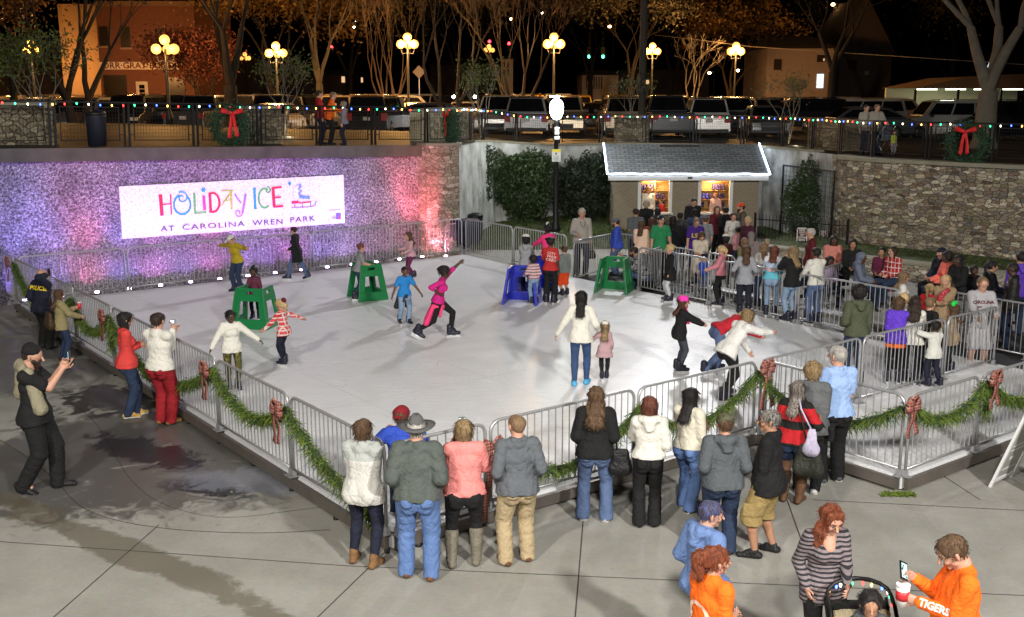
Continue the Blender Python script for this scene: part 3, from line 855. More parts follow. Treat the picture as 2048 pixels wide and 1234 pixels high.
AL = math.atan2(E2.y, E2.x) + PI   # face the outside of the left edge (local -Y points outward)
for t, z, lab in ((16.6, 1.22, 'plaid bow at the far left rink corner'), (9.6, 1.12, 'faded plaid bow between the cup woman and the red sweater woman'), (4.8, 1.14, 'plaid bow right of the man in red trousers'), (2.4, 1.12, 'plaid bow with a long tail, nearest on the left edge')):
 bow(LP(t, z) + (-E1 * .08).to_3d(), ANG + PI / 2 + PI, 1.0, M_BOW, lab, BG, .44)
bow(FP(6.1, 1.22) - (E2 * .08).to_3d(), ANG, 1.0, M_BOW, 'plaid bow above the camouflage cap on the front edge', BG, .6)
bow(FP(1.25, 1.0) - (E2 * .06).to_3d(), ANG, 1.2, M_BOW, 'plaid bow half hidden between the pink sweater and the bald man', BG, .7)
bow(RK(6.12, -2.5, 1.2), ANG, .95, M_BOW, 'plaid bow on the right corner post of the ramp', BG, .42)
bow(RK(7.9, -2.6, 1.28), ANG, .95, M_BOW, 'plaid bow rightmost on the ramp barrier', BG, .42)
def W(px, py, tw=TW):
 r = Vector(ray(px, py)); o = Vector((0, 0, CAM_H))
 nrm = Vector((E2.x, E2.y, 0)); p0 = RK(0, tw)
 k = (p0 - o).dot(nrm) / r.dot(nrm); return o + r * k
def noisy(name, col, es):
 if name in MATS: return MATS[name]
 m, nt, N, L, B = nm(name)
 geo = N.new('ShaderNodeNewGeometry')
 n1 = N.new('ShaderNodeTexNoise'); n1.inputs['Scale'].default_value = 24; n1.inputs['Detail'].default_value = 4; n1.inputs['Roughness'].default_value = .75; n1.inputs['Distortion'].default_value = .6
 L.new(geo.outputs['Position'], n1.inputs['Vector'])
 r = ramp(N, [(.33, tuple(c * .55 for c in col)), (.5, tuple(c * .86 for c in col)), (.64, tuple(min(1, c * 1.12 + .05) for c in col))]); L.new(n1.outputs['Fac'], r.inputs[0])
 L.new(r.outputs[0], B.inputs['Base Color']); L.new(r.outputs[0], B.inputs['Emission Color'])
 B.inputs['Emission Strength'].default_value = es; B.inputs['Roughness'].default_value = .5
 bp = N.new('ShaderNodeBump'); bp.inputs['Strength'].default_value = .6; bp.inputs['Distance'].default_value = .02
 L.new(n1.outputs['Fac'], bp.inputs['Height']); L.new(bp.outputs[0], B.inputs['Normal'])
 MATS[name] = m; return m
sg = empty('projected_sign', W(465, 410), 0, 'white HOLIDAY ICE AT CAROLINA WREN PARK picture projected on the water wall', 'projected sign')  # thin panel and letters off the wall; projector light is put into their emission
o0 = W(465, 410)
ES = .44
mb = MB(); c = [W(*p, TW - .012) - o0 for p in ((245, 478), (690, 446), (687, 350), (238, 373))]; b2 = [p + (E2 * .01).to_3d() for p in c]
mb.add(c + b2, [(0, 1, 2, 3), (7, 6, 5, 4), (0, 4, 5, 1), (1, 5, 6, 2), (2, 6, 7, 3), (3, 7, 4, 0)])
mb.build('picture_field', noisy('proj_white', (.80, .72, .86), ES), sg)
def ZP(x, y, d=.024): return W(220 + x / 4.096, 330 + y / 4.096, TW - d) - o0
def ribbon(pts, w, mat, name='letter', d=.024, closed=False):
 P = [Vector((x, y)) for x, y in pts]; vs = []; n = len(P)
 for i, p in enumerate(P):
  dd = (P[(i + 1) % n if closed else min(i + 1, n - 1)] - P[(i - 1) % n if closed else max(i - 1, 0)]).normalized(); nn = Vector((-dd.y, dd.x)) * w / 2
  for q in (p + nn, p - nn): vs.append(ZP(q.x, q.y, d))
 k = len(vs); vs2 = [v + (E2 * .008).to_3d() for v in vs]
 fs = []
 m = n if closed else n - 1
 for i in range(m):
  j = (i + 1) % n
  fs.append((2 * i, 2 * j, 2 * j + 1, 2 * i + 1)); fs.append((2 * i, 2 * i + k, 2 * j + k, 2 * j)); fs.append((2 * i + 1, 2 * j + 1, 2 * j + 1 + k, 2 * i + 1 + k))
 return vs + vs2, fs
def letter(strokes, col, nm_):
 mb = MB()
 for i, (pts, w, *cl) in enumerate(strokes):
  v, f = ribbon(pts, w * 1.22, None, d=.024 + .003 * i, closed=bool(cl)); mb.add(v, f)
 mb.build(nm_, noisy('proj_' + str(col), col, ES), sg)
def arc_pts(cx, cy, rx, ry, a0, a1, n=20): return [(cx + rx * math.cos(rad(a0 + (a1 - a0) * i / n)), cy + ry * math.sin(rad(a0 + (a1 - a0) * i / n))) for i in range(n + 1)]
def spiral(cx, cy, r0, r1, a0, a1, n=22): return [(cx + (r0 + (r1 - r0) * i / n) * math.cos(rad(a0 + (a1 - a0) * i / n)), cy + (r0 + (r1 - r0) * i / n) * math.sin(rad(a0 + (a1 - a0) * i / n))) for i in range(n + 1)]
RED = (.62, .015, .05); TEAL = (.02, .30, .46); GRN = (.10, .42, .10); OLV = (.34, .42, .05); PUR = (.34, .16, .62); MAG = (.62, .06, .30); DRK = (.16, .12, .24); BLU = (.10, .26, .70)
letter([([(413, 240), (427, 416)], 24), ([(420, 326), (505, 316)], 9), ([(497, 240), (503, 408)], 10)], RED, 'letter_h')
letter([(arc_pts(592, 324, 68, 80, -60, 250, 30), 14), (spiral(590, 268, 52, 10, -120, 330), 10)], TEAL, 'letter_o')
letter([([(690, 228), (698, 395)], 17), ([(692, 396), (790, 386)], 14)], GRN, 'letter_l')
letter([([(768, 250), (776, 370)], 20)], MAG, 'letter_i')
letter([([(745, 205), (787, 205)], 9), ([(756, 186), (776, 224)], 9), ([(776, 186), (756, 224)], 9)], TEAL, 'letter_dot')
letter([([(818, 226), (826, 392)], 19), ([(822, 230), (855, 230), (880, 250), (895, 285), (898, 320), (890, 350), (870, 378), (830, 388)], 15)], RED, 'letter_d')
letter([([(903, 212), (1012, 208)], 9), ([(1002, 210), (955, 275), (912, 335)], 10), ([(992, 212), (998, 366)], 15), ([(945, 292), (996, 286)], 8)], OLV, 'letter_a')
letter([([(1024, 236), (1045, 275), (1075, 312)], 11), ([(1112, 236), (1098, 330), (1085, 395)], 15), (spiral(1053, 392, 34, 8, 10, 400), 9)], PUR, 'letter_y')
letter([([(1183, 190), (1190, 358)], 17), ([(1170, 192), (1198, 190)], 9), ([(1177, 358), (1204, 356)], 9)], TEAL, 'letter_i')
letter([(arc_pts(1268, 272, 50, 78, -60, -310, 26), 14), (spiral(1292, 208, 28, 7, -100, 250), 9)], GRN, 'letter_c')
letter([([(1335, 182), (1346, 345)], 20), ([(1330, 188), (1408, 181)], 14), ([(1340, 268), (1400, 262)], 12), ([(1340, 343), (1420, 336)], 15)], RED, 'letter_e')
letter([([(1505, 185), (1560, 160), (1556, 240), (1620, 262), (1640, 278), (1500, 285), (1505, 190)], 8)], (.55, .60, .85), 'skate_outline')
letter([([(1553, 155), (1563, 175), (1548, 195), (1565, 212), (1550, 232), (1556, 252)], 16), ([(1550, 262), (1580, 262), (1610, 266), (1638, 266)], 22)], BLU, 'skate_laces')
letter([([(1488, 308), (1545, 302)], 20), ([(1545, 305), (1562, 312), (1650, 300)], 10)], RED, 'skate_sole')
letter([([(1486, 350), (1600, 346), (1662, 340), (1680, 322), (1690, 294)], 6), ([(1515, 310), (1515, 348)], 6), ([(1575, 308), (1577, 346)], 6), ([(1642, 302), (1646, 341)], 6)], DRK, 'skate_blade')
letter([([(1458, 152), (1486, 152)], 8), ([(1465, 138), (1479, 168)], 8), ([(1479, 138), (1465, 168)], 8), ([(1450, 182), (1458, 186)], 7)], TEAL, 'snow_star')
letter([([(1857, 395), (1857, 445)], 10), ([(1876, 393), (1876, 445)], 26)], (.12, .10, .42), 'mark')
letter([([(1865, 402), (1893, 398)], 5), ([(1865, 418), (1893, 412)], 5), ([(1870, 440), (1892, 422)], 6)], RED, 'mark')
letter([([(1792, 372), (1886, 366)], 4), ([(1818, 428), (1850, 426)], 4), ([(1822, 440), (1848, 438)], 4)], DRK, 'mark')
Rw = Matrix(((E1.x, 0, -E2.x, 0), (E1.y, 0, -E2.y, 0), (0, 1, 0, 0), (0, 0, 0, 1)))
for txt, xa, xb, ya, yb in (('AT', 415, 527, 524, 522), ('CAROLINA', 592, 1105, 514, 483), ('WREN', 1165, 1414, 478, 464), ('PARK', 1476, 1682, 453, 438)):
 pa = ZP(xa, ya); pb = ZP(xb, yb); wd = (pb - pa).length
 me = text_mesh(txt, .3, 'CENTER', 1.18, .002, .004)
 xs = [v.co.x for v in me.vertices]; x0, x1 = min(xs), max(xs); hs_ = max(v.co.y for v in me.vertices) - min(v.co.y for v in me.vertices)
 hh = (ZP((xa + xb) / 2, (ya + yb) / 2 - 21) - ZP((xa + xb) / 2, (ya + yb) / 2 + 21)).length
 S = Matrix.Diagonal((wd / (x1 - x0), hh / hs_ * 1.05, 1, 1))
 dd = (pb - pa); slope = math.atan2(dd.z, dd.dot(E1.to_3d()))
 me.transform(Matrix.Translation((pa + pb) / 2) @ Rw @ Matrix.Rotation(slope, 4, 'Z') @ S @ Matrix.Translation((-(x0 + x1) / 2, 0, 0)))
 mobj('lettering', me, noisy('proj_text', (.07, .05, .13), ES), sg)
UPC = [(.30, .20, 1.0), (.42, .24, 1.0), (1.0, .22, .55), (.34, .22, 1.0), (.85, .24, .95), (.45, .22, 1.0), (.95, .22, .85), (.6, .26, 1.0), (.48, .2, 1.0), (.9, .22, .95), (.42, .25, 1.0), (.6, .35, 1.0), (.8, .35, .85), (.8, .3, .6), (1.0, .16, .24), (1.0, .25, .4)]
M_BLK = simple('black_metal', (.015, .015, .016), .45, .3)
for i, sx in enumerate([.25, 1.1] + [1.94 + .80 * k for k in range(13)] + [12.15]):
 p = RK(sx, 17.42 if sx < 12 else 17.05)
 e = empty('uplight', p, 0, 'small %s uplight glowing at the foot of the water wall, place %d from the left' % (('violet' if UPC[i][0] < .7 else 'pink'), i + 1), 'uplight', 'uplights along the water wall')
 mb = MB(); mb.lathe([(.07, 0), (.075, .12), (.06, .14)], (0, 0, 0), 12); mb.build('housing', M_BLK, e)
 mb = MB(); mb.sphere((0, 0, .15), (.055, .055, .045), 10, 6); mb.build('lens', glow('lens_%d' % i, tuple(min(1, .45 + .6 * c) for c in UPC[i]), 26), e)
 tt = 17.42 if sx < 12 else 17.0
 for (ox, oz, tz_, wt_, an_) in ((-.02, .15, .95, 430, 105), (-.30, .16, 3.3, 640, 52)):
  q = RK(sx, tt + ox, oz); k_ = 1 if i < 12 else .55 if i < 14 else 2.4
  so = spot('uplight_beam', q, RK(sx, tt + .5, tz_), wt_ * k_ * (.22 if i > 13 and an_ > 90 else 1), UPC[i], .05, an_, 1.0)
  so.parent = e; so.location = q - p; so.matrix_parent_inverse = Matrix.Identity(4)
M_FENCE = simple('black_fence', (.018, .018, .02), .5, .4)
def make_deck_panel(L=1.8, H=1.08):
 pm = MB(); pm.box((.06, 0, H / 2), (.05, .05, H)); pm2 = MB(); pm2.box((L - .06, 0, H / 2), (.05, .05, H))
 rm = MB(); rm.box((L / 2, 0, H + .02), (L + .02, .07, .04))
 fr = MB()
 for z in (.16, H - .10): fr.box((L / 2, 0, z), (L - .34, .025, .025))
 for x in (.19, L - .19): fr.box((x, 0, (H + .06) / 2), (.025, .025, H - .26 + .025))
 for z in (.3, .8):
  for x in (.12, L - .12): fr.box((x, 0, z), (.10, .018, .018))
 wm = MB()
 for k in range(1, 18):
  x = .19 + (L - .38) * k / 18; wm.box((x, 0, (H + .06) / 2), (.006, .006, H - .28))
 for k in range(1, 9):
  z = .16 + (H - .26) * k / 9; wm.box((L / 2, .007, z), (L - .38, .006, .006))
 return [('post', pm), ('post', pm2), ('top_rail', rm), ('frame', fr), ('wire_mesh', wm)]
FR2 = [Vector(p) for p in smooth_poly(FRONT[:-2], 3)]
FL = [Vector((p.x, p.y)) for p in FR2]
def offset_pt(i, P, o):
 d = (P[min(i + 1, len(P) - 1)] - P[max(i - 1, 0)]).normalized(); return P[i] + Vector((-d.y, d.x)) * o
FOFF = [offset_pt(i, FL, .18) for i in range(len(FL))]
acc = [0]
for a, b in zip(FOFF, FOFF[1:]): acc.append(acc[-1] + (b - a).length)
def on_fence(s):
 for i in range(len(FOFF) - 1):
  if s <= acc[i + 1]: return FOFF[i].lerp(FOFF[i + 1], (s - acc[i]) / max(1e-6, acc[i + 1] - acc[i]))
 return FOFF[-1]
def pxof(s): p = on_fence(s); return proj((p.x, p.y, zd(p.x, p.y)))[0]
s0 = next(s for s in np.arange(0, acc[-1], .1) if pxof(s) > -60)
s1 = next(s for s in np.arange(s0, acc[-1], .1) if pxof(s) > 2110 )
NP_ = int(round((s1 - s0) / 1.8)); proto = None
for k in range(NP_):
 a = on_fence(s0 + (s1 - s0) * k / NP_); b = on_fence(s0 + (s1 - s0) * (k + 1) / NP_)
 d = b - a; L = d.length
 za, zb = zd(a.x, a.y), zd(b.x, b.y)
 lab = 'black wire fence panel on the upper promenade, panel %d from the left' % (k + 1)
 if proto is None:
  proto = empty('fence_panel', (0, 0, 0), 0, lab, 'fence panel', 'black wire fence panels on the upper promenade')
  for nm_, m_ in make_deck_panel(): m_.build(nm_, M_FENCE, proto)
  o = proto
 else: o = copy_tree(proto, lab)
 o.location = (a.x, a.y, za); o.scale = (L / 1.8, 1, 1)
 o.rotation_euler = (0, -math.atan2(zb - za, L), math.atan2(d.y, d.x))
BC = [('blue', (.05, .12, 1.0)), ('yellow', (1.0, .55, .10)), ('red', (1.0, .03, .02)), ('green', (.03, .8, .25)), ('white', (1.0, .85, .62))]
bulb_me = []
for nme, c in BC:
 m_ = MB(); m_.sphere((0, 0, -.03), (.019, .019, .029), 8, 6); me = m_.mesh('bulb'); me.materials.append(glow('bulb_' + nme, c, 9)); bulb_me.append(me)
nb = 146; per = 49; wire_pts = []
POS = []
for k in range(nb):
 s = s0 + (s1 - s0) * (k + .5) / nb; p = on_fence(s); i = k
 nrm = Vector((0, -1))
 d = (on_fence(s + .1) - on_fence(s - .1)).normalized(); q = p - Vector((-d.y, d.x)) * .06
 POS.append(Vector((q.x, q.y, zd(p.x, p.y) + 1.09 - .035 * abs(math.sin(PI * s / 1.8)))))
for g in range(3):
 pp = POS[g * per:(g + 1) * per]
 if not pp: continue
 e = empty('string_lights', pp[0], 0, 'coloured bulb string on the %s third of the upper fence' % ('left', 'middle', 'right')[g], 'string lights', 'coloured bulb strings along the upper fence')
 wm = MB(); wm.tube([p - pp[0] for p in pp], .006, 5); wm.build('wire', M_BLK, e)
 for k, p in enumerate(pp):
  b = bpy.data.objects.new('bulb', bulb_me[(k * 1 + g) % 5]); COL.objects.link(b); b.parent = e; b.location = p - pp[0]
M_PIL = mat_stone('pillar_stone', [(0, (.10, .085, .06)), (.4, (.2, .17, .12)), (1, (.30, .27, .2))], 5.0, 1.0, 1.4)
for (xa, xb, off, lab) in ((20, 135, .9, 'far left'), (525, 592, .9, 'beside the first wreath'), (920, 1000, 1.0, 'above the stone pier'), (1228, 1300, 1.0, 'above the rental hut'), (1565, 1636, 1.0, 'left of the couple with the stroller')):
 sa = min(np.arange(s0, s1, .05), key=lambda s: abs(pxof(s) - xa)); sb_ = min(np.arange(s0, s1, .05), key=lambda s: abs(pxof(s) - xb))
 a = on_fence(sa); b = on_fence(sb_); d = (b - a).normalized(); nrm = Vector((-d.y, d.x))
 a2 = a + nrm * off; b2 = b + nrm * off
 z = zd((a2.x + b2.x) / 2, (a2.y + b2.y) / 2)
 pl = wall_strip('stone_block', [a2, b2], z - .1, z + .98, M_PIL, .7)
 tag(pl, 'low stone block behind the upper fence, %s' % lab, 'stone block', 'stone blocks on the upper promenade')
 wall_strip('cap', [a2 - nrm * .03 - d * .03, b2 - nrm * .03 + d * .03], z + .982, z + 1.05, M_CAP, .76, pl)
def wreath(px, py, Rr, label, facing=None, flat=1.0):
 s = min(np.arange(s0, s1, .05), key=lambda q: abs(pxof(q) - px)); p = on_fence(s); d = (on_fence(s + .2) - on_fence(s - .2)).normalized()
 nrm = -Vector((-d.y, d.x)); z = zd(p.x, p.y) + .52
 rz = math.atan2(d.y, d.x) if facing is None else facing
 e = empty('wreath', (p.x + nrm.x * .18, p.y + nrm.y * .18, z), rz, label, 'wreath', 'wreaths with red bows on the upper fence')
 V = []
 for _ in range(4200):
  a = random.uniform(0, 2 * PI); r_ = random.gauss(0, .11); b_ = random.uniform(0, 2 * PI)
  V.append(((Rr + r_ * math.cos(b_)) * math.cos(a), r_ * math.sin(b_) * 1.1, (Rr + r_ * math.cos(b_)) * math.sin(a)))
 mobj('foliage', leaf_mesh('foliage', V, .05, rng, .3), simple('wreath_green', (.03, .075, .04), .8, 0, 0, 60, .5, 6), e)
 w = MB(); w.tube([(Rr * math.cos(2 * PI * k / 24), 0, Rr * math.sin(2 * PI * k / 24)) for k in range(25)], .07, 6, False); w.build('ring', M_WIRE, e)
 f = Vector((math.sin(rz), -math.cos(rz)))
 bow((p.x + nrm.x * .18 + f.x * .14, p.y + nrm.y * .18 + f.y * .14, z + .34), rz, 1.12, M_RED, 'big red bow on the ' + label.replace('green wreath ', 'wreath '), 'big red bows on the wreaths', .55, 2, 'red_bow')
wreath(458, 262, .43, 'green wreath left of the upper stone block')
wreath(893, 262, .40, 'green wreath seen edge on above the stone pier', rad(-72))
wreath(1938, 283, .50, 'green wreath at the right end of the upper fence')
M_GLOBE = glow('lamp_globe_white', (.95, 1.0, .95), 22)
lx = U(1111, 478)
lp_ = AT(1111, 214, lx.y)
e = empty('park_lamp', (lx.x, lx.y, .15), 0, 'white acorn globe park lamp on a dark post with notices', 'park lamp')
hz = lp_.z - .15
mb = MB(); mb.lathe([(.16, 0), (.16, .25), (.10, .5), (.085, 1.2), (.075, hz - .55), (.11, hz - .5), (.11, hz - .42)], (0, 0, 0), 14); mb.build('post', M_BLK, e)
mb = MB(); mb.lathe([(.10, hz - .40), (.17, hz - .33), (.225, hz - .18), (.235, hz), (.21, hz + .14), (.13, hz + .24), (.08, hz + .27)], (0, 0, 0), 20); mb.build('globe', M_GLOBE, e)
mb = MB(); mb.lathe([(.08, hz + .275), (.09, hz + .31), (.05, hz + .34), (.06, hz + .38), (.02, hz + .43)], (0, 0, 0), 12); mb.build('finial', simple('finial_pale', (.6, .65, .5), .4), e)
point('park_lamp_light', (lx.x, lx.y - .45, lp_.z), 260, (.95, 1.0, .92), .22)
for (py, w, h, nme) in ((262, .16, .26, 'speaker_box'), (276, .2, .12, 'bracket')):
 q = AT(1114, py, lx.y - .12); mb = MB(); mb.box((q.x - lx.x, -.14, q.z - .15), (w, .1, h)); mb.build(nme, simple('pale_plastic', (.55, .57, .58), .5), e, bevel=.02)
q = AT(1112, 311, lx.y - .16)
mb = MB(); mb.box((0, -.15, q.z - .15), (.30, .012, .42)); mb.build('notice', simple('notice_white', (.72, .74, .74), .5), e)
mb = MB(); mb.box((0, -.16, q.z - .15 + .165), (.30, .012, .085)); mb.build('notice_header', simple('notice_yellow', (.75, .62, .05), .5), e)
mb = MB()
for k in range(4): mb.box((0, -.159, q.z - .15 - .02 - k * .045), (.2 - .03 * (k % 2), .006, .008))
mb.sphere((-.01, -.158, q.z - .15 + .06), (.03, .006, .035), 8, 6)
mb.build('notice_print', simple('print_dark', (.08, .09, .12), .6), e)
# ============================================================ rental hut, planting, street lamps, cars, trees, buildings
SX0, SX1, SY = 3.55, 8.62, 37.6
HW = 2.05; DEPTH = 3.0
def mat_brick(name, c1, c2, mort, sc=1.0, uvn=False):
 m, nt, N, L, B = nm(name)
 tc = N.new('ShaderNodeTexCoord'); mp = N.new('ShaderNodeMapping')
 mp.inputs['Rotation'].default_value = (PI / 2, 0, 0)
 L.new(tc.outputs['Object'], mp.inputs['Vector'])
 b = N.new('ShaderNodeTexBrick'); b.inputs['Scale'].default_value = sc
 b.inputs['Color1'].default_value = (*c1, 1); b.inputs['Color2'].default_value = (*c2, 1); b.inputs['Mortar'].default_value = (*mort, 1)
 b.inputs['Brick Width'].default_value = .21; b.inputs['Row Height'].default_value = .07; b.inputs['Mortar Size'].default_value = .008
 L.new(mp.outputs[0], b.inputs['Vector']); L.new(b.outputs['Color'], B.inputs['Base Color']); B.inputs['Roughness'].default_value = .8
 return m
M_TANB = mat_brick('tan_brick', (.25, .205, .145), (.215, .18, .125), (.30, .26, .2))
hut = empty('rental_hut', (SX0, SY, 0), 0, 'tan brick skate rental hut with white rope light on its grey roof', 'hut')
W_ = SX1 - SX0
def hx(px): return AT(px, 400, SY).x - SX0
o1a, o1b, o2a, o2b = hx(1281), hx(1338), hx(1401), hx(1459)
mb = MB()
for a, b in ((0, o1a), (o1b, o2a), (o2b, W_)): mb.box(((a + b) / 2, .1, HW / 2), (b - a, .2, HW))
for a, b in ((o1a, o1b), (o2a, o2b)): mb.box(((a + b) / 2, .1, .45), (b - a, .2, .9))
mb.box((.1, DEPTH / 2 + .1, HW / 2), (.2, DEPTH - .2, HW)); mb.box((W_ - .1, DEPTH / 2 + .1, HW / 2), (.2, DEPTH - .2, HW)); mb.box((W_ / 2, DEPTH, HW / 2), (W_ - .4, .2, HW))
mb.build('wall', M_TANB, hut)
M_WHT = simple('white_trim', (.72, .72, .72), .5, 0, .1, 30, .06)
for a, b in ((o1a, o1b), (o2a, o2b)):
 mb = MB()
 mb.box((a - .045, -.02, 1.45), (.11, .06, 1.25)); mb.box((b + .045, -.02, 1.45), (.11, .06, 1.25)); mb.box(((a + b) / 2, -.12, .88), (b - a + .2, .35, .05))
 mb.build('window_frame', M_WHT, hut)
M_PINE = simple('pine_shelving', (.50, .27, .085), .5, 0, .2, 14, .3, 4)
ib = MB(); ib.box((W_ / 2, .9, 1.3), (W_ - .45, .03, 1.6)); ib.build('back_panel', M_PINE, hut)
for a, b in ((o1a, o1b), (o2a, o2b)):
 for z in (.98, 1.28, 1.60, 1.92):
  mb = MB(); mb.box(((a + b) / 2, .74, z), (b - a + .3, .28, .025)); mb.build('shelf', M_PINE, hut)
mb = MB(); mb.box(((o1a + o1b) / 2 + .08, .62, 1.4), (.04, .03, 1.1)); mb.build('upright', M_PINE, hut)
mb = MB(); mb.box((W_ / 2, 1.2, HW + .01), (W_ - .1, 2.6, .02)); mb.build('ceiling', M_PINE, hut)
point('hut_lamp', (SX0 + (o1a + o1b) / 2, SY + .42, 1.93), 60, (1.0, .72, .40), .08)
point('hut_lamp', (SX0 + (o2a + o2b) / 2, SY + .42, 1.93), 60, (1.0, .72, .40), .08)
def mat_shingle():
 m, nt, N, L, B = nm('grey_shingle')
 tc = N.new('ShaderNodeTexCoord')
 b = N.new('ShaderNodeTexBrick'); b.inputs['Scale'].default_value = 1
 b.inputs['Color1'].default_value = (.17, .19, .21, 1); b.inputs['Color2'].default_value = (.27, .29, .31, 1); b.inputs['Mortar'].default_value = (.02, .02, .025, 1)
 b.inputs['Brick Width'].default_value = .30; b.inputs['Row Height'].default_value = .13; b.inputs['Mortar Size'].default_value = .010
 L.new(tc.outputs['Object'], b.inputs['Vector']); L.new(b.outputs['Color'], B.inputs['Base Color']); B.inputs['Roughness'].default_value = .85
 return m
M_SH = mat_shingle()
ez = AT(1370, 349, SY - .32).z; rz_ = AT(1370, 290, SY + 1.3).z
ya, yb = -.35, 1.35; sl = math.atan2(rz_ - ez, yb - ya); ln = math.hypot(rz_ - ez, yb - ya)
for sgn, nme in ((1, 'roof'), (-1, 'roof')):
 mb = MB(); mb.box((0, 0, 0), (W_ + .5, ln, .06))
 o = mb.build(nme, M_SH, hut)
 yc = (ya + yb) / 2 if sgn == 1 else yb + (yb - ya) / 2 + .02
 o.location = (W_ / 2, yc, (ez + rz_) / 2); o.rotation_euler = (sl * sgn, 0, 0)
mb = MB(); mb.box((W_ / 2, ya - .02, ez - .12), (W_ + .46, .04, .16)); mb.box((W_ / 2, ya + .14, ez - .19), (W_ + .4, .3, .02)); mb.build('fascia', M_WHT, hut)
mb = MB()
for x in (.06, W_ - .06): mb.add([(x, .02, HW), (x, 3.0, HW), (x, yb, rz_ - .06), (x + .04, .02, HW), (x + .04, 3.0, HW), (x + .04, yb, rz_ - .06)], [(0, 1, 2), (3, 5, 4), (0, 3, 4, 1), (1, 4, 5, 2), (2, 5, 3, 0)])
mb.build('gable', M_WHT, hut)
mb = MB(); mb.box((W_ / 2 - .1, yb - .14, rz_ - .02), (1.4, .10, .05)); mb.build('ridge_vent', M_BLK, hut)
mb = MB(); mb.box((W_ / 2 + .05, ya - .05, ez - .11), (.16, .02, .06)); mb.build('small_plaque', M_BLK, hut)
M_ROPE = glow('rope_light', (.72, .85, 1.0), 9)
mb = MB()
wob = lambda a, b, n: [a.lerp(b, i / n) + Vector((0, 0, random.uniform(-.008, .008))) for i in range(n + 1)]
A1 = Vector((-.27, yb, rz_ + .07)); A2 = Vector((-.27, ya - .06, ez + .03)); A3 = Vector((W_ + .27, ya - .06, ez + .02)); A4 = Vector((W_ + .24, yb, rz_ + .07))
mb.tube(wob(A1, A2, 8) + wob(A2, A3, 30) + wob(A3, A4, 8), .026, 6); mb.build('rope_light', M_ROPE, hut)
def skate_mesh():
 mb = MB()
 mb.tube([(0, 0, .05), (0, 0, .12), (0, .01, .21)], [.045, .042, .05], 8); mb.tube([(0, -.02, .06), (0, -.13, .05)], [.045, .032], 8)
 mb.box((0, -.05, .015), (.008, .22, .02)); return mb.mesh('skate')
skm = skate_mesh(); skm.materials.append(simple('skate_dark', (.03, .02, .10), .4))
skb = skm.copy(); skb.materials.clear(); skb.materials.append(simple('skate_blue', (.07, .09, .55), .4))
skl = ['top', 'upper', 'middle', 'bottom']
cnt = 0
for wi, (a, b) in enumerate(((o1a, o1b), (o2a, o2b))):
 for zi, z in enumerate((1.61, 1.29, .99)):
  for k in range(8):
   if (wi, zi, k) in ((0, 0, 5), (0, 0, 6), (0, 0, 7), (1, 0, 0), (1, 0, 1), (1, 0, 2), (1, 0, 3), (0, 1, 4), (1, 1, 4), (1, 1, 5), (0, 2, 6), (0, 1, 3), (1, 2, 2)): continue
   blue = wi == 1 and zi == 1 and k in (1, 2)
   o = bpy.data.objects.new('rental_skate', skb if blue else skm); COL.objects.link(o)
   o.location = (SX0 + a + .04 + (b - a - .08) * (k + .5) / 8, SY + .68, z + .002); o.rotation_euler = (0, 0, random.uniform(-.3, .3)); cnt += 1
   tag(o, 'rental skate %s from the left on the %s shelf of the %s hut window' % (('first', 'second', 'third', 'fourth', 'fifth', 'sixth', 'seventh', 'eighth')[k], skl[zi], ('left', 'right')[wi]), 'skate', 'rental skates on the hut shelves')
def leafcloud(name, blobs, n, size, mat, parent=None, aspect=.55, holes=.0):
 P = []
 tot = sum(b[3] * b[4] * b[5] for b in blobs)
 for (x, y, z, a, b, c) in blobs:
  k = int(n * (a * b * c) / tot)
  d = rng.normal(size=(k, 3)); d /= np.linalg.norm(d, axis=1)[:, None]
  r = rng.uniform(.35, 1.0, k) ** .45
  lump = 1 + .16 * np.sin(d[:, 0] * 7 + x) * np.cos(d[:, 2] * 6 + y) + .10 * np.sin(d[:, 1] * 11)
  P.append(np.c_[x + a * d[:, 0] * r * lump, y + b * d[:, 1] * r * lump, z + c * d[:, 2] * r * lump])
 P = np.concatenate(P)
 P = P[P[:, 2] > .02] if parent is None else P
 return mobj(name, leaf_mesh(name, P, size, rng, aspect), mat, parent)
M_IVY = simple('ivy_green', (.035, .060, .020), .55, 0, 0, 60, .55, 3)
M_IVY2 = simple('dark_shrub_green', (.016, .026, .011), .6, 0, 0, 60, .5, 3)
M_BARK = simple('bark', (.16, .12, .085), .9, 0, .6, 18, .35, 5)
def shrub(px, Y, blobs, n, size, mat, label, stems=2, cat='shrub', name='shrub', z=.3):
 x = AT(px, 400, Y).x
 e = empty(name, (x, Y, z), 0, label, cat)
 leafcloud('foliage', blobs, n, size, mat, e)
 mb = MB()
 for k in range(stems):
  mb.tube([(.18 * k - .1, 0, 0), (.1 * k, .05, .5), (.25 * k - .2, 0, 1.3)], [.035, .03, .02], 6)
 mb.build('stem', M_BARK, e); return e
shrub(955, 37.6, [(-.3, 0, 2.35, .95, .35, .75), (.6, .6, 2.2, .9, .35, .5), (-.65, -.3, 1.2, .45, .3, 1.0), (.1, 0, 1.6, .45, .3, .7), (-.45, -.9, 2.35, .55, .35, .65), (-.3, -.9, 1.2, .38, .3, .9), (.9, .8, 1.5, .5, .3, .8)], 9500, .06, M_IVY, 'ivy mass hanging over the white wall just right of the stone pier', 2, 'ivy', 'ivy')
shrub(1048, 38.6, [(0, 0, 1.35, 1.0, .7, 1.25), (.3, .2, 2.1, .9, .5, .6), (-.5, .1, 1.9, .6, .5, .6)], 9500, .065, M_IVY, 'large rounded dark shrub left of the park lamp', 3)
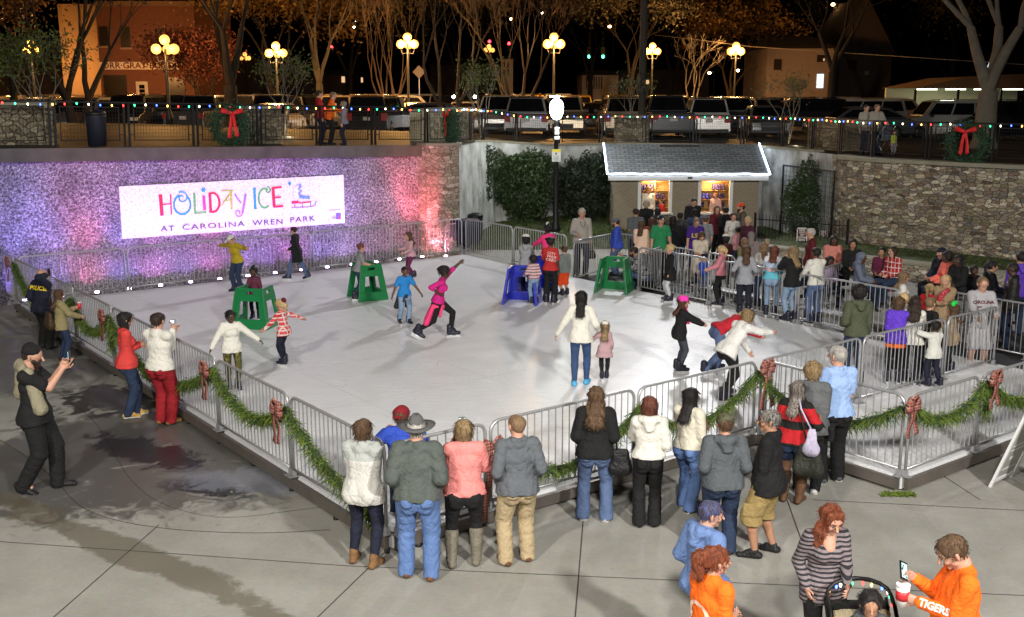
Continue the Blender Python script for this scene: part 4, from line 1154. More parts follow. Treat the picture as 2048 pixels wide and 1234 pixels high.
shrub(1165, 39.0, [(0, 0, 1.35, 1.0, .7, 1.2), (.5, .2, 2.0, .6, .5, .55), (-.6, 0, 1.2, .5, .5, 1.0)], 8500, .06, M_IVY2, 'black green shrub between the park lamp and the rental hut', 2)
tx = 9.30; tx2 = 10.18
te = empty('trellis', (tx, 37.05, 0), math.atan2(-2.95, tx2 - tx), 'dark wire trellis standing against the white wall', 'trellis')
mb = MB(); TL_ = math.hypot(tx2 - tx, 2.95)
for x in (0, TL_): mb.box((x, 0, 1.3), (.05, .05, 2.6))
mb.box((TL_ / 2, 0, 2.575), (TL_ - .05, .05, .05)); mb.box((TL_ / 2, 0, .6), (TL_ - .05, .04, .04)); mb.build('frame', M_BLK, te)
mb = MB()
for k in range(1, 14): mb.box((TL_ * k / 14, 0, 1.58), (.008, .008, 1.94))
for k in range(1, 12): mb.box((TL_ / 2, .009, .62 + 1.93 * k / 12), (TL_ - .05, .008, .008))
mb.build('wire_mesh', M_BLK, te)
shrub(1606, 35.5, [(.12, 0, 2.3, .40, .25, .55), (-.3, 0, 1.7, .32, .25, .5), (.1, 0, 1.5, .5, .28, .6), (-.42, 0, 1.35, .35, .25, .45), (0, 0, .8, .6, .3, .55), (.15, 0, 1.9, .35, .22, .4)], 5500, .05, M_IVY, 'leafy vine climbing the trellis behind the iron fence', 2, 'vine', 'vine', 0.1)
fx0 = AT(1508, 470, 34.6); fx1 = AT(1697, 470, 32.7)
fe = empty('iron_fence', (fx0.x, 34.6, .0), math.atan2(-1.9, fx1.x - fx0.x), 'black iron picket fence between the hut and the stone wall', 'iron fence')
FLn = math.hypot(1.9, fx1.x - fx0.x); mb = MB(); k = 0; x = .05
while x < FLn: mb.box((x, 0, .6), (.014, .014, 1.1)); mb.add([(x - .014, 0, 1.15), (x + .014, 0, 1.15), (x, 0, 1.22)], [(0, 1, 2)]); x += .115
mb.build('pickets', M_BLK, fe)['kind'] = 'stuff'
mb = MB(); mb.box((FLn / 2, .02, 1.02), (FLn, .02, .03)); mb.box((FLn / 2, .02, .2), (FLn, .02, .03)); mb.build('rail', M_BLK, fe)
for x in (.02, FLn * .6, FLn - .02): mb = MB(); mb.box((x, -.02, .62), (.05, .05, 1.24)); mb.build('post', M_BLK, fe)
M_SGN = simple('sign_red_black', (.09, .02, .022), .5)
for (px, py, Y, sc_, lab) in ((1604, 470, 33.4, 1.0, 'DO NOT CLIMB style warning sign left of the grey haired man'), (1647, 472, 34.2, .85, 'smaller dark warning sign right of the grey haired man')):
 p = AT(px, py, Y); e = empty('warning_sign', (p.x, Y, 0), rad(-14), lab.replace('DO NOT CLIMB style', 'white framed red'), 'sign', 'warning signs by the iron fence')
 w, h = .32 * sc_, .46 * sc_; z = p.z
 mb = MB(); mb.prism([(-w / 2, -h / 2 + .04), (-w / 2 + .04, -h / 2), (w / 2 - .04, -h / 2), (w / 2, -h / 2 + .04), (w / 2, h / 2 - .04), (w / 2 - .04, h / 2), (-w / 2 + .04, h / 2), (-w / 2, h / 2 - .04)], 0, .01, Matrix.Translation((0, 0, z)) @ Matrix.Rotation(PI / 2, 4, 'X')); mb.build('board', simple('sign_white', (.75, .75, .72), .5) if sc_ == 1 else simple('sign_dim', (.3, .28, .26), .5), e)
 mb = MB(); mb.box((0, -.013, z), (w - .05, .004, h - .05)); mb.build('panel', M_SGN, e)
 for k, tx_ in enumerate(('KEEP', 'OUT', 'OF', 'FLOWER', 'BEDS')):
  sign_text('lettering', tx_, .085 * sc_, simple('sign_white', (.75, .75, .72), .5), Matrix.Translation((0, -.018, z + .16 * sc_ - k * .08 * sc_)) @ Matrix.Rotation(PI / 2, 4, 'X'), e, bold=.002)
 mb = MB(); mb.box((0, .02, z / 2), (.03, .02, z)); mb.build('stake', M_BLK, e)
fp = U(1752, 498, .45)
def bin_(p, label, col=(.015, .017, .03)):
 e = empty('litter_bin', p, 0, label, 'litter bin'); mb = MB(); mb.lathe([(.22, .02), (.25, .75), (.26, .78)], (0, 0, 0), 16); mb.build('drum', simple('bin_dark', col, .5), e)
 mb = MB(); mb.lathe([(.27, .785), (.25, .86), (.12, .92)], (0, 0, 0), 16); mb.build('lid', M_BLK, e)
b0 = U(951, 478, .25); bin_((b0.x, b0.y, .2), 'round dark litter bin on the grass bank right of the stone pier')
z3 = onlot(180, 296); z3.y += .5; bin_((z3.x, z3.y, zd(z3.x, z3.y)), 'dark litter bin behind the upper fence beside the left stone block')
cx_ = RK(12.45, 17.15); e = empty('covered_stack', (cx_.x, cx_.y, 0), ANG, 'dark blue cloth thrown over stacked barriers by the stone pier', 'cloth cover')
mb = MB(); rows = []
for i in range(9):
 x = -.7 + 1.4 * i / 8; rows.append([(x, -.22 - .03 * math.sin(i * 2.1), .45 + .08 * math.sin(i * 1.3)), (x, -.17, 1.28 + .02 * math.sin(i)), (x, .1, 1.33), (x, .2 + .02 * math.sin(i * 2), .6)])
vs = [q for r_ in rows for q in r_]; mb.add(vs, [(4 * i + j, 4 * i + 4 + j, 4 * i + 5 + j, 4 * i + 1 + j) for i in range(8) for j in range(3)], True)
o = mb.build('cloth', simple('navy_cloth', (.012, .016, .045), .8), e); o.location = (.5, .05, 0); o.scale = (.62, 1, .92)
o.modifiers.new('s', 'SOLIDIFY').thickness = .01
M_GO = glow('globe_sodium', (1.0, .50, .11), 1.75)
LAMPS = [(330, 95, 44, .9, 'tall lamp with bright globes in front of the brick building'), (552, 104, 56, .95, 'lamp with three globes right of the red leaved tree'), (62, 97, 60, .85, 'lamp cluster half hidden in the left tree'), (815, 86, 58, 1.0, 'three globe lamp between the bare lit trees'),
   (1108, 86, 60, 1.1, 'ornate three globe lamp behind the park lamp'), (1305, 101, 74, 1.0, 'three globe lamp right of the dark utility pole'), (1472, 101, 76, 1.2, 'low bright globe lamp beside the orange leaved tree'), (978, 99, 112, 1.0, 'small distant three globe lamp'), (490, 115, 105, .9, 'faint distant lamp left of the three globe lamp')]
for i, (px, py, Y, sc_, lab) in enumerate(LAMPS):
 p = AT(px, py, Y); zb = zd(p.x, Y); h = p.z - zb
 e = empty('street_lamp', (p.x, Y, zb), 0, lab, 'street lamp', 'globe street lamps along the parking lot')
 mb = MB(); mb.lathe([(.16, 0), (.16, .3), (.08, .6), (.055, h - .6), (.05, h - .05)], (0, 0, 0), 10)
 mb.build('post', M_BLK, e)
 mb = MB(); gl = [(0, 0, .30)] + [(.36 * math.cos(a), .36 * math.sin(a), -.06) for a in ((0, PI / 2, PI) if i not in (2,) else (.4, 2.2, 3.3, 5))]
 for g in gl[1:]: mb.tube([(0, 0, h - .5), (g[0] * .8, g[1] * .8, h - .55), (g[0], g[1], h - .28)], .022, 6)
 mb.build('arms', M_BLK, e)
 for g in gl:
  m_ = MB(); m_.sphere((g[0], g[1], h + g[2]), .225 * sc_, 14, 10); m_.build('globe', M_GO, e)
 if Y < 100: point('street_or_fill_light', (p.x, Y - .75, p.z - .1), 450 if i == 0 else 2300 if i not in (6,) else 2600, (1.0, .50, .15), .3)
for i, (px, py, Y, col, st, r_) in enumerate(((1022, 38, 120, 'o', 30, .14), (1085, 26, 125, 'w', 20, .14), (1219, 53, 110, 'o', 45, .16), (1546, 25, 100, 'g', 30, .17), (1666, 9, 95, 'o', 20, .16), (707, 54, 115, 'g', 25, .14), (713, 43, 130, 'w', 20, .13), (572, 48, 120, 'w', 20, .11), (1419, 146, 95, 'o', 40, .14), (1476, 141, 98, 'o', 40, .14), (1507, 158, 120, 'w', 15, .1), (473, 144, 120, 'w', 20, .1), (1412, 290 - 132, 130, 'w', 8, .06))):
 p = AT(px, py, Y); zb = 2.8
 c_ = {'o': (1.0, .55, .2), 'w': (1.0, .9, .7), 'g': (.85, 1.0, .7)}[col]
 e = empty('mast_light', (p.x, Y, zb), 0, 'distant %s mast light, number %d of the far lights from the left' % ({'o': 'orange', 'w': 'warm white', 'g': 'greenish white'}[col], i + 1), 'mast light', 'distant mast lights')
 h = p.z - zb; mb = MB(); mb.tube([(.4, 0, 0), (.4, 0, h + .1), (.05, 0, h + .12)], [.07, .05, .04], 6); mb.build('mast', M_BLK, e)
 mb = MB(); mb.sphere((0, 0, h), (r_, r_, r_ * .8), 10, 8); mb.build('lamp_head', glow('mast_' + col, c_, st), e)
for i, (px, Y) in enumerate(((1178, 100), (1206, 100))):
 p = AT(px, 106, Y); e = empty('traffic_light', (p.x, Y, p.z), 0, 'hanging traffic light showing green, %s of the pair' % ('left', 'right')[i], 'traffic light', 'hanging green traffic lights')
 mb = MB(); mb.box((0, 0, 0), (.34, .3, 1.0)); mb.tube([(0, 0, .5), (0, 0, 1.8)], .03, 5); mb.build('housing', simple('signal_yellow', (.35, .25, .03), .5), e)
 mb = MB(); mb.sphere((0, -.16, -.32), (.13, .05, .13), 10, 6); mb.build('green_lens', glow('sig_green', (.05, 1.0, .65), 14), e)
 mb = MB(); mb.sphere((0, -.16, .3), (.12, .03, .12), 10, 6); mb.sphere((0, -.16, 0), (.12, .03, .12), 10, 6); mb.build('dark_lens', simple('sig_dark', (.2, .08, .02), .4), e)
for i, (px, py) in enumerate(((664, 94), (1018, 88), (979, 84))):
 p = AT(px, py, 118); e = empty('traffic_light', (p.x, 118, p.z), 0, 'distant traffic light showing red, %s' % ('left of the three globe lamp', 'right of the small distant lamp', 'above the small distant lamp')[i], 'traffic light', 'distant red traffic lights')
 mb = MB(); mb.box((0, 0, -.25), (.32, .28, .95)); mb.build('housing', M_BLK, e)
 mb = MB(); mb.sphere((0, -.15, .05), (.15, .06, .15), 10, 6); mb.build('red_lens', glow('sig_red', (1.0, .03, .04), 12), e)
pu = AT(1284, 200, 43.4)
e = empty('flood_pole', (pu.x, 43.4, zd(pu.x, 43.4)), 0, 'tall dark utility pole behind the rental hut roof', 'pole')
mb = MB(); mb.lathe([(.15, 0), (.12, 10.6)], (0, 0, 0), 10); mb.build('mast', simple('pole_dark', (.03, .026, .024), .8, 0, .3, 20), e)
mb = MB(); mb.box((0, 0, 10.4), (1.6, .1, .1))
for x in (-.6, 0, .6): mb.box((x, -.15, 10.2), (.4, .2, .3))
mb.build('lamp_bank', M_BLK, e)
cb = empty('overhead_cable', AT(1310, 70, 80), 0, 'pale overhead cable crossing behind the trees at upper right', 'cable'); c0 = AT(1310, 70, 80)
mb = MB(); mb.tube([p - c0 for p in [AT(*q) for q in ((1310, 70, 80), (1400, 80, 78), (1500, 93, 72), (1620, 101, 68), (1785, 112, 64), (2060, 130, 58))]], .022, 5); mb.build('wire', simple('cable_grey', (.35, .28, .2), .5), cb)
p = AT(838, 144, 66); e = empty('road_sign', (p.x, 66, 2.8), 0, 'orange lit diamond road sign seen from behind', 'road sign')
mb = MB(); mb.box((0, 0, p.z - 2.8), (.55, .02, .55), M=Matrix.Translation((0, 0, p.z - 2.8)) @ Matrix.Rotation(PI / 4, 4, 'Y')); mb.build('board', simple('sign_back', (.4, .32, .25), .5), e)
mb = MB(); mb.box((0, .03, (p.z - 2.8) / 2), (.05, .03, p.z - 2.8)); mb.build('post', M_GALV, e)
M_GLASS = simple('car_glass', (.008, .008, .010), .06, 0, 0, 60, .1, 2, .6)
M_TYRE = simple('tyre', (.012, .012, .012), .8)
M_RIM = simple('alloy_rim', (.5, .48, .45), .3, .9)
M_TAIL = glow('tail_lamp', (.35, .015, .01), .03)
M_HEAD = simple('head_lamp', (.6, .6, .58), .1, 0, 0, 60, .1, 2, .8)
M_PLATE = simple('plate', (.6, .6, .58), .4)
def make_car(kind):
 """returns dict part -> mesh, length along +X (front at +X), origin on the ground at the centre"""
 if kind == 'suv': Lc, Wc, belt, roof = 4.8, 1.9, 1.08, 1.78; cab = [(-2.28, belt), (-2.12, roof - .06), (-1.7, roof), (.55, roof), (.85, roof - .05), (1.35, belt)]; hood = .98
 elif kind == 'van': Lc, Wc, belt, roof = 5.0, 1.95, 1.05, 1.76; cab = [(-2.4, belt), (-2.25, roof - .08), (-1.9, roof), (.9, roof), (1.2, roof - .08), (1.85, belt)]; hood = .95
 elif kind == 'pickup': Lc, Wc, belt, roof = 5.6, 1.95, 1.15, 1.85; cab = [(-.85, belt), (-.7, roof - .05), (-.45, roof), (.75, roof), (1.0, roof - .06), (1.45, belt)]; hood = 1.08
 else: Lc, Wc, belt, roof = 4.7, 1.8, .93, 1.44; cab = [(-1.95, belt), (-1.2, roof - .04), (-.75, roof), (.3, roof), (.6, roof - .04), (1.3, belt)]; hood = .85
 hl = Lc / 2
 body = [(-hl, .32), (-hl + .02, belt - .18), (-hl + .1, belt - .02), (cab[0][0], belt), (cab[-1][0], belt), (hl - .25, hood - .1), (hl - .03, hood - .25), (hl, .35), (hl - .1, .25), (-hl + .1, .25)]
 if kind == 'sedan': body[2] = (-hl + .12, belt - .05)
 D = {}
 def slab(poly, w0, w1, zb, zt):
  n = len(poly); vs = []
  for sgn in (-1, 1):
   for x, z in poly:
    t = 0 if zt == zb else max(0, min(1, (z - zb) / (zt - zb))); w = w0 + (w1 - w0) * t
    vs.append((x, sgn * w / 2, z))
  fs = [tuple(range(n)), tuple(range(2 * n - 1, n - 1, -1))] + [(i, i + n, (i + 1) % n + n, (i + 1) % n) for i in range(n)]
  return vs, fs
 mb = MB(); v, f = slab(body[::-1], Wc, Wc * .96, .25, belt); mb.add(v, f); v, f = slab(cab[::-1] , Wc * .93, Wc * .74, belt, roof); mb.add(v, f)
 if kind == 'suv':
  for sg in (-1, 1): mb.tube([(-1.8, sg * Wc * .34, roof + .04), (.5, sg * Wc * .34, roof + .04)], .02, 5)
 D['body'] = mb.mesh('body')
 gl = MB()
 def wat(z): return (Wc * .93 + (Wc * .74 - Wc * .93) * (z - belt) / (roof - belt)) / 2
 za, zb_ = belt + .05, roof - .12
 x0b = cab[0][0] + .12; x0t = cab[1][0] + .12; x1t = cab[-2][0] - .1; x1b = cab[-1][0] - .2
 xs = [0, .33, .66, 1.0] if kind != 'pickup' else [0, .5, 1]
 for sg in (-1, 1):
  for a, b in zip(xs, xs[1:]):
   a2 = a + .012; b2 = b - .012
   q = [(x0b + (x1b - x0b) * a2, za), (x0b + (x1b - x0b) * b2, za), (x0t + (x1t - x0t) * b2, zb_), (x0t + (x1t - x0t) * a2, zb_)]
   gl.add([(x, sg * (wat(z) + .008), z) for x, z in q], [(0, 1, 2, 3) if sg < 0 else (3, 2, 1, 0)])
 def endglass(pb, pt, off):
  (xb, zb0), (xt, zt0) = pb, pt; z0 = zb0 + .06; z1 = zt0 - .02; t0 = (z0 - zb0) / (zt0 - zb0); t1 = (z1 - zb0) / (zt0 - zb0)
  X0 = xb + (xt - xb) * t0 + off; X1 = xb + (xt - xb) * t1 + off
  w0_ = wat(z0) - .08; w1_ = wat(z1) - .08
  gl.add([(X0, -w0_, z0), (X0, w0_, z0), (X1, w1_, z1), (X1, -w1_, z1)], [(0, 1, 2, 3) if off > 0 else (3, 2, 1, 0)])
 endglass(cab[0], cab[1], -.012); endglass(cab[-1], cab[-2], .012)
 D['window'] = gl.mesh('window')
 hz_ = .33 if kind != 'sedan' else .31
 wx = Lc * .30
 wl = []
 for x in (-wx, wx * 1.06):
  for sg in (-1, 1):
   M = Matrix.Translation((x, sg * (Wc / 2 - .10), hz_)) @ Matrix.Rotation(PI / 2, 4, 'X')
   w = MB(); prof = [(hz_ - .12, -.11), (hz_, -.09), (hz_, .09), (hz_ - .12, .11)]; w.lathe(prof, (0, 0, 0), 20)
   w.v = [tuple(M @ Vector(v)) for v in w.v]
   r_ = MB(); r_.lathe([(.03, -.118), (hz_ - .125, -.113), (hz_ - .125, .113), (.03, .118)], (0, 0, 0), 12)
   for k in range(5):
    a = 2 * PI * k / 5; r_.box((math.cos(a) * .1, math.sin(a) * .1, 0), (.2, .04, .245), a)
   r_.v = [tuple(M @ Vector(v)) for v in r_.v]
   wl.append((w.mesh('wheel'), r_.mesh('rim')))
 D['wheels'] = wl
 tl = []
 for sg in (-1, 1):
  t = MB(); t.box((-hl + .02, sg * (Wc / 2 - .16), belt - .22), (.06, .26, .22 if kind in ('sedan', 'pickup') else .34)); tl.append(('tail_light', t.mesh('tail_light'), M_TAIL))
  t = MB(); t.box((hl - .06, sg * (Wc / 2 - .22), hood - .22), (.1, .36, .14)); tl.append(('headlight', t.mesh('headlight'), M_HEAD))
  t = MB(); t.box((cab[-1][0] - .35, sg * (Wc / 2 + .08), belt + .03), (.12, .2, .14)); tl.append(('wing_mirror', t.mesh('wing_mirror'), M_BLK))
 t = MB(); t.box((-hl - .012, 0, belt - .3), (.02, .32, .16)); tl.append(('number_plate', t.mesh('number_plate'), M_PLATE))
 t = MB(); t.box((hl - .02, 0, .45), (.08, Wc * .5, .18)); t.box((-hl + .0, 0, .36), (.08, Wc * .9, .10)); tl.append(('bumper', t.mesh('bumper'), M_BLK))
 D['bits'] = tl
 for me in (D['window'],): me.materials.append(M_GLASS)
 for w, r_ in wl: w.materials.append(M_TYRE); r_.materials.append(M_RIM)
 for _, me, mm in tl: me.materials.append(mm)
 D['body'].materials.append(M_BLK)
 return D
CARP = {}
PAINT = {'black': (.022, .022, .025), 'white': (.55, .53, .50), 'silver': (.28, .28, .29), 'tan': (.42, .33, .22), 'red': (.16, .02, .015), 'yellow': (.75, .42, .04), 'grey': (.09, .09, .10), 'navy': (.015, .02, .05)}
def car(px, Y, kind, col, rz, label, z=None):
 p = AT(px, 220, Y); zb = zd(p.x, Y)
 e = empty('parked_car', (p.x, Y, zb), rad(rz), label, 'car', 'cars parked in the lot behind the fence')
 if kind not in CARP: CARP[kind] = make_car(kind)
 D = CARP[kind]
 def add(n_, me, par): o = bpy.data.objects.new(n_, me); COL.objects.link(o); o.parent = par; return o
 b = add('body', D['body'], e); b.material_slots[0].link = 'OBJECT'; b.material_slots[0].material = simple('car_paint_' + col, PAINT[col], .22, .3, 0, 60, .05, 2, .6, coat=.6)
 md = b.modifiers.new('bevel', 'BEVEL'); md.width = .07; md.segments = 2; md.limit_method = 'ANGLE'; md.angle_limit = rad(25)
 add('window', D['window'], e)
 for w, r_ in D['wheels']: o = add('wheel', w, e); add('rim', r_, o)
 for n_, me, _ in D['bits']: add(n_, me, e)
 return e
CARS = [(135, 56, 'suv', 'tan', 180, 'tan SUV side on, behind the far left stone block'), (60, 64, 'sedan', 'white', 180, 'pale car mostly hidden at the left edge behind the sapling'), (235, 57, 'van', 'black', 0, 'dark minivan just right of the tan SUV at the left'),
  (352, 53, 'pickup', 'black', 180, 'black pickup with a shining wheel left of the first wreath'), (440, 62, 'suv', 'black', 90, 'black SUV behind the first wreath'), (545, 55, 'pickup', 'black', 0, 'black pickup behind the first sapling'),
  (640, 64, 'suv', 'grey', 90, 'dark grey SUV behind the red and orange shirted pair'), (725, 56, 'suv', 'tan', 180, 'tan SUV right of the person in the orange shirt'), (800, 60, 'van', 'silver', 0, 'silver roofed van in the second row near the centre left'),
  (850, 53, 'sedan', 'grey', 180, 'grey sedan right behind the fence left of the edge on wreath'), (970, 58, 'sedan', 'navy', 90, 'dark blue car behind the small tree above the stone pier'), (1037, 58, 'suv', 'silver', -90, 'silver hatchback left of the yellow car'),
  (1085, 68, 'suv', 'yellow', 90, 'yellow car left of the park lamp'), (1116, 61, 'pickup', 'grey', 90, 'tall grey truck directly behind the park lamp'), (1152, 68, 'van', 'yellow', 90, 'yellow car right of the park lamp'), (1190, 57, 'sedan', 'black', 90, 'black sedan rear on, right of the yellow cars'),
  (1232, 63, 'suv', 'black', 90, 'black SUV tucked behind the utility pole'), (1283, 59, 'sedan', 'black', 90, 'black sedan behind the third sapling'), (1345, 68, 'suv', 'white', 60, 'white SUV angled behind the black minivan'), (1378, 58, 'van', 'black', 90, 'black minivan rear on with a pale plate'),
  (1420, 64, 'sedan', 'white', 75, 'white car between the black minivan and the silver SUV'), (1466, 58, 'suv', 'silver', -90, 'silver SUV facing the fence with round headlights'), (1518, 62, 'van', 'silver', -80, 'silver van facing the fence left of the fourth sapling'),
  (1605, 60, 'suv', 'black', 180, 'long black SUV side on behind the fourth sapling'), (1655, 68, 'suv', 'white', 180, 'pale SUV roof showing behind the long black SUV'), (1718, 62, 'van', 'white', 180, 'white van behind the couple with the stroller'), (1790, 66, 'suv', 'tan', 0, 'tan SUV side on, in the second row at right'),
  (1718, 50, 'sedan', 'grey', 180, 'grey sedan close behind the couple at the right of the fence'), (1890, 52, 'suv', 'white', 180, 'big white SUV side on near the right wreath'), (1880, 72, 'sedan', 'black', 180, 'dark sedan in front of the lit canopy'), (2020, 50, 'suv', 'black', 180, 'black SUV at the right edge behind the big tree'),
  (1950, 68, 'sedan', 'red', 180, 'dark red sedan beyond the big pale tree'), (1570, 74, 'sedan', 'red', 90, 'dark red car in the third row at right'), (1230, 84, 'suv', 'yellow', 90, 'yellow lit SUV in front of the low white porch'), (900, 84, 'suv', 'black', 90, 'black SUV in the third row left of the bare tree'),
  (835, 82, 'van', 'white', 180, 'white van in the far row under the diamond sign'), (700, 80, 'sedan', 'black', 90, 'far row black car left of the white van'), (760, 78, 'sedan', 'navy', 90, 'far row dark blue car beside the lit myrtle'), (1000, 76, 'sedan', 'black', 90, 'far row black car below the porch columns'),
  (1105, 88, 'suv', 'silver', 90, 'far row silver SUV above the yellow car'), (1310, 86, 'suv', 'black', 90, 'far row black SUV with a red light behind'), (1500, 84, 'sedan', 'white', 90, 'far row pale car beneath the orange tree'), (300, 66, 'suv', 'grey', 90, 'dark grey SUV beside the door of the brick building')]
for c_ in CARS: car(*c_)
FARC = [(20, 70), (95, 72), (165, 70), (265, 72), (410, 72), (480, 70), (530, 74), (590, 72), (660, 73), (770, 70), (905, 70), (945, 72), (1010, 68), (1060, 74), (1205, 76), (1260, 74), (1400, 76), (1445, 74), (1545, 72), (1600, 74), (1700, 76), (1745, 78), (1830, 76), (1940, 60), (15, 56), (270, 50), (410, 52), (490, 58), (105, 51), (190, 52), (555, 51), (755, 51), (820, 57), (600, 60), (680, 56), (930, 56), (1000, 52), (1060, 50), (1130, 52), (1240, 51), (1330, 50), (1410, 51), (1530, 51)]
ORD = 'first second third fourth fifth sixth seventh eighth ninth tenth eleventh twelfth thirteenth fourteenth fifteenth sixteenth seventeenth eighteenth nineteenth twentieth'.split()
kk_ = {}
for (px, Y), row_ in sorted(((c_, 'front' if c_[1] < 66 else 'back') for c_ in FARC)):
 kind, col = random.choice((('suv', 'black'), ('sedan', 'silver'), ('suv', 'white'), ('van', 'silver'), ('sedan', 'white'), ('suv', 'tan'), ('pickup', 'grey'), ('sedan', 'navy')))
 kk_[row_] = kk_.get(row_, 0) + 1
 if kk_[row_] > 20: row_ = 'far'; kk_[row_] = kk_.get(row_, 0) + 1
 car(px, Y, kind, col, random.choice((90, -90, 90, 85, -95)), 'unlit %s %s, %s car from the left in the %s rows of the lot' % ({'navy': 'dark blue'}.get(col, col), {'suv': 'SUV', 'van': 'minivan'}.get(kind, kind), ORD[kk_[row_] - 1], row_))
p = AT(932, 193, 66)
e = empty('lit_car', (p.x, 66, zd(p.x, 66)), rad(-90), 'car facing the fence with its headlamps on', 'car')
D = CARP['sedan']
for n_, me in (('body', D['body']), ('window', D['window'])):
 o = bpy.data.objects.new(n_, me); COL.objects.link(o); o.parent = e
 if n_ == 'body': o.modifiers.new('bevel', 'BEVEL').width = .06
for sg in (-1, 1):
 mb = MB(); mb.sphere((2.34, sg * .62, p.z - zd(p.x, 66)), (.05, .10, .09), 10, 6); mb.build('headlight', glow('beam_white', (1, .85, .65), 30), e)
M_BARKP = simple('pale_bark', (.17, .145, .115), .9, 0, .7, 9, .4, 3)
M_BARKD = simple('dark_bark', (.026, .02, .015), .9, 0, .6, 12, .4, 3)
M_BARKO = simple('myrtle_bark', (.075, .048, .03), .7, 0, .4, 14, .3, 3)
M_LFD = simple('leaf_dark', (.042, .034, .016), .7, 0, 0, 60, .6, 2)
M_LFO = simple('leaf_orange', (.17, .09, .02), .7, 0, 0, 60, .5, 2)
M_LFR = simple('leaf_red', (.15, .04, .02), .7, 0, 0, 60, .5, 2)
M_LFG = simple('leaf_sapling', (.10, .12, .03), .7, 0, 0, 60, .5, 2)
def grow(mb, tips, p, d, r, ln, depth, spread, up, rnd, min_r=.008, sides=6, kids=(2, 3)):
 pts = [p]; rr = [r]; q = p.copy(); dd = d.copy()
 for i in range(3):
  dd = (dd + Vector((rnd.gauss(0, .10), rnd.gauss(0, .10), rnd.gauss(0, .05) + up * .06))).normalized()
  q = q + dd * ln / 3; pts.append(q.copy()); rr.append(r * (1 - .12 * (i + 1)))
 mb.tube(pts, rr, sides if depth > 2 else 4, cap=False)
 if depth <= 2:
  for t in pts[1:]: tips.append(t.copy())
 if depth == 0: return
 n = rnd.choice(kids)
 for k in range(n):
  a = rnd.uniform(0, 2 * PI) + 2 * PI * k / n
  ax = dd.orthogonal().normalized(); ax.rotate(Matrix.Rotation(a, 3, dd))
  nd = dd.copy(); nd.rotate(Matrix.Rotation(spread * rnd.uniform(.6, 1.3), 3, ax)); nd = (nd + Vector((0, 0, up * .25))).normalized()
  grow(mb, tips, q, nd, max(min_r, rr[-1] * (.72 if n == 2 else .62)), ln * rnd.uniform(.68, .88), depth - 1, spread, up, rnd, min_r, sides, kids)
def tree(px, Y, label, trunk_h, r, ln, depth, spread, up, bark, leaf, nleaf, lsize, seed, stems=1, lean=0, name='tree', cat='tree', base_py=None, kids=(2, 3), spreadleaf=.45, z=None, minr=.012):
 rnd = random.Random(seed); x = AT(px, 200, Y).x; zb = zd(x, Y) if z is None else z
 e = empty(name, (x, Y, zb), 0, label, cat)
 mb = MB(); tips = []
 for s_ in range(stems):
  a = 2 * PI * s_ / max(1, stems) + rnd.random(); off = Vector((math.cos(a), math.sin(a), 0)) * (.0 if stems == 1 else r * 1.3)
  d = Vector((math.cos(a) * (.22 if stems > 1 else 0) + lean, math.sin(a) * (.12 if stems > 1 else 0), 1)).normalized()
  p = off.copy(); q = p + d * trunk_h
  mb.tube([p - Vector((0, 0, .1)), p + d * trunk_h * .15, p + d * trunk_h * .5, q], [r * 1.5, r * 1.1, r, r * .9], 8, cap=False)
  k = 2 if stems > 1 else 3
  for j in range(k):
   aa = 2 * PI * j / k + rnd.random(); dd = (d + Vector((math.cos(aa), math.sin(aa) * .7, 0)) * math.tan(spread) * .8).normalized()
   grow(mb, tips, q, dd, r * (.72 if k == 2 else .62), ln, depth, spread, up, rnd, minr, kids=kids)
 mb.build('trunk', bark, e)
 if nleaf:
  T = np.array([t[:] for t in tips]); idx = rng.integers(0, len(T), nleaf)
  P = T[idx] + rng.normal(size=(nleaf, 3)) * spreadleaf
  cell = (np.sin(P[:, 0] * 2.3 + seed) + np.cos(P[:, 1] * 2.1) + np.sin(P[:, 2] * 2.7 + 1)) > -.9
  P = P[cell]
  mobj('crown', leaf_mesh('crown', P, lsize, rng, .6), leaf, e)
 return e
tree(152, 47, 'large dark forked tree in front of the orange lit building corner', 1.3, .19, 2.3, 5, rad(24), .5, M_BARKD, M_LFD, 8840, .10, 3, 3)
tree(462, 46, 'broad dark tree rising behind the first wreath', 1.8, .30, 2.4, 5, rad(27), .5, M_BARKD, M_LFD, 11900, .10, 12)
tree(28, 52, 'rust lit leafy tree at the far left', 1.8, .22, 2.1, 5, rad(28), .3, M_BARKD, M_LFO, 15300, .11, 5, spreadleaf=.6)
tree(402, 60, 'small red leaved tree right of the brick building', .8, .14, 1.35, 4, rad(30), .25, M_BARKD, M_LFR, 10200, .10, 8, spreadleaf=.4)
tree(545, 66, 'amber lit tree glowing behind the three globe lamp', 1.8, .24, 2.4, 5, rad(28), .3, M_BARKD, M_LFO, 18700, .13, 9, spreadleaf=.7)
tree(640, 58, 'dark slender tree left of centre in the lot', 2.4, .20, 2.3, 5, rad(25), .5, M_BARKD, M_LFD, 11050, .11, 21)
tree(780, 62, 'bare crepe myrtle lit orange left of the centre lamp', .8, .10, 2.0, 5, rad(13), .8, M_BARKO, M_LFD, 1200, .09, 31, 4, kids=(2, 2), minr=.018)
tree(897, 51, 'bare fan shaped myrtle with a lit trunk above the stone pier', 1.3, .13, 2.0, 5, rad(19), .6, M_BARKO, None, 0, .1, 36, 2, kids=(2, 3), minr=.014)
tree(1035, 56, 'bare fan shaped tree with fine twigs near the porch columns', .9, .15, 2.0, 6, rad(17), .6, M_BARKO, None, 0, .1, 44, 2, kids=(2, 3), minr=.011)
tree(1458, 84, 'orange leaved tree glowing behind the low globe lamp', 1.6, .20, 2.3, 5, rad(28), .2, M_BARKO, M_LFO, 8000, .14, 51, spreadleaf=.6)
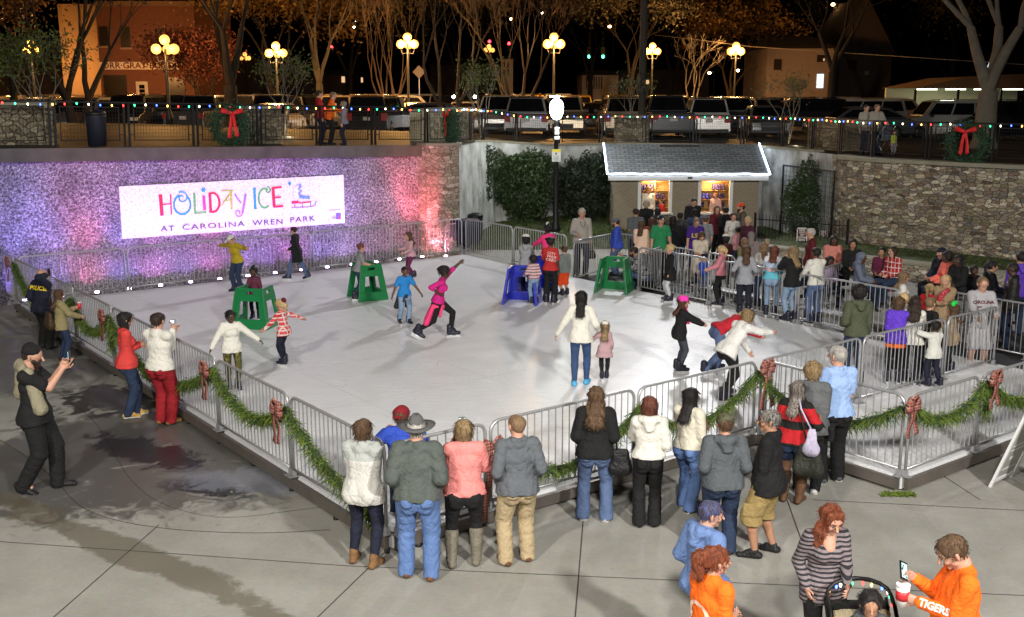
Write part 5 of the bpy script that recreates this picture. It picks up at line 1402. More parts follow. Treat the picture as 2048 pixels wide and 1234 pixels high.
tree(1662, 60, 'dark bare branched tree in front of the gabled house', 3.2, .24, 2.3, 5, rad(26), .4, M_BARKD, M_LFD, 5950, .1, 63)
tree(1385, 78, 'small pale bare tree right of the three globe lamp', .9, .10, 1.5, 5, rad(28), .4, M_BARKP, None, 0, .1, 71, kids=(2, 2), minr=.015)
tree(1975, 38.5, 'big pale barked tree with spreading limbs at the right', 2.0, .38, 2.3, 5, rad(28), .5, M_BARKP, M_LFD, 1800, .07, 84, kids=(2, 3), minr=.02)
tree(1260, 78, 'dark brown tree behind the utility pole', 2.6, .20, 2.2, 5, rad(24), .5, M_BARKD, M_LFD, 7650, .12, 91)
tree(1180, 96, 'tall dim tree behind the traffic lights', 2.6, .24, 2.7, 5, rad(27), .5, M_BARKD, M_LFD, 7650, .15, 92)
tree(700, 92, 'tall dim tree behind the dark slender one', 2.8, .28, 3.0, 5, rad(28), .4, M_BARKD, M_LFD, 13600, .17, 93, spreadleaf=.8)
tree(925, 98, 'tall dim tree in the gap beside the distant lamp', 2.8, .26, 2.8, 5, rad(27), .4, M_BARKD, M_LFD, 11050, .16, 94, spreadleaf=.8)
tree(1545, 96, 'dim tree right of the orange leaved one', 2.6, .26, 2.6, 5, rad(28), .4, M_BARKD, M_LFD, 11050, .15, 95, spreadleaf=.7)
tree(1350, 105, 'tall dim tree beyond the small pale one', 2.8, .28, 3.0, 5, rad(28), .4, M_BARKD, M_LFD, 11900, .17, 96, spreadleaf=.8)
tree(1900, 95, 'black tree mass above the lit canopy', 2.8, .28, 2.8, 5, rad(28), .4, M_BARKD, M_LFD, 10200, .17, 97, spreadleaf=.8)
SAPG = 'young trees planted along the upper promenade'
for k, (px, lab, lf) in enumerate(((80, 'young leafy tree with lit trunks above the far left stone block', M_LFG), (566, 'young tree with lit pale trunks above the block beside the first wreath', M_LFG), (962, 'young tree with lit pale trunks above the stone pier block', M_LFG), (1268, 'thin young tree beside the utility pole', M_LFG), (1578, 'young tree with yellow lit leaves and pale trunks at right', M_LFG))):
 Y = 41 if k != 3 else 43.5
 if k == 0: Y = 30.5
 if k == 1: Y = 36
 if k == 2: Y = 40
 x = AT(px, 240, Y).x
 e = tree(px, Y, lab, .75 if k == 0 else .9, .035 if k else .04, .5 if k else .62, 4, rad(22), .7, M_BARKP, lf, (900, 700, 900, 400, 450)[k] if k else 2600, .05, 110 + k, 3, kids=(2, 2), spreadleaf=.22, name='young_tree', minr=.008)
 e['group'] = SAPG
 point('ground_spot', (x + .25, Y - .35, zd(x, Y) + .15), 9, (1, .9, .6), .05)
M_BRK = mat_brick('red_brick', (.20, .065, .03), (.15, .05, .025), (.12, .06, .04))
def bld_box(e, a, b, y, d, z0, z1, mat, name='wall'):
 mb = MB(); mb.box(((a + b) / 2, y + d / 2, (z0 + z1) / 2), (b - a, d, z1 - z0)); return mb.build(name, mat, e)
Yb = 70
bx0, bx1 = AT(198, 100, Yb).x, AT(392, 100, Yb).x; topz = AT(300, 12, Yb).z
e = empty('brick_building', (bx0, Yb, 2.8), 0, 'two storey brick building with a white painted name band', 'building')
wd = bx1 - bx0; hz_ = topz - 2.8
def bp_(px, py): q = AT(px, py, Yb); return q.x - bx0, q.z - 2.8
bld_box(e, 0, wd, 0, 9, 0, hz_, M_BRK)
bld_box(e, -.1, wd + .1, -.08, 9.2, hz_ + .002, hz_ + .3, simple('parapet', (.2, .12, .07), .8), 'parapet')
(a, z1), (b, z0) = bp_(199, 124), bp_(372, 139)
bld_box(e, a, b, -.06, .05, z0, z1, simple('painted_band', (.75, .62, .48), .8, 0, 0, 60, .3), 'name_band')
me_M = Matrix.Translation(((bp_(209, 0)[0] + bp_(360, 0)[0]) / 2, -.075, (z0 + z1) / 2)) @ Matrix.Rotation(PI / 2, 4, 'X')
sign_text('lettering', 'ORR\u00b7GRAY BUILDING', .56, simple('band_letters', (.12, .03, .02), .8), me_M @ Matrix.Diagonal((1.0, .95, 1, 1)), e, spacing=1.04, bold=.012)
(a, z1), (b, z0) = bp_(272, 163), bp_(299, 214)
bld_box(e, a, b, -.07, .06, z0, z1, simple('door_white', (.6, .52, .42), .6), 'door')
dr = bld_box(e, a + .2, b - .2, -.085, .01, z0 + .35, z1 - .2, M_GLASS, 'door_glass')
mb = MB()
for k in range(1, 4): mb.box(((a + b) / 2, -.092, z0 + .35 + (z1 - z0 - .55) * k / 4), (b - a - .4, .01, .03))
mb.build('glazing_bars', simple('door_white', (.6, .52, .42), .6), e)
for (xa, ya_, xb, yb_) in ((207, 150, 256, 198), (333, 155, 372, 200), (198, 53, 218, 92), (240, 53, 262, 95), (310, 58, 330, 92), (345, 58, 362, 92)):
 (a, z1), (b, z0) = bp_(xa, ya_), bp_(xb, yb_); bld_box(e, a, b, -.05, .04, z0, z1, simple('dark_window', (.02, .014, .01), .3), 'window')
 bld_box(e, a - .08, b + .08, -.09, .12, z0 - .12, z0 - .002, simple('sill_stone', (.3, .2, .13), .8), 'sill')
point('street_or_fill_light', (bx0 + 3.4, 65.5, 6.2), 520, (1.0, .45, .15), .3)  # added fill brightening the brick front; no lamp post stands here
c0_, c1_ = AT(122, 100, 74).x, AT(197, 100, 74).x
e = empty('orange_building', (c0_, 74, 2.8), 0, 'stucco building flank glowing orange left of the brick building', 'building')
tz = AT(150, 8, 74).z - 2.8
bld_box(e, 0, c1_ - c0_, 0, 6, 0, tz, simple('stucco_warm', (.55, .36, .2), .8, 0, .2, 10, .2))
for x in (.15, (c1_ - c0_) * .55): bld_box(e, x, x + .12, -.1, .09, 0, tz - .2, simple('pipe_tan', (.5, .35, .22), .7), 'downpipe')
point('street_or_fill_light', (c0_ + 1.0, 71.2, 6.4), 420, (1.0, .45, .12), .3)
def house(px0, px1, pyt, Y, label, mat, roofh=1.6, wins=(), roofm=None, gable=False, name='house'):
 a = AT(px0, 100, Y).x; b = AT(px1, 100, Y).x; zt = AT(px0, pyt, Y).z
 e = empty(name, (a, Y, 2.7), 0, label, 'building')
 w = b - a; h = zt - 2.7; mb = MB(); mb.box((w / 2, 4, h / 2), (w, 8, h)); mb.build('wall', mat, e)
 rm = roofm or simple('roof_dark', (.05, .035, .03), .9)
 mb = MB()
 if gable: mb.add([(-.2, -.3, h), (w + .2, -.3, h), (w / 2, -.3, h + roofh), (-.2, 8.3, h), (w + .2, 8.3, h), (w / 2, 8.3, h + roofh)], [(0, 1, 2), (3, 5, 4), (0, 2, 5, 3), (1, 4, 5, 2), (0, 3, 4, 1)])
 else: mb.add([(-.3, -.4, h), (w + .3, -.4, h), (w + .3, 8.4, h), (-.3, 8.4, h), (w * .2, 4, h + roofh), (w * .8, 4, h + roofh)], [(0, 1, 5, 4), (1, 2, 5), (2, 3, 4, 5), (3, 0, 4), (3, 2, 1, 0)])
 mb.build('roof', rm, e)
 for (xa, ya_, xb, yb_, mm) in wins:
  A_ = AT(xa, ya_, Y); B_ = AT(xb, yb_, Y); mb = MB(); mb.box(((A_.x + B_.x) / 2 - a, -.03, (A_.z + B_.z) / 2 - 2.7), (abs(B_.x - A_.x), .05, abs(A_.z - B_.z))); mb.build('window', mm, e)
 return e
M_WIND = simple('dark_window', (.02, .014, .01), .3); M_WINL = glow('lit_window_blue', (.65, .85, 1.0), 1.2); M_WINW = glow('lit_window_warm', (1.0, .6, .3), .9)
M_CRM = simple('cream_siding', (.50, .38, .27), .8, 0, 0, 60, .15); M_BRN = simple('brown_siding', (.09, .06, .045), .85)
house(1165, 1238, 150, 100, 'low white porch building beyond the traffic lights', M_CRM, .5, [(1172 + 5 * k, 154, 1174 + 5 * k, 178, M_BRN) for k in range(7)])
house(1002, 1026, 118, 96, 'pale columned porch at the centre', M_CRM, .4, [(1006, 124, 1010, 150, M_BRN), (1014, 124, 1018, 150, M_BRN)])
house(1535, 1668, 97, 82, 'grey two storey house with a bright narrow window', simple('grey_siding', (.20, .15, .13), .85), 1.2, [(1634, 148, 1646, 176, M_WINL), (1634, 110, 1650, 124, M_WIND), (1646, 117, 1649, 122, M_WINW), (1548, 118, 1562, 140, M_WIND)])
house(1668, 1785, 108, 88, 'dark brown gabled house right of the grey one', M_BRN, 4.4, [(1729, 142, 1737, 150, simple('pane_dim', (.35, .25, .18), .4)), (1696, 120, 1712, 140, M_WIND)], gable=True)
house(560, 700, 150, 118, 'long low brown building in the far dark', M_BRN, .6, [(683, 133 + 20, 690, 165, M_WINW), (722, 155, 726, 165, M_WINW)])
house(400, 520, 120, 112, 'dim brown block behind the red leaved tree', M_BRN, .8, [(418, 150, 424, 156, M_WINW)])
house(1240, 1420, 140, 125, 'dim long building behind the far cars', M_BRN, .8, [(1290, 160, 1298, 168, M_WINW)])
house(860, 1000, 130, 125, 'dim block behind the distant small lamp', M_BRN, .8, [])
house(-120, 118, 120, 84, 'dark building behind the rust lit tree', M_BRN, .8, [])
Yc = 66; a = AT(1835, 100, Yc).x; b = AT(2120, 100, Yc).x; z1 = AT(1900, 163, Yc).z; z0 = AT(1900, 178, Yc).z
e = empty('lit_canopy', (a, Yc, 2.75), 0, 'low drive in canopy with glowing tube lights at the right', 'canopy')
w = b - a
mb = MB(); mb.add([(0, 0, z0 - 2.75 + .05), (w, 0, z0 - 2.75 + .05), (w, 0, z1 - 2.75 + .5), (3.0, 0, z1 - 2.75 + .25), (0, 6, z0 - 2.75 + .05), (w, 6, z0 - 2.75 + .05), (w, 6, z1 - 2.75 + .5), (3.0, 6, z1 - 2.75 + .25)], [(0, 1, 2, 3), (7, 6, 5, 4), (0, 3, 7, 4), (3, 2, 6, 7), (1, 5, 6, 2), (0, 4, 5, 1)])
mb.build('roof', simple('canopy_brown', (.20, .12, .07), .8), e)
bld_box(e, 0, w, 5, .2, 0, z0 - 2.7, simple('tile_white', (.55, .55, .42), .6), 'back_wall')
for k in range(5):
 x = .6 + k * 1.75; mb = MB(); mb.box((x + .6, 1.2, z0 - 2.75 - .02), (1.2, .14, .07)); mb.build('tube_light', glow('fluoro', (.92, 1.0, .70), 6), e)
for k in range(4): mb = MB(); mb.box((.2 + k * 2.6, .4, (z0 - 2.75) / 2), (.12, .12, z0 - 2.78)); mb.build('post', M_BLK, e)
point('canopy_light', (a + 3, Yc + 2.5, z0 - .35), 60, (.92, 1.0, .70), .4)
p = AT(1988, 122, 100); e = empty('far_tower', (p.x - 3, 100, 2.7), 0, 'black block behind the big pale tree with one bright blue window', 'building')
mb = MB(); mb.box((3, 3, (p.z + 1.6 - 2.7) / 2), (9, 6, p.z + 1.6 - 2.7)); mb.build('wall', simple('black_wall', (.006, .006, .007), .9), e)
mb = MB(); mb.add([(2.4, -.04, p.z - 2.7 - .55), (3.4, -.04, p.z - 2.7 - .45), (3.75, -.04, p.z - 2.7 + .6), (2.75, -.04, p.z - 2.7 + .5)], [(0, 1, 2, 3)]); mb.build('window', M_WINL, e)
mb = MB(); mb.box((3.05, -.05, p.z - 2.7), (1.1, .02, .05)); mb.box((3.1, -.05, p.z - 2.7 + .3), (1.1, .02, .04)); mb.build('glazing_bars', M_BLK, e)
# ============================================================ people: implicit surface modeller
def smin(a, b, k):
 h = np.maximum(k - np.abs(a - b), 0) / k
 return np.minimum(a, b) - h * h * k * .25
class SDF:
 """tapered elliptic capsules blended into one continuous skin"""
 def __init__(self, vox, k=.02):
  self.vox = vox; self.k = k; self.ops = []
 def cap(self, a, b, ra, rb=None, f=1.0, u=None, k=None, sub=False):
  rb = ra if rb is None else rb
  self.ops.append(('cap', np.array(a, float), np.array(b, float), ra, rb, f, None if u is None else np.array(u, float), k or self.k, sub)); return self
 def cut(self, p, n):
  self.ops.append(('cut', np.array(p, float), np.array(n, float))); return self
 def field(self, fold=0.0, ff=22.0, seed=0, strand=0.0):
  caps = [o for o in self.ops if o[0] == 'cap' and not o[8]]
  v = self.vox
  lo = np.min([np.minimum(o[1], o[2]) - max(o[3], o[4]) for o in caps], 0) - 3 * v
  hi = np.max([np.maximum(o[1], o[2]) + max(o[3], o[4]) for o in caps], 0) + 3 * v
  n = np.ceil((hi - lo) / v).astype(int) + 1
  ax = [lo[i] + v * np.arange(n[i]) for i in range(3)]
  Fd = np.full(n, 1.0, np.float32)
  for o in self.ops:
   if o[0] == 'cut':
    _, p, nn = o
    d = (ax[0][:, None, None] - p[0]) * nn[0] + (ax[1][None, :, None] - p[1]) * nn[1] + (ax[2][None, None, :] - p[2]) * nn[2]
    Fd = np.maximum(Fd, d.astype(np.float32)); continue
   _, a, b, ra, rb, f, u, k, sub = o
   m = max(ra, rb) + k + 2.5 * v
   i0 = np.maximum(0, np.floor((np.minimum(a, b) - m - lo) / v).astype(int)); i1 = np.minimum(n, np.ceil((np.maximum(a, b) + m - lo) / v).astype(int) + 1)
   if np.any(i1 <= i0): continue
   X = ax[0][i0[0]:i1[0]][:, None, None] - a[0]; Y = ax[1][i0[1]:i1[1]][None, :, None] - a[1]; Z = ax[2][i0[2]:i1[2]][None, None, :] - a[2]
   ab = b - a; L2 = float(ab @ ab)
   t = np.clip((X * ab[0] + Y * ab[1] + Z * ab[2]) / L2, 0, 1) if L2 > 1e-10 else np.zeros((1, 1, 1))
   qx = X - t * ab[0]; qy = Y - t * ab[1]; qz = Z - t * ab[2]
   r = ra + (rb - ra) * t
   q2 = qx * qx + qy * qy + qz * qz
   if f == 1.0 or u is None: d = np.sqrt(q2) - r
   else:
    qu = qx * u[0] + qy * u[1] + qz * u[2]; rest = np.maximum(q2 - qu * qu, 0); dp = r * f
    k0 = np.sqrt((qu / r) ** 2 + rest / dp ** 2) + 1e-6; k1 = np.sqrt((qu / r ** 2) ** 2 + rest / dp ** 4) + 1e-6
    d = k0 * (k0 - 1) / k1
   sl = tuple(slice(i0[i], i1[i]) for i in range(3)); d = d.astype(np.float32)
   if sub: Fd[sl] = -smin(-Fd[sl], d, k)
   else: Fd[sl] = smin(Fd[sl], d, k)
  if fold or strand:
   X = ax[0][:, None, None]; Y = ax[1][None, :, None]; Z = ax[2][None, None, :]
   if fold:
    w = 1.6 * np.sin(X * 9 + seed) + 1.4 * np.sin(Z * 7 + seed * 2.1 + Y * 5)
    g = .55 - 1.1 * np.abs(np.sin(Z * ff * .62 + X * ff * .45 + Y * ff * .3 + w * 1.3)) ** .7 + .45 - .9 * np.abs(np.sin(Z * ff * .9 - X * ff * .8 + 1.7 * w + seed)) ** .7
    Fd = Fd + (fold * g).astype(np.float32)
   if strand:
    ang = X * 95 + np.sin(Z * 23 + seed) * 1.6 + np.sin(Y * 17 + Z * 11) * 1.5
    g = np.sin(ang) * .6 + np.sin(Y * 85 + 1.8 * np.sin(Z * 19 + X * 9)) * .6
    Fd = Fd + (strand * g).astype(np.float32)
  return Fd, lo
 def mesh(self, name, **kw):
  Fd, lo = self.field(**kw); return surface_nets(name, Fd, lo, self.vox)
def surface_nets(name, Fd, lo, v):
 ins = Fd < 0
 nx, ny, nz = Fd.shape
 c = ins[:-1, :-1, :-1].astype(np.uint8)
 s = np.zeros((nx - 1, ny - 1, nz - 1), np.uint8)
 for dx in (0, 1):
  for dy in (0, 1):
   for dz in (0, 1): s += ins[dx:nx - 1 + dx, dy:ny - 1 + dy, dz:nz - 1 + dz]
 act = (s > 0) & (s < 8)
 I = np.argwhere(act)
 if len(I) == 0: return np_mesh(name, [(0, 0, 0), (.001, 0, 0), (0, .001, 0), (0, 0, .001)], [(0, 1, 2, 3)])
 idx = np.full(act.shape, -1, np.int32); idx[act] = np.arange(len(I))
 acc = np.zeros((len(I), 3)); cnt = np.zeros(len(I))
 cor = [(a, b, d) for a in (0, 1) for b in (0, 1) for d in (0, 1)]
 val = {q: Fd[I[:, 0] + q[0], I[:, 1] + q[1], I[:, 2] + q[2]] for q in cor}
 for q in cor:
  for axx in range(3):
   if q[axx] == 0:
    q2 = list(q); q2[axx] = 1; q2 = tuple(q2)
    a, b = val[q], val[q2]; m = (a < 0) != (b < 0)
    t = np.where(m, a / np.where(m, a - b, 1), 0)
    p = np.array(q, float)[None, :].repeat(len(I), 0); p[:, axx] += t
    acc[m] += p[m]; cnt[m] += 1
 V = lo + v * (I + acc / cnt[:, None])
 F_ = []
 for axx in range(3):
  sl0 = [slice(None)] * 3; sl1 = [slice(None)] * 3; sl0[axx] = slice(0, -1); sl1[axx] = slice(1, None)
  A = ins[tuple(sl0)]; Bq = ins[tuple(sl1)]; E = A != Bq
  o1, o2 = [(1, 2), (2, 0), (0, 1)][axx]
  P = np.argwhere(E); ok = (P[:, o1] > 0) & (P[:, o2] > 0) & (P[:, o1] < Fd.shape[o1] - 1) & (P[:, o2] < Fd.shape[o2] - 1)
  P = P[ok]; flip = A[P[:, 0], P[:, 1], P[:, 2]]
  def g(d1, d2):
   Q = P.copy(); Q[:, o1] -= d1; Q[:, o2] -= d2; return idx[Q[:, 0], Q[:, 1], Q[:, 2]]
  q = np.stack([g(1, 1), g(0, 1), g(0, 0), g(1, 0)], 1)
  q[~flip] = q[~flip][:, ::-1]; F_.append(q)
 Fq = np.concatenate(F_); Fq = Fq[(Fq >= 0).all(1)]
 return np_mesh(name, V, Fq)
def fabric(name, col, rough=.85, weave=220, bump=.18, var=.16, sheen=.0, fold=.35, spec=.25, metal=0):
 if name in MATS: return MATS[name]
 m, nt, N, L, B = nm(name)
 B.inputs['Roughness'].default_value = rough; B.inputs['Specular IOR Level'].default_value = spec; B.inputs['Metallic'].default_value = metal
 tc = N.new('ShaderNodeTexCoord')
 n1 = N.new('ShaderNodeTexNoise'); n1.inputs['Scale'].default_value = 9; n1.inputs['Detail'].default_value = 4; L.new(tc.outputs['Object'], n1.inputs['Vector'])
 mx = N.new('ShaderNodeMix'); mx.data_type = 'RGBA'
 mx.inputs[6].default_value = (*[c * (1 - var) for c in col], 1); mx.inputs[7].default_value = (*[min(1, c * (1 + var)) for c in col], 1)
 L.new(n1.outputs['Fac'], mx.inputs[0]); L.new(mx.outputs[2], B.inputs['Base Color'])
 n2 = N.new('ShaderNodeTexNoise'); n2.inputs['Scale'].default_value = 13; n2.inputs['Detail'].default_value = 3; n2.inputs['Distortion'].default_value = 1.4; L.new(tc.outputs['Object'], n2.inputs['Vector'])
 n3 = N.new('ShaderNodeTexNoise'); n3.inputs['Scale'].default_value = weave; L.new(tc.outputs['Object'], n3.inputs['Vector'])
 ad = mathn(N, 'MULTIPLY_ADD', None, .08); L.new(n3.outputs['Fac'], ad.inputs[0]); L.new(n2.outputs['Fac'], ad.inputs[2])
 bp = N.new('ShaderNodeBump'); bp.inputs['Strength'].default_value = fold * 1.6; bp.inputs['Distance'].default_value = .045; L.new(ad.outputs[0], bp.inputs['Height']); L.new(bp.outputs[0], B.inputs['Normal'])
 MATS[name] = m; return m
def stripes(name, c1, c2, freq, duty=.5, axis=2, c3=None):
 if name in MATS: return MATS[name]
 fabric(name, c1); m = MATS[name]; N = m.node_tree.nodes; L = m.node_tree.links; B = N['Principled BSDF']
 tc = N.new('ShaderNodeTexCoord'); sep = N.new('ShaderNodeSeparateXYZ'); L.new(tc.outputs['Object'], sep.inputs[0])
 nz = N.new('ShaderNodeTexNoise'); nz.inputs['Scale'].default_value = 5; L.new(tc.outputs['Object'], nz.inputs['Vector'])
 w = mathn(N, 'MULTIPLY_ADD', None, .03); L.new(nz.outputs['Fac'], w.inputs[0]); L.new(sep.outputs[axis], w.inputs[2])
 a = mathn(N, 'MULTIPLY', None, freq); L.new(w.outputs[0], a.inputs[0]); f = mathn(N, 'FRACT'); L.new(a.outputs[0], f.inputs[0])
 r = ramp(N, [(0, c1), (duty, c2)] if c3 is None else [(0, c1), (duty * .5, c2), (duty, c3)], 'CONSTANT'); L.new(f.outputs[0], r.inputs[0]); L.new(r.outputs[0], B.inputs['Base Color'])
 return m
def bands(name, pts):
 """colour by height in metres: [(z, colour), ...] constant steps"""
 if name in MATS: return MATS[name]
 zmax = 2.0
 fabric(name, pts[0][1]); m = MATS[name]; N = m.node_tree.nodes; L = m.node_tree.links; B = N['Principled BSDF']
 tc = N.new('ShaderNodeTexCoord'); sep = N.new('ShaderNodeSeparateXYZ'); L.new(tc.outputs['Object'], sep.inputs[0])
 a = mathn(N, 'DIVIDE', None, zmax); L.new(sep.outputs[2], a.inputs[0])
 r = ramp(N, [(z / zmax, c) for z, c in pts], 'CONSTANT'); L.new(a.outputs[0], r.inputs[0]); L.new(r.outputs[0], B.inputs['Base Color'])
 return m
def spots(name, c1, c2, scale=30, th=.35):
 if name in MATS: return MATS[name]
 fabric(name, c1); m = MATS[name]; N = m.node_tree.nodes; L = m.node_tree.links; B = N['Principled BSDF']
 tc = N.new('ShaderNodeTexCoord'); vo = N.new('ShaderNodeTexVoronoi'); vo.inputs['Scale'].default_value = scale; L.new(tc.outputs['Object'], vo.inputs['Vector'])
 r = ramp(N, [(0, c2), (th, c1)], 'CONSTANT'); L.new(vo.outputs['Distance'], r.inputs[0]); L.new(r.outputs[0], B.inputs['Base Color']); return m
def skinmat(t):
 cols = {'fair': (.50, .27, .19), 'tan': (.36, .185, .115), 'brown': (.13, .060, .034), 'dark': (.070, .033, .020)}
 nme = 'skin_' + t
 if nme in MATS: return MATS[nme]
 m = simple(nme, cols[t], .5, 0, .1, 120, .08, 14, .4)
 B = m.node_tree.nodes['Principled BSDF']; B.inputs['Subsurface Weight'].default_value = .0
 return m
HAIRC = {'black': (.010, .008, .008), 'dark': (.022, .014, .010), 'brown': (.060, .032, .018), 'lbrown': (.13, .08, .045), 'blond': (.34, .24, .12), 'grey': (.28, .26, .24), 'red': (.22, .055, .020), 'orange': (.50, .13, .03), 'auburn': (.085, .028, .018), 'white': (.45, .43, .40), 'blue': (.06, .09, .22)}
def hairmat(c, c2=None):
 nme = 'hair_' + c + (c2 or '')
 if nme in MATS: return MATS[nme]
 m, nt, N, L, B = nm(nme); a = HAIRC[c]; b = HAIRC[c2] if c2 else tuple(min(1, x * 1.9 + .006) for x in a)
 tc = N.new('ShaderNodeTexCoord'); mp = N.new('ShaderNodeMapping'); mp.inputs['Scale'].default_value = (70, 70, 7); L.new(tc.outputs['Object'], mp.inputs['Vector'])
 n1 = N.new('ShaderNodeTexNoise'); n1.inputs['Scale'].default_value = 1; n1.inputs['Detail'].default_value = 4; n1.inputs['Distortion'].default_value = .7; L.new(mp.outputs[0], n1.inputs['Vector'])
 r = ramp(N, [(.35, a), (.65, b)]); L.new(n1.outputs['Fac'], r.inputs[0]); L.new(r.outputs[0], B.inputs['Base Color']); B.inputs['Roughness'].default_value = .6; B.inputs['Specular IOR Level'].default_value = .22
 bp = N.new('ShaderNodeBump'); bp.inputs['Strength'].default_value = .7; bp.inputs['Distance'].default_value = .012; L.new(n1.outputs['Fac'], bp.inputs['Height']); L.new(bp.outputs[0], B.inputs['Normal'])
 MATS[nme] = m; return m
M_EYE = simple('eye_dark', (.02, .015, .012), .15); M_LIP = simple('lip', (.36, .10, .09), .4); M_EYEW = simple('eye_white', (.36, .33, .31), .4)
M_SOLE = simple('sole_white', (.6, .58, .54), .6); M_SKATEB = simple('skate_boot', (.016, .016, .030), .35, 0, .3, 30, .3); M_BLADE = simple('skate_blade', (.62, .62, .64), .3, .3)
def ik(a, t, l1, l2, pole):
 a = Vector(a); t = Vector(t); d = t - a; D = d.length
 if D > (l1 + l2) * .995: t = a + d.normalized() * (l1 + l2) * .995; d = t - a; D = d.length
 if D < abs(l1 - l2) + .01: D = abs(l1 - l2) + .01
 x = (l1 * l1 - l2 * l2 + D * D) / (2 * D); h = math.sqrt(max(0, l1 * l1 - x * x)); dn = d.normalized()
 p = Vector(pole); p = p - dn * p.dot(dn)
 if p.length < 1e-4: p = dn.orthogonal()
 p.normalize(); return a + dn * x + p * h, t
HANDS = {'hang': (.135, .03, .46), 'pocket': (.112, .055, .545), 'rail': (.09, .235, .60), 'cross': (-.03, .115, .665), 'phone': (.045, .20, .84), 'belly': (.03, .13, .60), 'face': (.045, .10, .86), 'ear': (.065, .03, .90),
   'out': (.44, .04, .74), 'hip': (.10, .06, .60), 'lap': (.05, .22, .0), 'back': (.05, -.10, .55), 'up': (.12, .10, 1.15), 'walk': (.12, .22, .55)}
NPEOPLE = [0]
def person(loc, h, yaw, label, sk='fair', hair=('short', 'brown'), top=('tee', None), bot=('jeans', None), shoe=('shoe', None), L='hang', R='hang', fL=(.06, 0), fR=(.06, 0), lean=0.0, hy=0.0, hp=0.0, bulk=1.0, fem=False,
   kid=0.0, near=0, seat=None, face=False, hat=None, group=None, side=0.0, extra=None, beard=None, elbL=None, elbR=None, twist=0.0, hips=None, cat='person', roll=0.0, soft=1.0, glasses=False):
 NPEOPLE[0] += 1; seed = NPEOPLE[0] * 1.7
 loc = Vector(loc); e = empty('person', loc, -rad(yaw), label, cat, group)
 dist = math.hypot(loc.x, loc.y); px = 1075 / max(4, dist)      # final pixels per metre
 vb = max(.009, min(.022, .62 / px)); vc = max(.0105, min(.024, .75 / px))
 kf = 1 + .42 * kid; hh = .0725 * h * kf                 # head half height
 bw = bulk; ff = .93 if fem else 1.0
 hz = (.525 if seat is None else seat) * h
 if hips is not None: hz = hips * h
 pel = Vector((side * h, 0, hz + (.05 if shoe[0] == 'skate' else 0)))
 Rt = Matrix.Rotation(-rad(lean), 3, 'X') @ Matrix.Rotation(rad(roll), 3, 'Y') @ Matrix.Rotation(-rad(twist), 3, 'Z')
 tl = (.815 - .02 * kid * 2 - .525) * h
 def sp(x, y, z): return pel + Rt @ Vector((x * h, y * h, z * h))
 chest = sp(0, .0, .20); neckb = sp(0, -.008, (.300 - .03 * kid)); shw = (.097 if not fem else .085) * (.8 + .2 * bw) * (1 - .08 * kid)
 shz = .266 - .03 * kid
 shL = sp(-shw, -.004, shz); shR = sp(shw, -.004, shz)
 hipL = pel + Vector((-.052 * h * bw, 0, -.01 * h)); hipR = pel + Vector((.052 * h * bw, 0, -.01 * h))
 hip_drop = hz
 Hm = Matrix.Rotation(-rad(hy), 3, 'Z') @ Matrix.Rotation(-rad(hp), 3, 'X')
 neckt = neckb + Rt @ Vector((0, .012 * h, .016 * h))
 hc = neckt + Hm @ Vector((0, .012 * h, hh * .86))
 def hd(x, y, z): return hc + Hm @ Vector((x * hh, y * hh, z * hh))
 l1, l2 = .245 * h, .24 * h
 def foot(f, sg):
  x, y = f[0], f[1]; z = f[2] if len(f) > 2 else 0.0
  return Vector((sg * x * h, y * h, (.048 + z) * h))
 aL, aR = foot(fL, -1), foot(fR, 1)
 skz = .055 if shoe[0] == 'skate' else 0.0
 aL.z += skz; aR.z += skz
 if skz:
  for v_ in (pel, ): pass
 kL, aL2 = ik(hipL, aL, l1, l2, (-.10, 1, .1)); kR, aR2 = ik(hipR, aR, l1, l2, (.10, 1, .1))
 ul, fl = .165 * h, .145 * h
 def hand(t, sg, elb):
  if isinstance(t, str): t = HANDS[t];
  if seat is not None and t[2] < .05 and t[2] >= 0 and t == HANDS['lap']: t = (t[0], t[1], seat + .06)
  s_ = shL if sg < 0 else shR
  tgt = Vector((sg * t[0] * h + pel.x, t[1] * h, t[2] * h))
  el, w = ik(s_, tgt, ul, fl, elb if elb else (sg * .38, -.8, -.5)); return s_, el, w
 sL, eL, wL = hand(L, -1, elbL); sR, eR, wR = hand(R, 1, elbR)
 B = SDF(vb, .018 * h / 1.7); minr = vb * .62
 if near: B.vox = vb
 X3 = Rt @ Vector((1, 0, 0)); X3 = (X3.x, X3.y, X3.z)
 bq = .86 * bw; B.cap(pel, sp(0, 0, .08), .074 * h * bq, .062 * h * bq, .68, X3); B.cap(sp(0, 0, .08), chest, .062 * h * bq, .074 * h * bq, .62, X3); B.cap(chest, sp(0, 0, .25), .074 * h * bq, .05 * h, .58, X3)
 B.cap(shL, shR, .028 * h, .028 * h); nr = (.036 if not fem else .030) * h * (1 + .1 * (bw - 1)) * (1 + .1 * kid)
 B.cap(sp(0, -.01, .27), neckt, nr * 1.12, nr); B.cap(neckt, hd(0, -.15, -.2), nr, nr * .95)
 if near >= 2 and fem: B.cap(sp(0, .022, .275), sp(0, .048, .215), .040 * h, .034 * h, .8, X3, k=.03)
 B.cap(hd(0, -.22, .26), hd(0, .16, .22), .66 * hh, .64 * hh); B.cap(hd(0, .22, .05), hd(0, .36, -.58), .52 * hh, .27 * hh, k=.02)
 B.cap(hd(-.2, .18, -.45), hd(.2, .18, -.45), .3 * hh, .3 * hh, k=.012)
 B.cap(hd(0, .80, .10), hd(0, .98, -.20), .07 * hh, .12 * hh, k=.010)
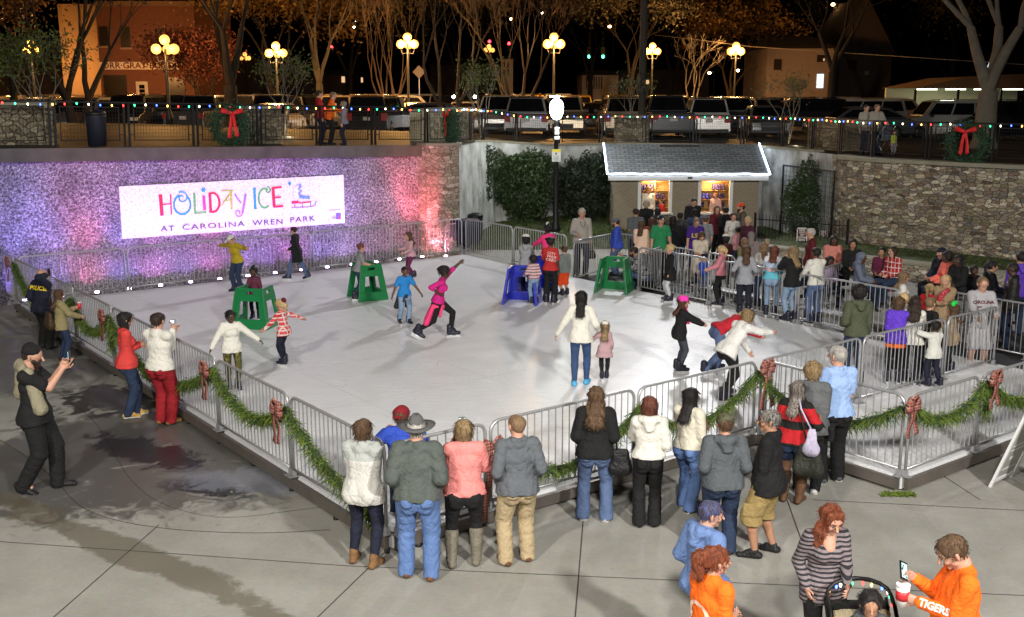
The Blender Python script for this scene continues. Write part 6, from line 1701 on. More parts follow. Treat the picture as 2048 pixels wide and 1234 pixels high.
 for sg in (-1, 1):
  B.cap(hd(sg * .69, -.06, .10), hd(sg * .68, -.02, -.18), .13 * hh, .10 * hh, k=.006)
  if face:
   B.cap(hd(sg * .29, .86, .10), hd(sg * .29, .84, .10), .14 * hh, k=.012, sub=True); B.cap(hd(sg * .14, .76, .24), hd(sg * .42, .66, .26), .07 * hh, k=.012); B.cap(hd(sg * .36, .56, -.16), hd(sg * .34, .60, -.2), .17 * hh, k=.02)
 if face: B.cap(hd(0, .66, -.40), hd(0, .66, -.50), .10 * hh, k=.01); B.cap(hd(0, .60, -.78), hd(0, .56, -.76), .12 * hh, k=.015)
 armr = 1 + .25 * (bw - 1)
 for sg, s_, el, w in ((-1, sL, eL, wL), (1, sR, eR, wR)):
  B.cap(s_, el, .032 * h * armr, .024 * h * armr); B.cap(el, w, .025 * h * armr, .0165 * h)
  d = (w - el).normalized(); n_ = Vector((-sg, 0, 0)); n_ = n_ - d * n_.dot(d)
  if n_.length < .2: n_ = Vector((0, 0, -1)) - d * d.dot(Vector((0, 0, -1)))
  n_.normalize(); u_ = d.cross(n_).normalized()     # across the palm
  if u_.y < 0 and abs(u_.y) > .3: u_ = -u_
  pl = w + d * .045 * h
  hs_ = h * (.95 if not fem else .88) * (1 + .08 * kid)
  B.cap(w + d * .012 * hs_, w + d * .042 * hs_, .0225 * hs_, .024 * hs_, .48, tuple(u_), k=.010)
  fr = max(minr, .0052 * hs_)
  for fi, (ofs, ln) in enumerate(((.0175, .040), (.006, .046), (-.006, .043), (-.0175, .034))):
   b0_ = w + d * .055 * hs_ + u_ * ofs * hs_; curl = .30 + .12 * fi
   m_ = b0_ + (d * math.cos(curl) + n_ * math.sin(curl)) * ln * .52 * hs_; t_ = m_ + (d * math.cos(curl * 2.4) + n_ * math.sin(curl * 2.4)) * ln * .5 * hs_
   B.cap(w + d * .04 * hs_ + u_ * ofs * hs_ * .8, b0_, fr * 1.15, fr * 1.08, k=.003); B.cap(b0_, m_, fr * 1.05, fr, k=.002); B.cap(m_, t_, fr, fr * .88, k=.002)
  tb = w + d * .018 * hs_ + u_ * .018 * hs_; tm = tb + (d * .7 + u_ * .7).normalized() * .026 * hs_ + n_ * .006 * hs_; tt = tm + (d * .95 + n_ * .35).normalized() * .024 * hs_
  B.cap(tb, tm, fr * 1.35, fr * 1.15, k=.004); B.cap(tm, tt, fr * 1.15, fr * .95, k=.003)
 legs = ((-1, hipL, kL, aL2), (1, hipR, kR, aR2))
 for sg, hp_, kn, an in legs:
  B.cap(hp_, kn, .054 * h * (.8 + .2 * bw), .034 * h); B.cap(kn, kn.lerp(an, .35), .034 * h, .035 * h); B.cap(kn.lerp(an, .35), an, .035 * h, .020 * h)
  B.cap(an - Vector((0, 0, .012 * h)), an + Vector((0, .05 * h, -.026 * h)), .020 * h, .016 * h)
 mobj('body', B.mesh('body'), skinmat(sk), e)
 if face:
  M4 = Matrix.Identity(4)
  for sg in (-1, 1):
   mb = MB(); c = hd(sg * .285, .67, .09); mb.sphere(c, .10 * hh, 10, 8); mb.build('eye', M_EYEW, e)
   mb = MB(); c = hd(sg * .28, .755, .08); mb.sphere(c, .062 * hh, 8, 6); mb.build('pupil', M_EYE, e)
   mb = MB(); mb.tube([hd(sg * .12, .84, .27), hd(sg * .30, .82, .33), hd(sg * .47, .70, .26)], [.03 * hh, .042 * hh, .02 * hh], 6); mb.build('eyebrow', hairmat(hair[1] if hair[1] not in ('orange', 'blue', 'white') else 'brown'), e)
  mb = MB(); mb.tube([hd(-.2, .70, -.44), hd(0, .79, -.42), hd(.2, .70, -.44)], [.02 * hh, .05 * hh, .02 * hh], 6); mb.build('lips', M_LIP, e)
 bk, bm_ = bot[0], bot[1]
 T = SDF(vc, .016 * h / 1.7); lo_ = {'jeans': (.062, .044, .038), 'loose': (.064, .051, .046), 'leggings': (.058, .038, .0255), 'flare': (.060, .043, .050), 'shorts': (.070, .066, 0), 'jeanshorts': (.064, .052, 0)}.get(bk)
 if bk in ('skirt',):
  z1 = bot[2] if len(bot) > 2 else .36
  T.cap(pel + Vector((0, 0, .06 * h)), Vector((pel.x, pel.y, z1 * h)), .075 * h * bw, .13 * h * bw, .85, (1, 0, 0)).cut((0, 0, z1 * h), (0, 0, -1))
 elif lo_:
  T.cap(pel + Vector((0, 0, -.025 * h)), sp(0, 0, .012), .083 * h * bw, .078 * h * bw, .74, X3)
  for sg in (-1, 1): T.cap(pel + Vector((sg * .040 * h * bw, -.036 * h, -.035 * h)), pel + Vector((sg * .040 * h * bw, -.026 * h, -.06 * h)), .052 * h * bw, .05 * h * bw, k=.012)
  if fem: T.cap(pel + Vector((0, -.02 * h, -.03 * h)), pel + Vector((0, -.015 * h, -.02 * h)), .078 * h * bw, .074 * h * bw, .68, X3)
  for sg, hp_, kn, an in legs:
   wq = (.72 + .28 * bw)
   T.cap(hp_, kn, lo_[0] * h * wq, lo_[1] * h * (.85 + .15 * bw), k=.012)
   if lo_[2]:
    end = an + Vector((0, 0, -.018 * h)) if bk != 'leggings' else an + Vector((0, 0, .006 * h))
    mid = kn.lerp(end, .33); T.cap(kn, mid, lo_[1] * h * (.85 + .15 * bw), max(.0385, (lo_[1] * .62 + lo_[2] * .38)) * h, k=.012); T.cap(mid, end, max(.0385, (lo_[1] * .62 + lo_[2] * .38)) * h, lo_[2] * h, k=.012)
   elif bk == 'shorts': T.cap(kn, kn.lerp(an, .22), .066 * h, .066 * h)
  if lo_[2] and seat is None and not any(len(q) > 2 for q in (fL, fR)) and shoe[0] != 'skate': T.cut((0, 0, .020 * h), (0, 0, -1))
  if not lo_[2] and seat is None: T.cut((0, 0, (.235 if bk == 'shorts' else .34) * h), (0, 0, -1))
 if bk != 'none': mobj({'skirt': 'skirt', 'shorts': 'shorts', 'jeanshorts': 'shorts', 'leggings': 'leggings'}.get(bk, 'trousers'), T.mesh('trousers', fold=.0042 * soft * (h / 1.7) * (1 if bk != 'leggings' else .3), ff=30, seed=seed), bm_, e)
 if near and bk in ('jeans', 'loose', 'flare') and seat is None and not lean > 25 and h > 1.3:
  tme = e.children[-1].data; Tb = BVHTree.FromPolygons([v.co for v in tme.vertices], [p.vertices[:] for p in tme.polygons])
  for sg in (-1, 1):
   pv = []
   for a in range(7):
    for b in range(7):
     u, v = a / 6 - .5, b / 6 - .5; q = pel + Vector((sg * .048 * h * bw + u * .078 * h * (1 - .25 * (v < -.3)), -.3, -.015 * h + v * .085 * h - (.006 * h if abs(u) < .2 and v < -.3 else 0)))
     ht = Tb.ray_cast(q, Vector((0, 1, 0))); pv.append(ht[0] + Vector((0, -.0035, 0)) if ht[0] is not None else Vector((q.x, -.1, q.z)))
   mb = MB(); mb.add(pv, [(7 * a + b, 7 * a + b + 1, 7 * a + b + 8, 7 * a + b + 7) for a in range(6) for b in range(6)], True)
   po = mb.build('back_pocket', bm_, e); po.modifiers.new('s', 'SOLIDIFY').thickness = .003
 if bk == 'shorts' and near:
  kn = kL if abs(fL[1]) >= 0 else kR
  for kn, sg in ((kL, -1), (kR, 1)):
   mb = MB(); c = kn + Vector((sg * .068 * h, -.005, .06 * h)); mb.box(c, (.02, .13, .15)); mb.build('pocket', bm_, e, bevel=.01)
 tk, tm_ = top[0], top[1]; hem = top[2] if len(top) > 2 else {'tee': .475, 'shirt': .47, 'sweater': .475, 'jacket': .46, 'hoodie': .47, 'coat': .34, 'dress': .38, 'fitted': .48, 'blouse': .44}[tk]
 pad = {'tee': .004, 'shirt': .006, 'sweater': .009, 'jacket': .016, 'hoodie': .013, 'coat': .014, 'dress': .004, 'fitted': .002, 'blouse': .008}[tk] * h
 C = SDF(vc, .022 * h / 1.7); w0 = .080 * h * bw + pad
 hv = hem - (hz / h if seat is None and hips is None else hem) if seat is None and hips is None else -.05
 hemc = sp(0, 0, hem - .525) if seat is None else sp(0, 0, -.03)
 flare = {'dress': 1.3, 'blouse': 1.16, 'coat': 1.15, 'jacket': 1.05, 'tee': 1.07, 'shirt': 1.06}.get(tk, 1.02)
 l0 = (lo_[0] if lo_ else .06) * (.72 + .28 * bw); wh = (.053 * bw + l0 + .004) * h + .35 * pad; C.cap(hemc, sp(0, 0, .0), wh * flare, max(wh * .97, .088 * h * bw), min(.92, (l0 + .024) * h / wh + .03), X3)
 C.cap(sp(0, 0, .0), sp(0, 0, .08), max(wh * .97, .088 * h * bw), (.076 if fem else .082) * h * bw + pad, .78, X3)
 C.cap(sp(0, 0, .08), sp(0, .003, .185), (.076 if fem else .082) * h * bw + pad, (.088 if fem else .096) * h * (.35 + .65 * bw) + pad, .69, X3)
 C.cap(sp(0, .003, .185), sp(0, -.004, .245), (.088 if fem else .096) * h * (.35 + .65 * bw) + pad, .070 * h + pad, .64, X3)
 if hem < .50 and seat is None and lo_:
  for sg in (-1, 1): C.cap(pel + Vector((sg * .040 * h * bw, -.036 * h, -.030 * h)), pel + Vector((sg * .040 * h * bw, -.022 * h, .01 * h)), (.058 * bw + .004) * h + .3 * pad, (.056 * bw + .002) * h + .3 * pad, k=.03)
 if bw > 1.12: C.cap(sp(0, .035, .06), sp(0, .03, .12), .07 * h * bw, .065 * h * bw, .9, X3)
 if fem and kid < .5:
  for sg in (-1, 1): C.cap(sp(sg * .035, .050, .178), sp(sg * .035, .045, .185), .036 * h * bw + pad * .4, k=.03)
 C.cap(sp(-shw * .94, -.004, shz), sp(shw * .94, -.004, shz), .030 * h + pad * .8, .030 * h + pad * .8, k=.03)
 for sg in (-1, 1): C.cap(sp(sg * .02, -.01, .292 - .03 * kid), sp(sg * shw * .9, -.006, shz + .004), .026 * h + pad * .3, .024 * h + pad * .6, k=.03)
 C.cap(sp(0, -.012, shz + .01), sp(0, -.008, shz + .022), .052 * h + pad * .5, .045 * h + pad * .5, .8, X3)
 zax = Rt @ Vector((0, 0, 1))
 C.cut(tuple(hemc), (-zax.x, -zax.y, -zax.z))
 sleeve = top[3] if len(top) > 3 else {'tee': 'short', 'dress': 'long'}.get(tk, 'long')
 for sg, s_, el, w in ((-1, sL, eL, wL), (1, sR, eR, wR)):
  ra = (.037 * h * armr + pad * .8); rb_ = (.030 * h * armr + pad * .8); rc = (.0215 * h + pad * .75)
  if sleeve == 'short': C.cap(s_, s_.lerp(el, .72), ra, ra * .98, k=.02)
  elif sleeve == 'none': pass
  elif sleeve == 'elbow': C.cap(s_, el, ra, rb_, k=.02); C.cap(el, el.lerp(w, .25), rb_, rb_, k=.01)
  else: C.cap(s_, el, ra, rb_, k=.02); C.cap(el, el.lerp(w, .94), rb_, rc, k=.012)
 if tk == 'hoodie' or (len(top) > 4 and top[4] == 'hood'):
  for a0, a1 in ((-70, -25), (-25, 25), (25, 70)):
   pa = sp(.062 * math.sin(rad(a0)), -.03 - .03 * math.cos(rad(a0)), .30 - .02 * kid); pb = sp(.062 * math.sin(rad(a1)), -.03 - .03 * math.cos(rad(a1)), .30 - .02 * kid); C.cap(pa, pb, .026 * h, .026 * h, k=.02)
  C.cap(sp(0, -.065, .285), sp(0, -.085, .235), .048 * h, .03 * h, .6, X3, k=.03)
 if tk in ('jacket', 'shirt', 'coat') or (len(top) > 4 and top[4] == 'collar'):
  for a0, a1 in ((-110, -60), (-60, 0), (0, 60), (60, 110)):
   pa = sp(.043 * math.sin(rad(a0)), -.008 - .036 * math.cos(rad(a0)), .305 - .03 * kid); pb = sp(.043 * math.sin(rad(a1)), -.008 - .036 * math.cos(rad(a1)), .305 - .03 * kid); C.cap(pa, pb, .013 * h, .013 * h, k=.012)
 if near >= 2 and fem: C.cap(sp(0, .075, .31), sp(0, .115, .205), .050 * h, .016 * h, .9, X3, sub=True, k=.006)
 cn = {'tee': 't_shirt', 'shirt': 'shirt', 'sweater': 'sweater', 'jacket': 'jacket', 'hoodie': 'hoodie', 'coat': 'coat', 'dress': 'dress', 'fitted': 'top', 'blouse': 'blouse'}[tk]
 cloth = mobj(cn, C.mesh(cn, fold=.0050 * soft * (h / 1.7) * {'fitted': .5, 'jacket': 1.25, 'coat': 1.2, 'hoodie': 1.15}.get(tk, 1), ff=19 if tk in ('jacket', 'hoodie', 'coat') else 24, seed=seed + 3), tm_, e)
 sc_ = h * (1 + .06 * kid); kind = shoe[0]
 for sg, hp_, kn, an in legs:
  S = SDF(max(.0085, vb), .010)
  df = Vector((sg * .15, 1, 0)).normalized()
  lift = (fL if sg < 0 else fR); tip = lift[3] if len(lift) > 3 else 0.0
  if tip: df = Vector((sg * .1, math.cos(rad(tip)), -math.sin(rad(tip)))).normalized()
  upv = Vector((0, 0, 1)) - df * df.z; upv.normalize()
  hl_ = an - df * .030 * sc_ - upv * .022 * sc_
  toe = an + df * .100 * sc_ - upv * .030 * sc_; ua = df.cross(upv)
  if kind == 'skate':
   S.cap(an - df * .018 * sc_ + upv * .055 * sc_, hl_ + df * .01 * sc_, .037 * sc_, .036 * sc_); S.cap(hl_, toe, .034 * sc_, .030 * sc_, .85, tuple(ua)); S.cap(an + upv * .03 * sc_, an + df * .04 * sc_, .034 * sc_, .03 * sc_)
   mobj('skate_boot', S.mesh('skate_boot'), shoe[1] or M_SKATEB, e)
   sb_ = MB(); Mf = Matrix((( *ua, 0), (*df, 0), (*upv, 0), (0, 0, 0, 1))).transposed(); Mf = Matrix.Translation(an + df * .035 * sc_ - upv * .078 * sc_) @ Mf
   sb_.box((0, 0, 0), (.016, .175 * sc_, .036 * sc_), M=Mf); sb_.box((0, 0, 0), (.03 * sc_, .05 * sc_, .022 * sc_), M=Mf @ Matrix.Translation((0, .05 * sc_, .018 * sc_))); sb_.box((0, 0, 0), (.03 * sc_, .045 * sc_, .022 * sc_), M=Mf @ Matrix.Translation((0, -.05 * sc_, .018 * sc_)))
   sb_.build('blade', M_BLADE, e)
  else:
   S.cap(hl_, toe, .026 * sc_, .024 * sc_, .82, tuple(ua)); S.cap(an, an + df * .045 * sc_ - upv * .012 * sc_, .026 * sc_, .022 * sc_)
   if kind == 'boot': S.cap(an + upv * .03 * sc_, an - upv * .01 * sc_, .030 * sc_, .028 * sc_)
   if kind == 'tallboot': S.cap(kn.lerp(an, .30), an, .046 * sc_, .032 * sc_); S.cap(an, hl_, .03 * sc_, .027 * sc_)
   if kind == 'cover': S.cap(hl_, toe, .030 * sc_, .027 * sc_, .85, tuple(ua))
   zc = min(hl_.z, toe.z) - .0215 * sc_
   if not tip: S.cut((0, 0, an.z - .046 * sc_), (0, 0, -1))
   mobj({'boot': 'boot', 'tallboot': 'boot'}.get(kind, 'shoe'), S.mesh('shoe'), shoe[1] or M_BLK, e)
   if len(shoe) > 2 and near:
    q = SDF(.0085, .005); q.cap(hl_ - upv * .014 * sc_, toe - upv * .008 * sc_, .027 * sc_, .026 * sc_, .5, tuple(ua)); q.cut((0, 0, an.z - .030 * sc_), (0, 0, 1)); q.cut((0, 0, an.z - .047 * sc_), (0, 0, -1))
    mobj('sole', q.mesh('sole'), shoe[2], e)
 hs, hcol = hair[0], hair[1]; hm = hairmat(hcol, hair[2] if len(hair) > 2 else None)
 if hs != 'bald':
  Hh = SDF(max(.008, vb * .9), .02 * hh / .11)
  t_ = {'buzz': .03, 'short': .08, 'curly': .20, 'afro': .34}.get(hs, .12)
  Hh.cap(hd(0, -.26, .30), hd(0, .12, .34), (.66 + t_) * hh, (.62 + t_ * .8) * hh)
  if hs in ('short', 'buzz'): Hh.cap(hd(0, -.36, -.05), hd(0, -.30, .2), .50 * hh, .6 * hh, k=.02)
  if hs == 'curly' or hs == 'afro': Hh.cap(hd(0, -.3, -.1), hd(0, -.2, .3), .68 * hh, .8 * hh)
  if hs in ('bob', 'lob'):
   z_ = -.62 if hs == 'bob' else -1.05
   Hh.cap(hd(0, -.38, .1), hd(0, -.34, z_), .62 * hh, .50 * hh, .8, tuple(Hm @ Vector((1, 0, 0))));
   for sg in (-1, 1): Hh.cap(hd(sg * .58, -.05, .2), hd(sg * .56, -.02, z_), .24 * hh, .20 * hh, k=.02)
  if hs in ('long', 'longwavy', 'vlong'):
   z_ = {'long': -2.0, 'longwavy': -2.2, 'vlong': -3.2}[hs]; wv = .62 if hs != 'longwavy' else .86
   Hh.cap(hd(0, -.34, .2), hd(0, -.42, -.7), .66 * hh, wv * .88 * hh, .8, tuple(Hm @ Vector((1, 0, 0))))
   bp0 = hd(0, -.42, -.7); bp1 = sp(0, -.088 - .03 * (bw - 1) - pad / h * .6, (.31 + z_ * .0725 * .60)); Hh.cap(bp0, bp1, wv * 1.05 * hh, (.62 if hs != 'longwavy' else .86) * hh, .52, X3)
   for sg in (-1, 1): Hh.cap(hd(sg * .56, -.05, .2), hd(sg * .54, -.12, -1.0), .25 * hh, .26 * hh, k=.02)
  if hs == 'sideswept':
   for sg, zz in ((1, -1.0), (1, -2.0)): pass
   Hh.cap(hd(.45, -.1, .2), hd(.75, .1, -.9), .35 * hh, .40 * hh); Hh.cap(hd(.75, .1, -.9), hd(.70, .35, -1.9), .42 * hh, .34 * hh)
  if hs in ('bun', 'topbun'):
   Hh.cap(hd(0, -.86, .45) if hs == 'bun' else hd(0, -.25, 1.08), hd(0, -.92, .5) if hs == 'bun' else hd(0, -.3, 1.18), .32 * hh, .30 * hh, k=.015)
  if hs == 'pony':
   Hh.cap(hd(0, -.8, .45), hd(0, -1.15, .1), .22 * hh, .28 * hh); Hh.cap(hd(0, -1.15, .1), hd(0, -1.0, -1.1), .28 * hh, .16 * hh)
  if hs == 'bigpony':
   Hh.cap(hd(0, -.75, .65), hd(0, -1.2, .35), .3 * hh, .52 * hh); Hh.cap(hd(0, -1.2, .35), hd(0, -1.3, -.75), .55 * hh, .38 * hh)
  if hs == 'puffs':
   for sg in (-1, 1): Hh.cap(hd(sg * .62, -.35, .62), hd(sg * .7, -.4, .66), .30 * hh, k=.01)
  Hh.cap(hd(0, .98, -.02), hd(0, .92, -.75), .62 * hh, .55 * hh, sub=True, k=.012); Hh.cap(hd(0, 1.02, .12), hd(0, 1.02, .10), .60 * hh, sub=True, k=.012)
  if hs in ('short', 'buzz'):
   for sg in (-1, 1): Hh.cap(hd(sg * .85, .05, -.15), hd(sg * .8, .3, -.5), .24 * hh, .4 * hh, sub=True, k=.01)
  st = {'longwavy': .007, 'curly': .009, 'afro': .008, 'bigpony': .010, 'sideswept': .010, 'buzz': .0005, 'short': .0022}.get(hs, .003) * (h / 1.7)
  ho = mobj('hair', Hh.mesh('hair', strand=st, seed=seed, fold=.006 if hs in ('longwavy', 'bigpony', 'sideswept') else 0, ff=34), hm, e)
  if dist < 24 and hs != 'buzz' and not (hat and hat[0] == 'hoodup'):
   nv = len(ho.data.vertices); co = np.empty(nv * 3); ho.data.vertices.foreach_get('co', co); co = co.reshape(-1, 3); no = np.empty(nv * 3); ho.data.vertices.foreach_get('normal', no); no = no.reshape(-1, 3)
   n_ = min(900, int(60 + nv * .10)); ix = rng.integers(0, nv, n_); P = co[ix]; Nn = no[ix]
   keep = P[:, 2] > hc.z - hh * 3.4; P = P[keep]; Nn = Nn[keep]; n_ = len(P)
   cv = hs in ('curly', 'afro', 'bigpony', 'sideswept', 'longwavy')
   D = np.array([0, 0, -1.0])[None] + Nn * (.16 if not cv else .35) + rng.normal(size=(n_, 3)) * (.16 if not cv else .42)
   up_ = (P[:, 2] - hc.z) / hh; D += np.where(up_[:, None] > .45, (P - np.array(hc)) * np.array([1, 1, 0]) / hh * .8, 0); D /= np.linalg.norm(D, axis=1)[:, None]
   ln_ = rng.uniform(.25, .55, n_)[:, None] * hh * (1 if not cv else .55) * (.5 if hs == 'short' else 1); Wd = np.cross(D, Nn); Wd /= np.linalg.norm(Wd, axis=1)[:, None] + 1e-9; wd_ = .0016 + .0012 * rng.random((n_, 1))
   P0 = P + Nn * .001; P1 = P0 + D * ln_ * .5 + Nn * .006; P2 = P0 + D * ln_ + Nn * (.004 if not cv else .012)
   V = np.stack([P0 - Wd * wd_, P0 + Wd * wd_, P1 + Wd * wd_, P2, P1 - Wd * wd_], 1).reshape(-1, 3); b5 = np.arange(n_) * 5
   mobj('hair_strands', np_mesh('hair_strands', V, np.stack([b5, b5 + 1, b5 + 2, b5 + 3, b5 + 4], 1), False), hm, ho)
 if beard:
  Bd = SDF(max(.008, vb), .015); Bd.cap(hd(-.42, .30, -.35), hd(0, .55, -.72), .22 * hh, .26 * hh); Bd.cap(hd(.42, .30, -.35), hd(0, .55, -.72), .22 * hh, .26 * hh)
  if beard[0] == 'full': Bd.cap(hd(0, .5, -.75), hd(0, .62, -1.15), .28 * hh, .14 * hh)
  Bd.cap(hd(-.2, .72, -.3), hd(.2, .72, -.3), .09 * hh, .09 * hh)
  if beard[0] == 'moustache': Bd.ops = []; Bd.cap(hd(-.22, .72, -.32), hd(.22, .72, -.32), .09 * hh, .09 * hh)
  mobj('beard', Bd.mesh('beard', strand=.003), hairmat(beard[1]), e)
 if glasses:
  mb = MB()
  for sg in (-1, 1):
   c = [hd(sg * .28 + .21 * math.cos(a), .86, .08 + .15 * math.sin(a)) for a in np.linspace(0, 2 * PI, 11)]; mb.tube(c, .018 * hh, 4, False); mb.tube([hd(sg * .5, .84, .12), hd(sg * .72, .05, .10)], .018 * hh, 4)
  mb.tube([hd(-.08, .88, .1), hd(.08, .88, .1)], .018 * hh, 4); mb.build('glasses', M_BLK, e)
 if hat:
  hk, hmat = hat[0], hat[1]; K = SDF(max(.008, vb), .012)
  if hk in ('cap', 'backcap'):
   K.cap(hd(0, -.22, .36), hd(0, .12, .40), .76 * hh, .72 * hh); K.cut(tuple(hd(0, 0, .28)), tuple(-(Hm @ Vector((0, -.12, 1)))))
   s2 = 1 if hk == 'cap' else -1
   K.cap(hd(0, .55 * s2 - (.15 if s2 < 0 else 0), .36), hd(0, 1.18 * s2 - (.1 if s2 < 0 else 0), .26), .50 * hh, .42 * hh, .12, tuple(Hm @ Vector((1, 0, 0))), k=.01)
  elif hk == 'beanie': K.cap(hd(0, -.2, .38), hd(0, .08, .45), .80 * hh, .74 * hh); K.cut(tuple(hd(0, 0, .16)), tuple(-(Hm @ Vector((0, -.1, 1))))); K.cap(hd(0, -.16, .2), hd(0, .0, .22), .0001)
  elif hk == 'beret': K.cap(hd(0, -.25, .55), hd(0, .1, .50), .84 * hh, .72 * hh, .8, tuple(Hm @ Vector((1, 0, 0)))); K.cut(tuple(hd(0, 0, .25)), tuple(-(Hm @ Vector((0, -.25, 1)))))
  elif hk == 'fedora':
   K.cap(hd(0, -.30, .62), hd(0, .30, .62), .66 * hh, .60 * hh, .95, tuple(Hm @ Vector((1, 0, 0)))); K.cap(hd(0, -.3, .95), hd(0, .3, .95), .50 * hh, .36 * hh); K.cap(hd(0, -.6, 1.42), hd(0, .7, 1.36), .13 * hh, .12 * hh, sub=True)
   K.cut(tuple(hd(0, 0, .30)), tuple(-(Hm @ Vector((0, 0, 1)))))
  if hk == 'hoodup':
   K.cap(hd(0, -.28, .30), hd(0, .05, .40), .84 * hh, .80 * hh); K.cap(hd(0, -.3, .2), sp(0, -.03, .27), .72 * hh, .7 * hh); K.cap(hd(0, 1.05, .0), hd(0, 1.0, -.5), .70 * hh, sub=True)
  mobj('hat' if hk != 'hoodup' else 'hood', K.mesh('hat'), hmat, e)
  if hk == 'fedora':
   ax_ = Hm @ Vector((1, 0, 0)); mb = MB(); n = 28; rows = []
   for k in range(n + 1):
    a = 2 * PI * k / n; cx__, cy__ = math.cos(a), math.sin(a)
    rows.append((hd(.66 * cx__, .86 * cy__ - .02, .32), hd(1.5 * cx__, 1.75 * cy__, .24 + .2 * cx__ * cx__), hd(1.54 * cx__, 1.8 * cy__, .28 + .2 * cx__ * cx__), hd(.66 * cx__, .86 * cy__ - .02, .38)))
   vs = [q for r_ in rows for q in r_]; mb.add(vs, [(4 * i + j, 4 * i + 4 + j, 4 * i + 4 + (j + 1) % 4, 4 * i + (j + 1) % 4) for i in range(n) for j in range(4)], True); mb.build('brim', hmat, e)
   mb = MB(); mb.tube([hd(.70 * math.cos(a), .95 * math.sin(a), .40) for a in np.linspace(0, 2 * PI, 25)], .05 * hh, 6, False); mb.sphere(hd(.66, .35, .45), .11 * hh, 8, 6); mb.build('hat_band', fabric('band_blue', (.10, .16, .55)), e)
 info = dict(e=e, hd=hd, sp=sp, wL=wL, wR=wR, sL=sL, sR=sR, eL=eL, eR=eR, h=h, hh=hh, cloth=cloth, kL=kL, kR=kR, aL=aL2, aR=aR2, Hm=Hm, pel=pel)
 if extra: extra(info)
 return info
def dirp(i, w, el, k=.06):
 d = (i[w] - i[el]).normalized(); return i[w] + d * k * i['h']
def worldpt(i, p): return i['e'].matrix_basis @ Vector(p)
def decal(i, txt, size, mat, centre, nrm, up=(0, 0, 1), align='CENTER', bold=.0, spacing=1.0):
 """lettering laid onto the garment surface"""
 me = text_mesh(txt, size, align, spacing, 0, bold); bm = bmesh.new(); bm.from_mesh(me)
 bmesh.ops.subdivide_edges(bm, edges=bm.edges[:], cuts=1)
 nrm = Vector(nrm).normalized(); upv = Vector(up); upv = (upv - nrm * upv.dot(nrm)).normalized(); xx = upv.cross(nrm)
 cl = i['cloth'].data; T_ = BVHTree.FromPolygons([v.co for v in cl.vertices], [p.vertices[:] for p in cl.polygons])
 for v in bm.verts:
  p = Vector(centre) + xx * v.co.x + upv * v.co.y + nrm * .13
  hit = T_.ray_cast(p, -nrm)
  hit = hit if hit[0] is not None and abs(hit[1].dot(nrm)) > .25 else T_.find_nearest(Vector(centre) + xx * v.co.x * .5 + upv * v.co.y * .5)
  v.co = hit[0] + hit[1] * .005
 bm.to_mesh(me); bm.free(); return mobj('print', me, mat, i['e'])
def handheld(name, i, w, el, mb, mat, label, cat, extra=()):
 """a thing carried in a hand: top-level, placed at the hand"""
 q = worldpt(i, dirp(i, w, el)); e = empty(name, q, 0, label, cat)
 mb.build('shell', mat, e)
 for n_, m_, mm in extra: m_.build(n_, mm, e)
 return e
# ============================================================ the people
def PF(xf, yf, ytop, z0=0.0, skate=False):
 p = U(xf, yf, z0); t = AT(xf, ytop, p.y + .02).z - z0
 return p, t - (.05 if skate else 0)
def HP(x, y, h, z0=0.0): q = U(x, y, z0 + h); return Vector((q.x, q.y, z0)), h
F_ = fabric
DENIM = F_('denim_mid', (.085, .125, .235), var=.3); DEN_L = F_('denim_light', (.22, .31, .45), var=.2); DEN_D = F_('denim_dark', (.022, .036, .075), var=.3); DEN_B = F_('denim_bright', (.10, .17, .36), var=.3)
BLKC = F_('cloth_black', (.012, .012, .013)); NAVYC = F_('cloth_navy', (.014, .016, .032)); WHTC = F_('cloth_white', (.66, .64, .58), var=.05); CREAM = F_('cloth_cream', (.60, .56, .46), var=.06)
GRYC = F_('cloth_grey', (.24, .24, .25)); GRYD = F_('cloth_dark_grey', (.075, .08, .088)); TANC = F_('cloth_tan', (.36, .29, .175)); REDC = F_('cloth_red', (.46, .03, .028)); MARN = F_('cloth_maroon', (.11, .014, .020))
BRNSH = F_('shoe_brown', (.14, .065, .028), .5); TANB = F_('boot_tan', (.20, .105, .045), .6); GRYB = F_('boot_grey', (.16, .145, .11), .6, var=.3); BLKSH = F_('shoe_black', (.015, .015, .016), .45); WSH = F_('shoe_white', (.5, .5, .5), .6)
HPNK = F_('cloth_hot_pink', (.72, .045, .20)); PNK = F_('cloth_pink', (.55, .20, .25)); BLUEC = F_('cloth_royal', (.03, .07, .42)); OLV = F_('cloth_olive', (.075, .085, .05)); ORNG = F_('cloth_orange', (.90, .15, .012), var=.08)
SK = ('skate', None); SH = ('shoe', BLKSH)
def x_manblack(i):
 S = SDF(.012, .02); h = i['h']; sp = i['sp']
 S.cap(sp(-.10, -.02, .30), sp(-.13, -.03, .16), .035 * h, .04 * h); S.cap(sp(-.02, -.05, .315), sp(-.12, -.06, .28), .04 * h, .045 * h); S.cap(sp(.05, -.02, .31), sp(-.03, -.055, .315), .03 * h, .04 * h); S.cap(sp(-.1, -.07, .27), sp(-.06, -.10, .12), .05 * h, .035 * h); S.cap(sp(.08, .02, .29), sp(.10, .07, .05), .030 * h, .045 * h)
 q = empty('draped_jacket', i['e'].location, i['e'].rotation_euler.z, 'olive tan jacket slung over the shoulders of the walking man in black', 'jacket'); mobj('cloth', S.mesh('cloth', fold=.008, ff=26), F_('jacket_olive_tan', (.26, .235, .16)), q)
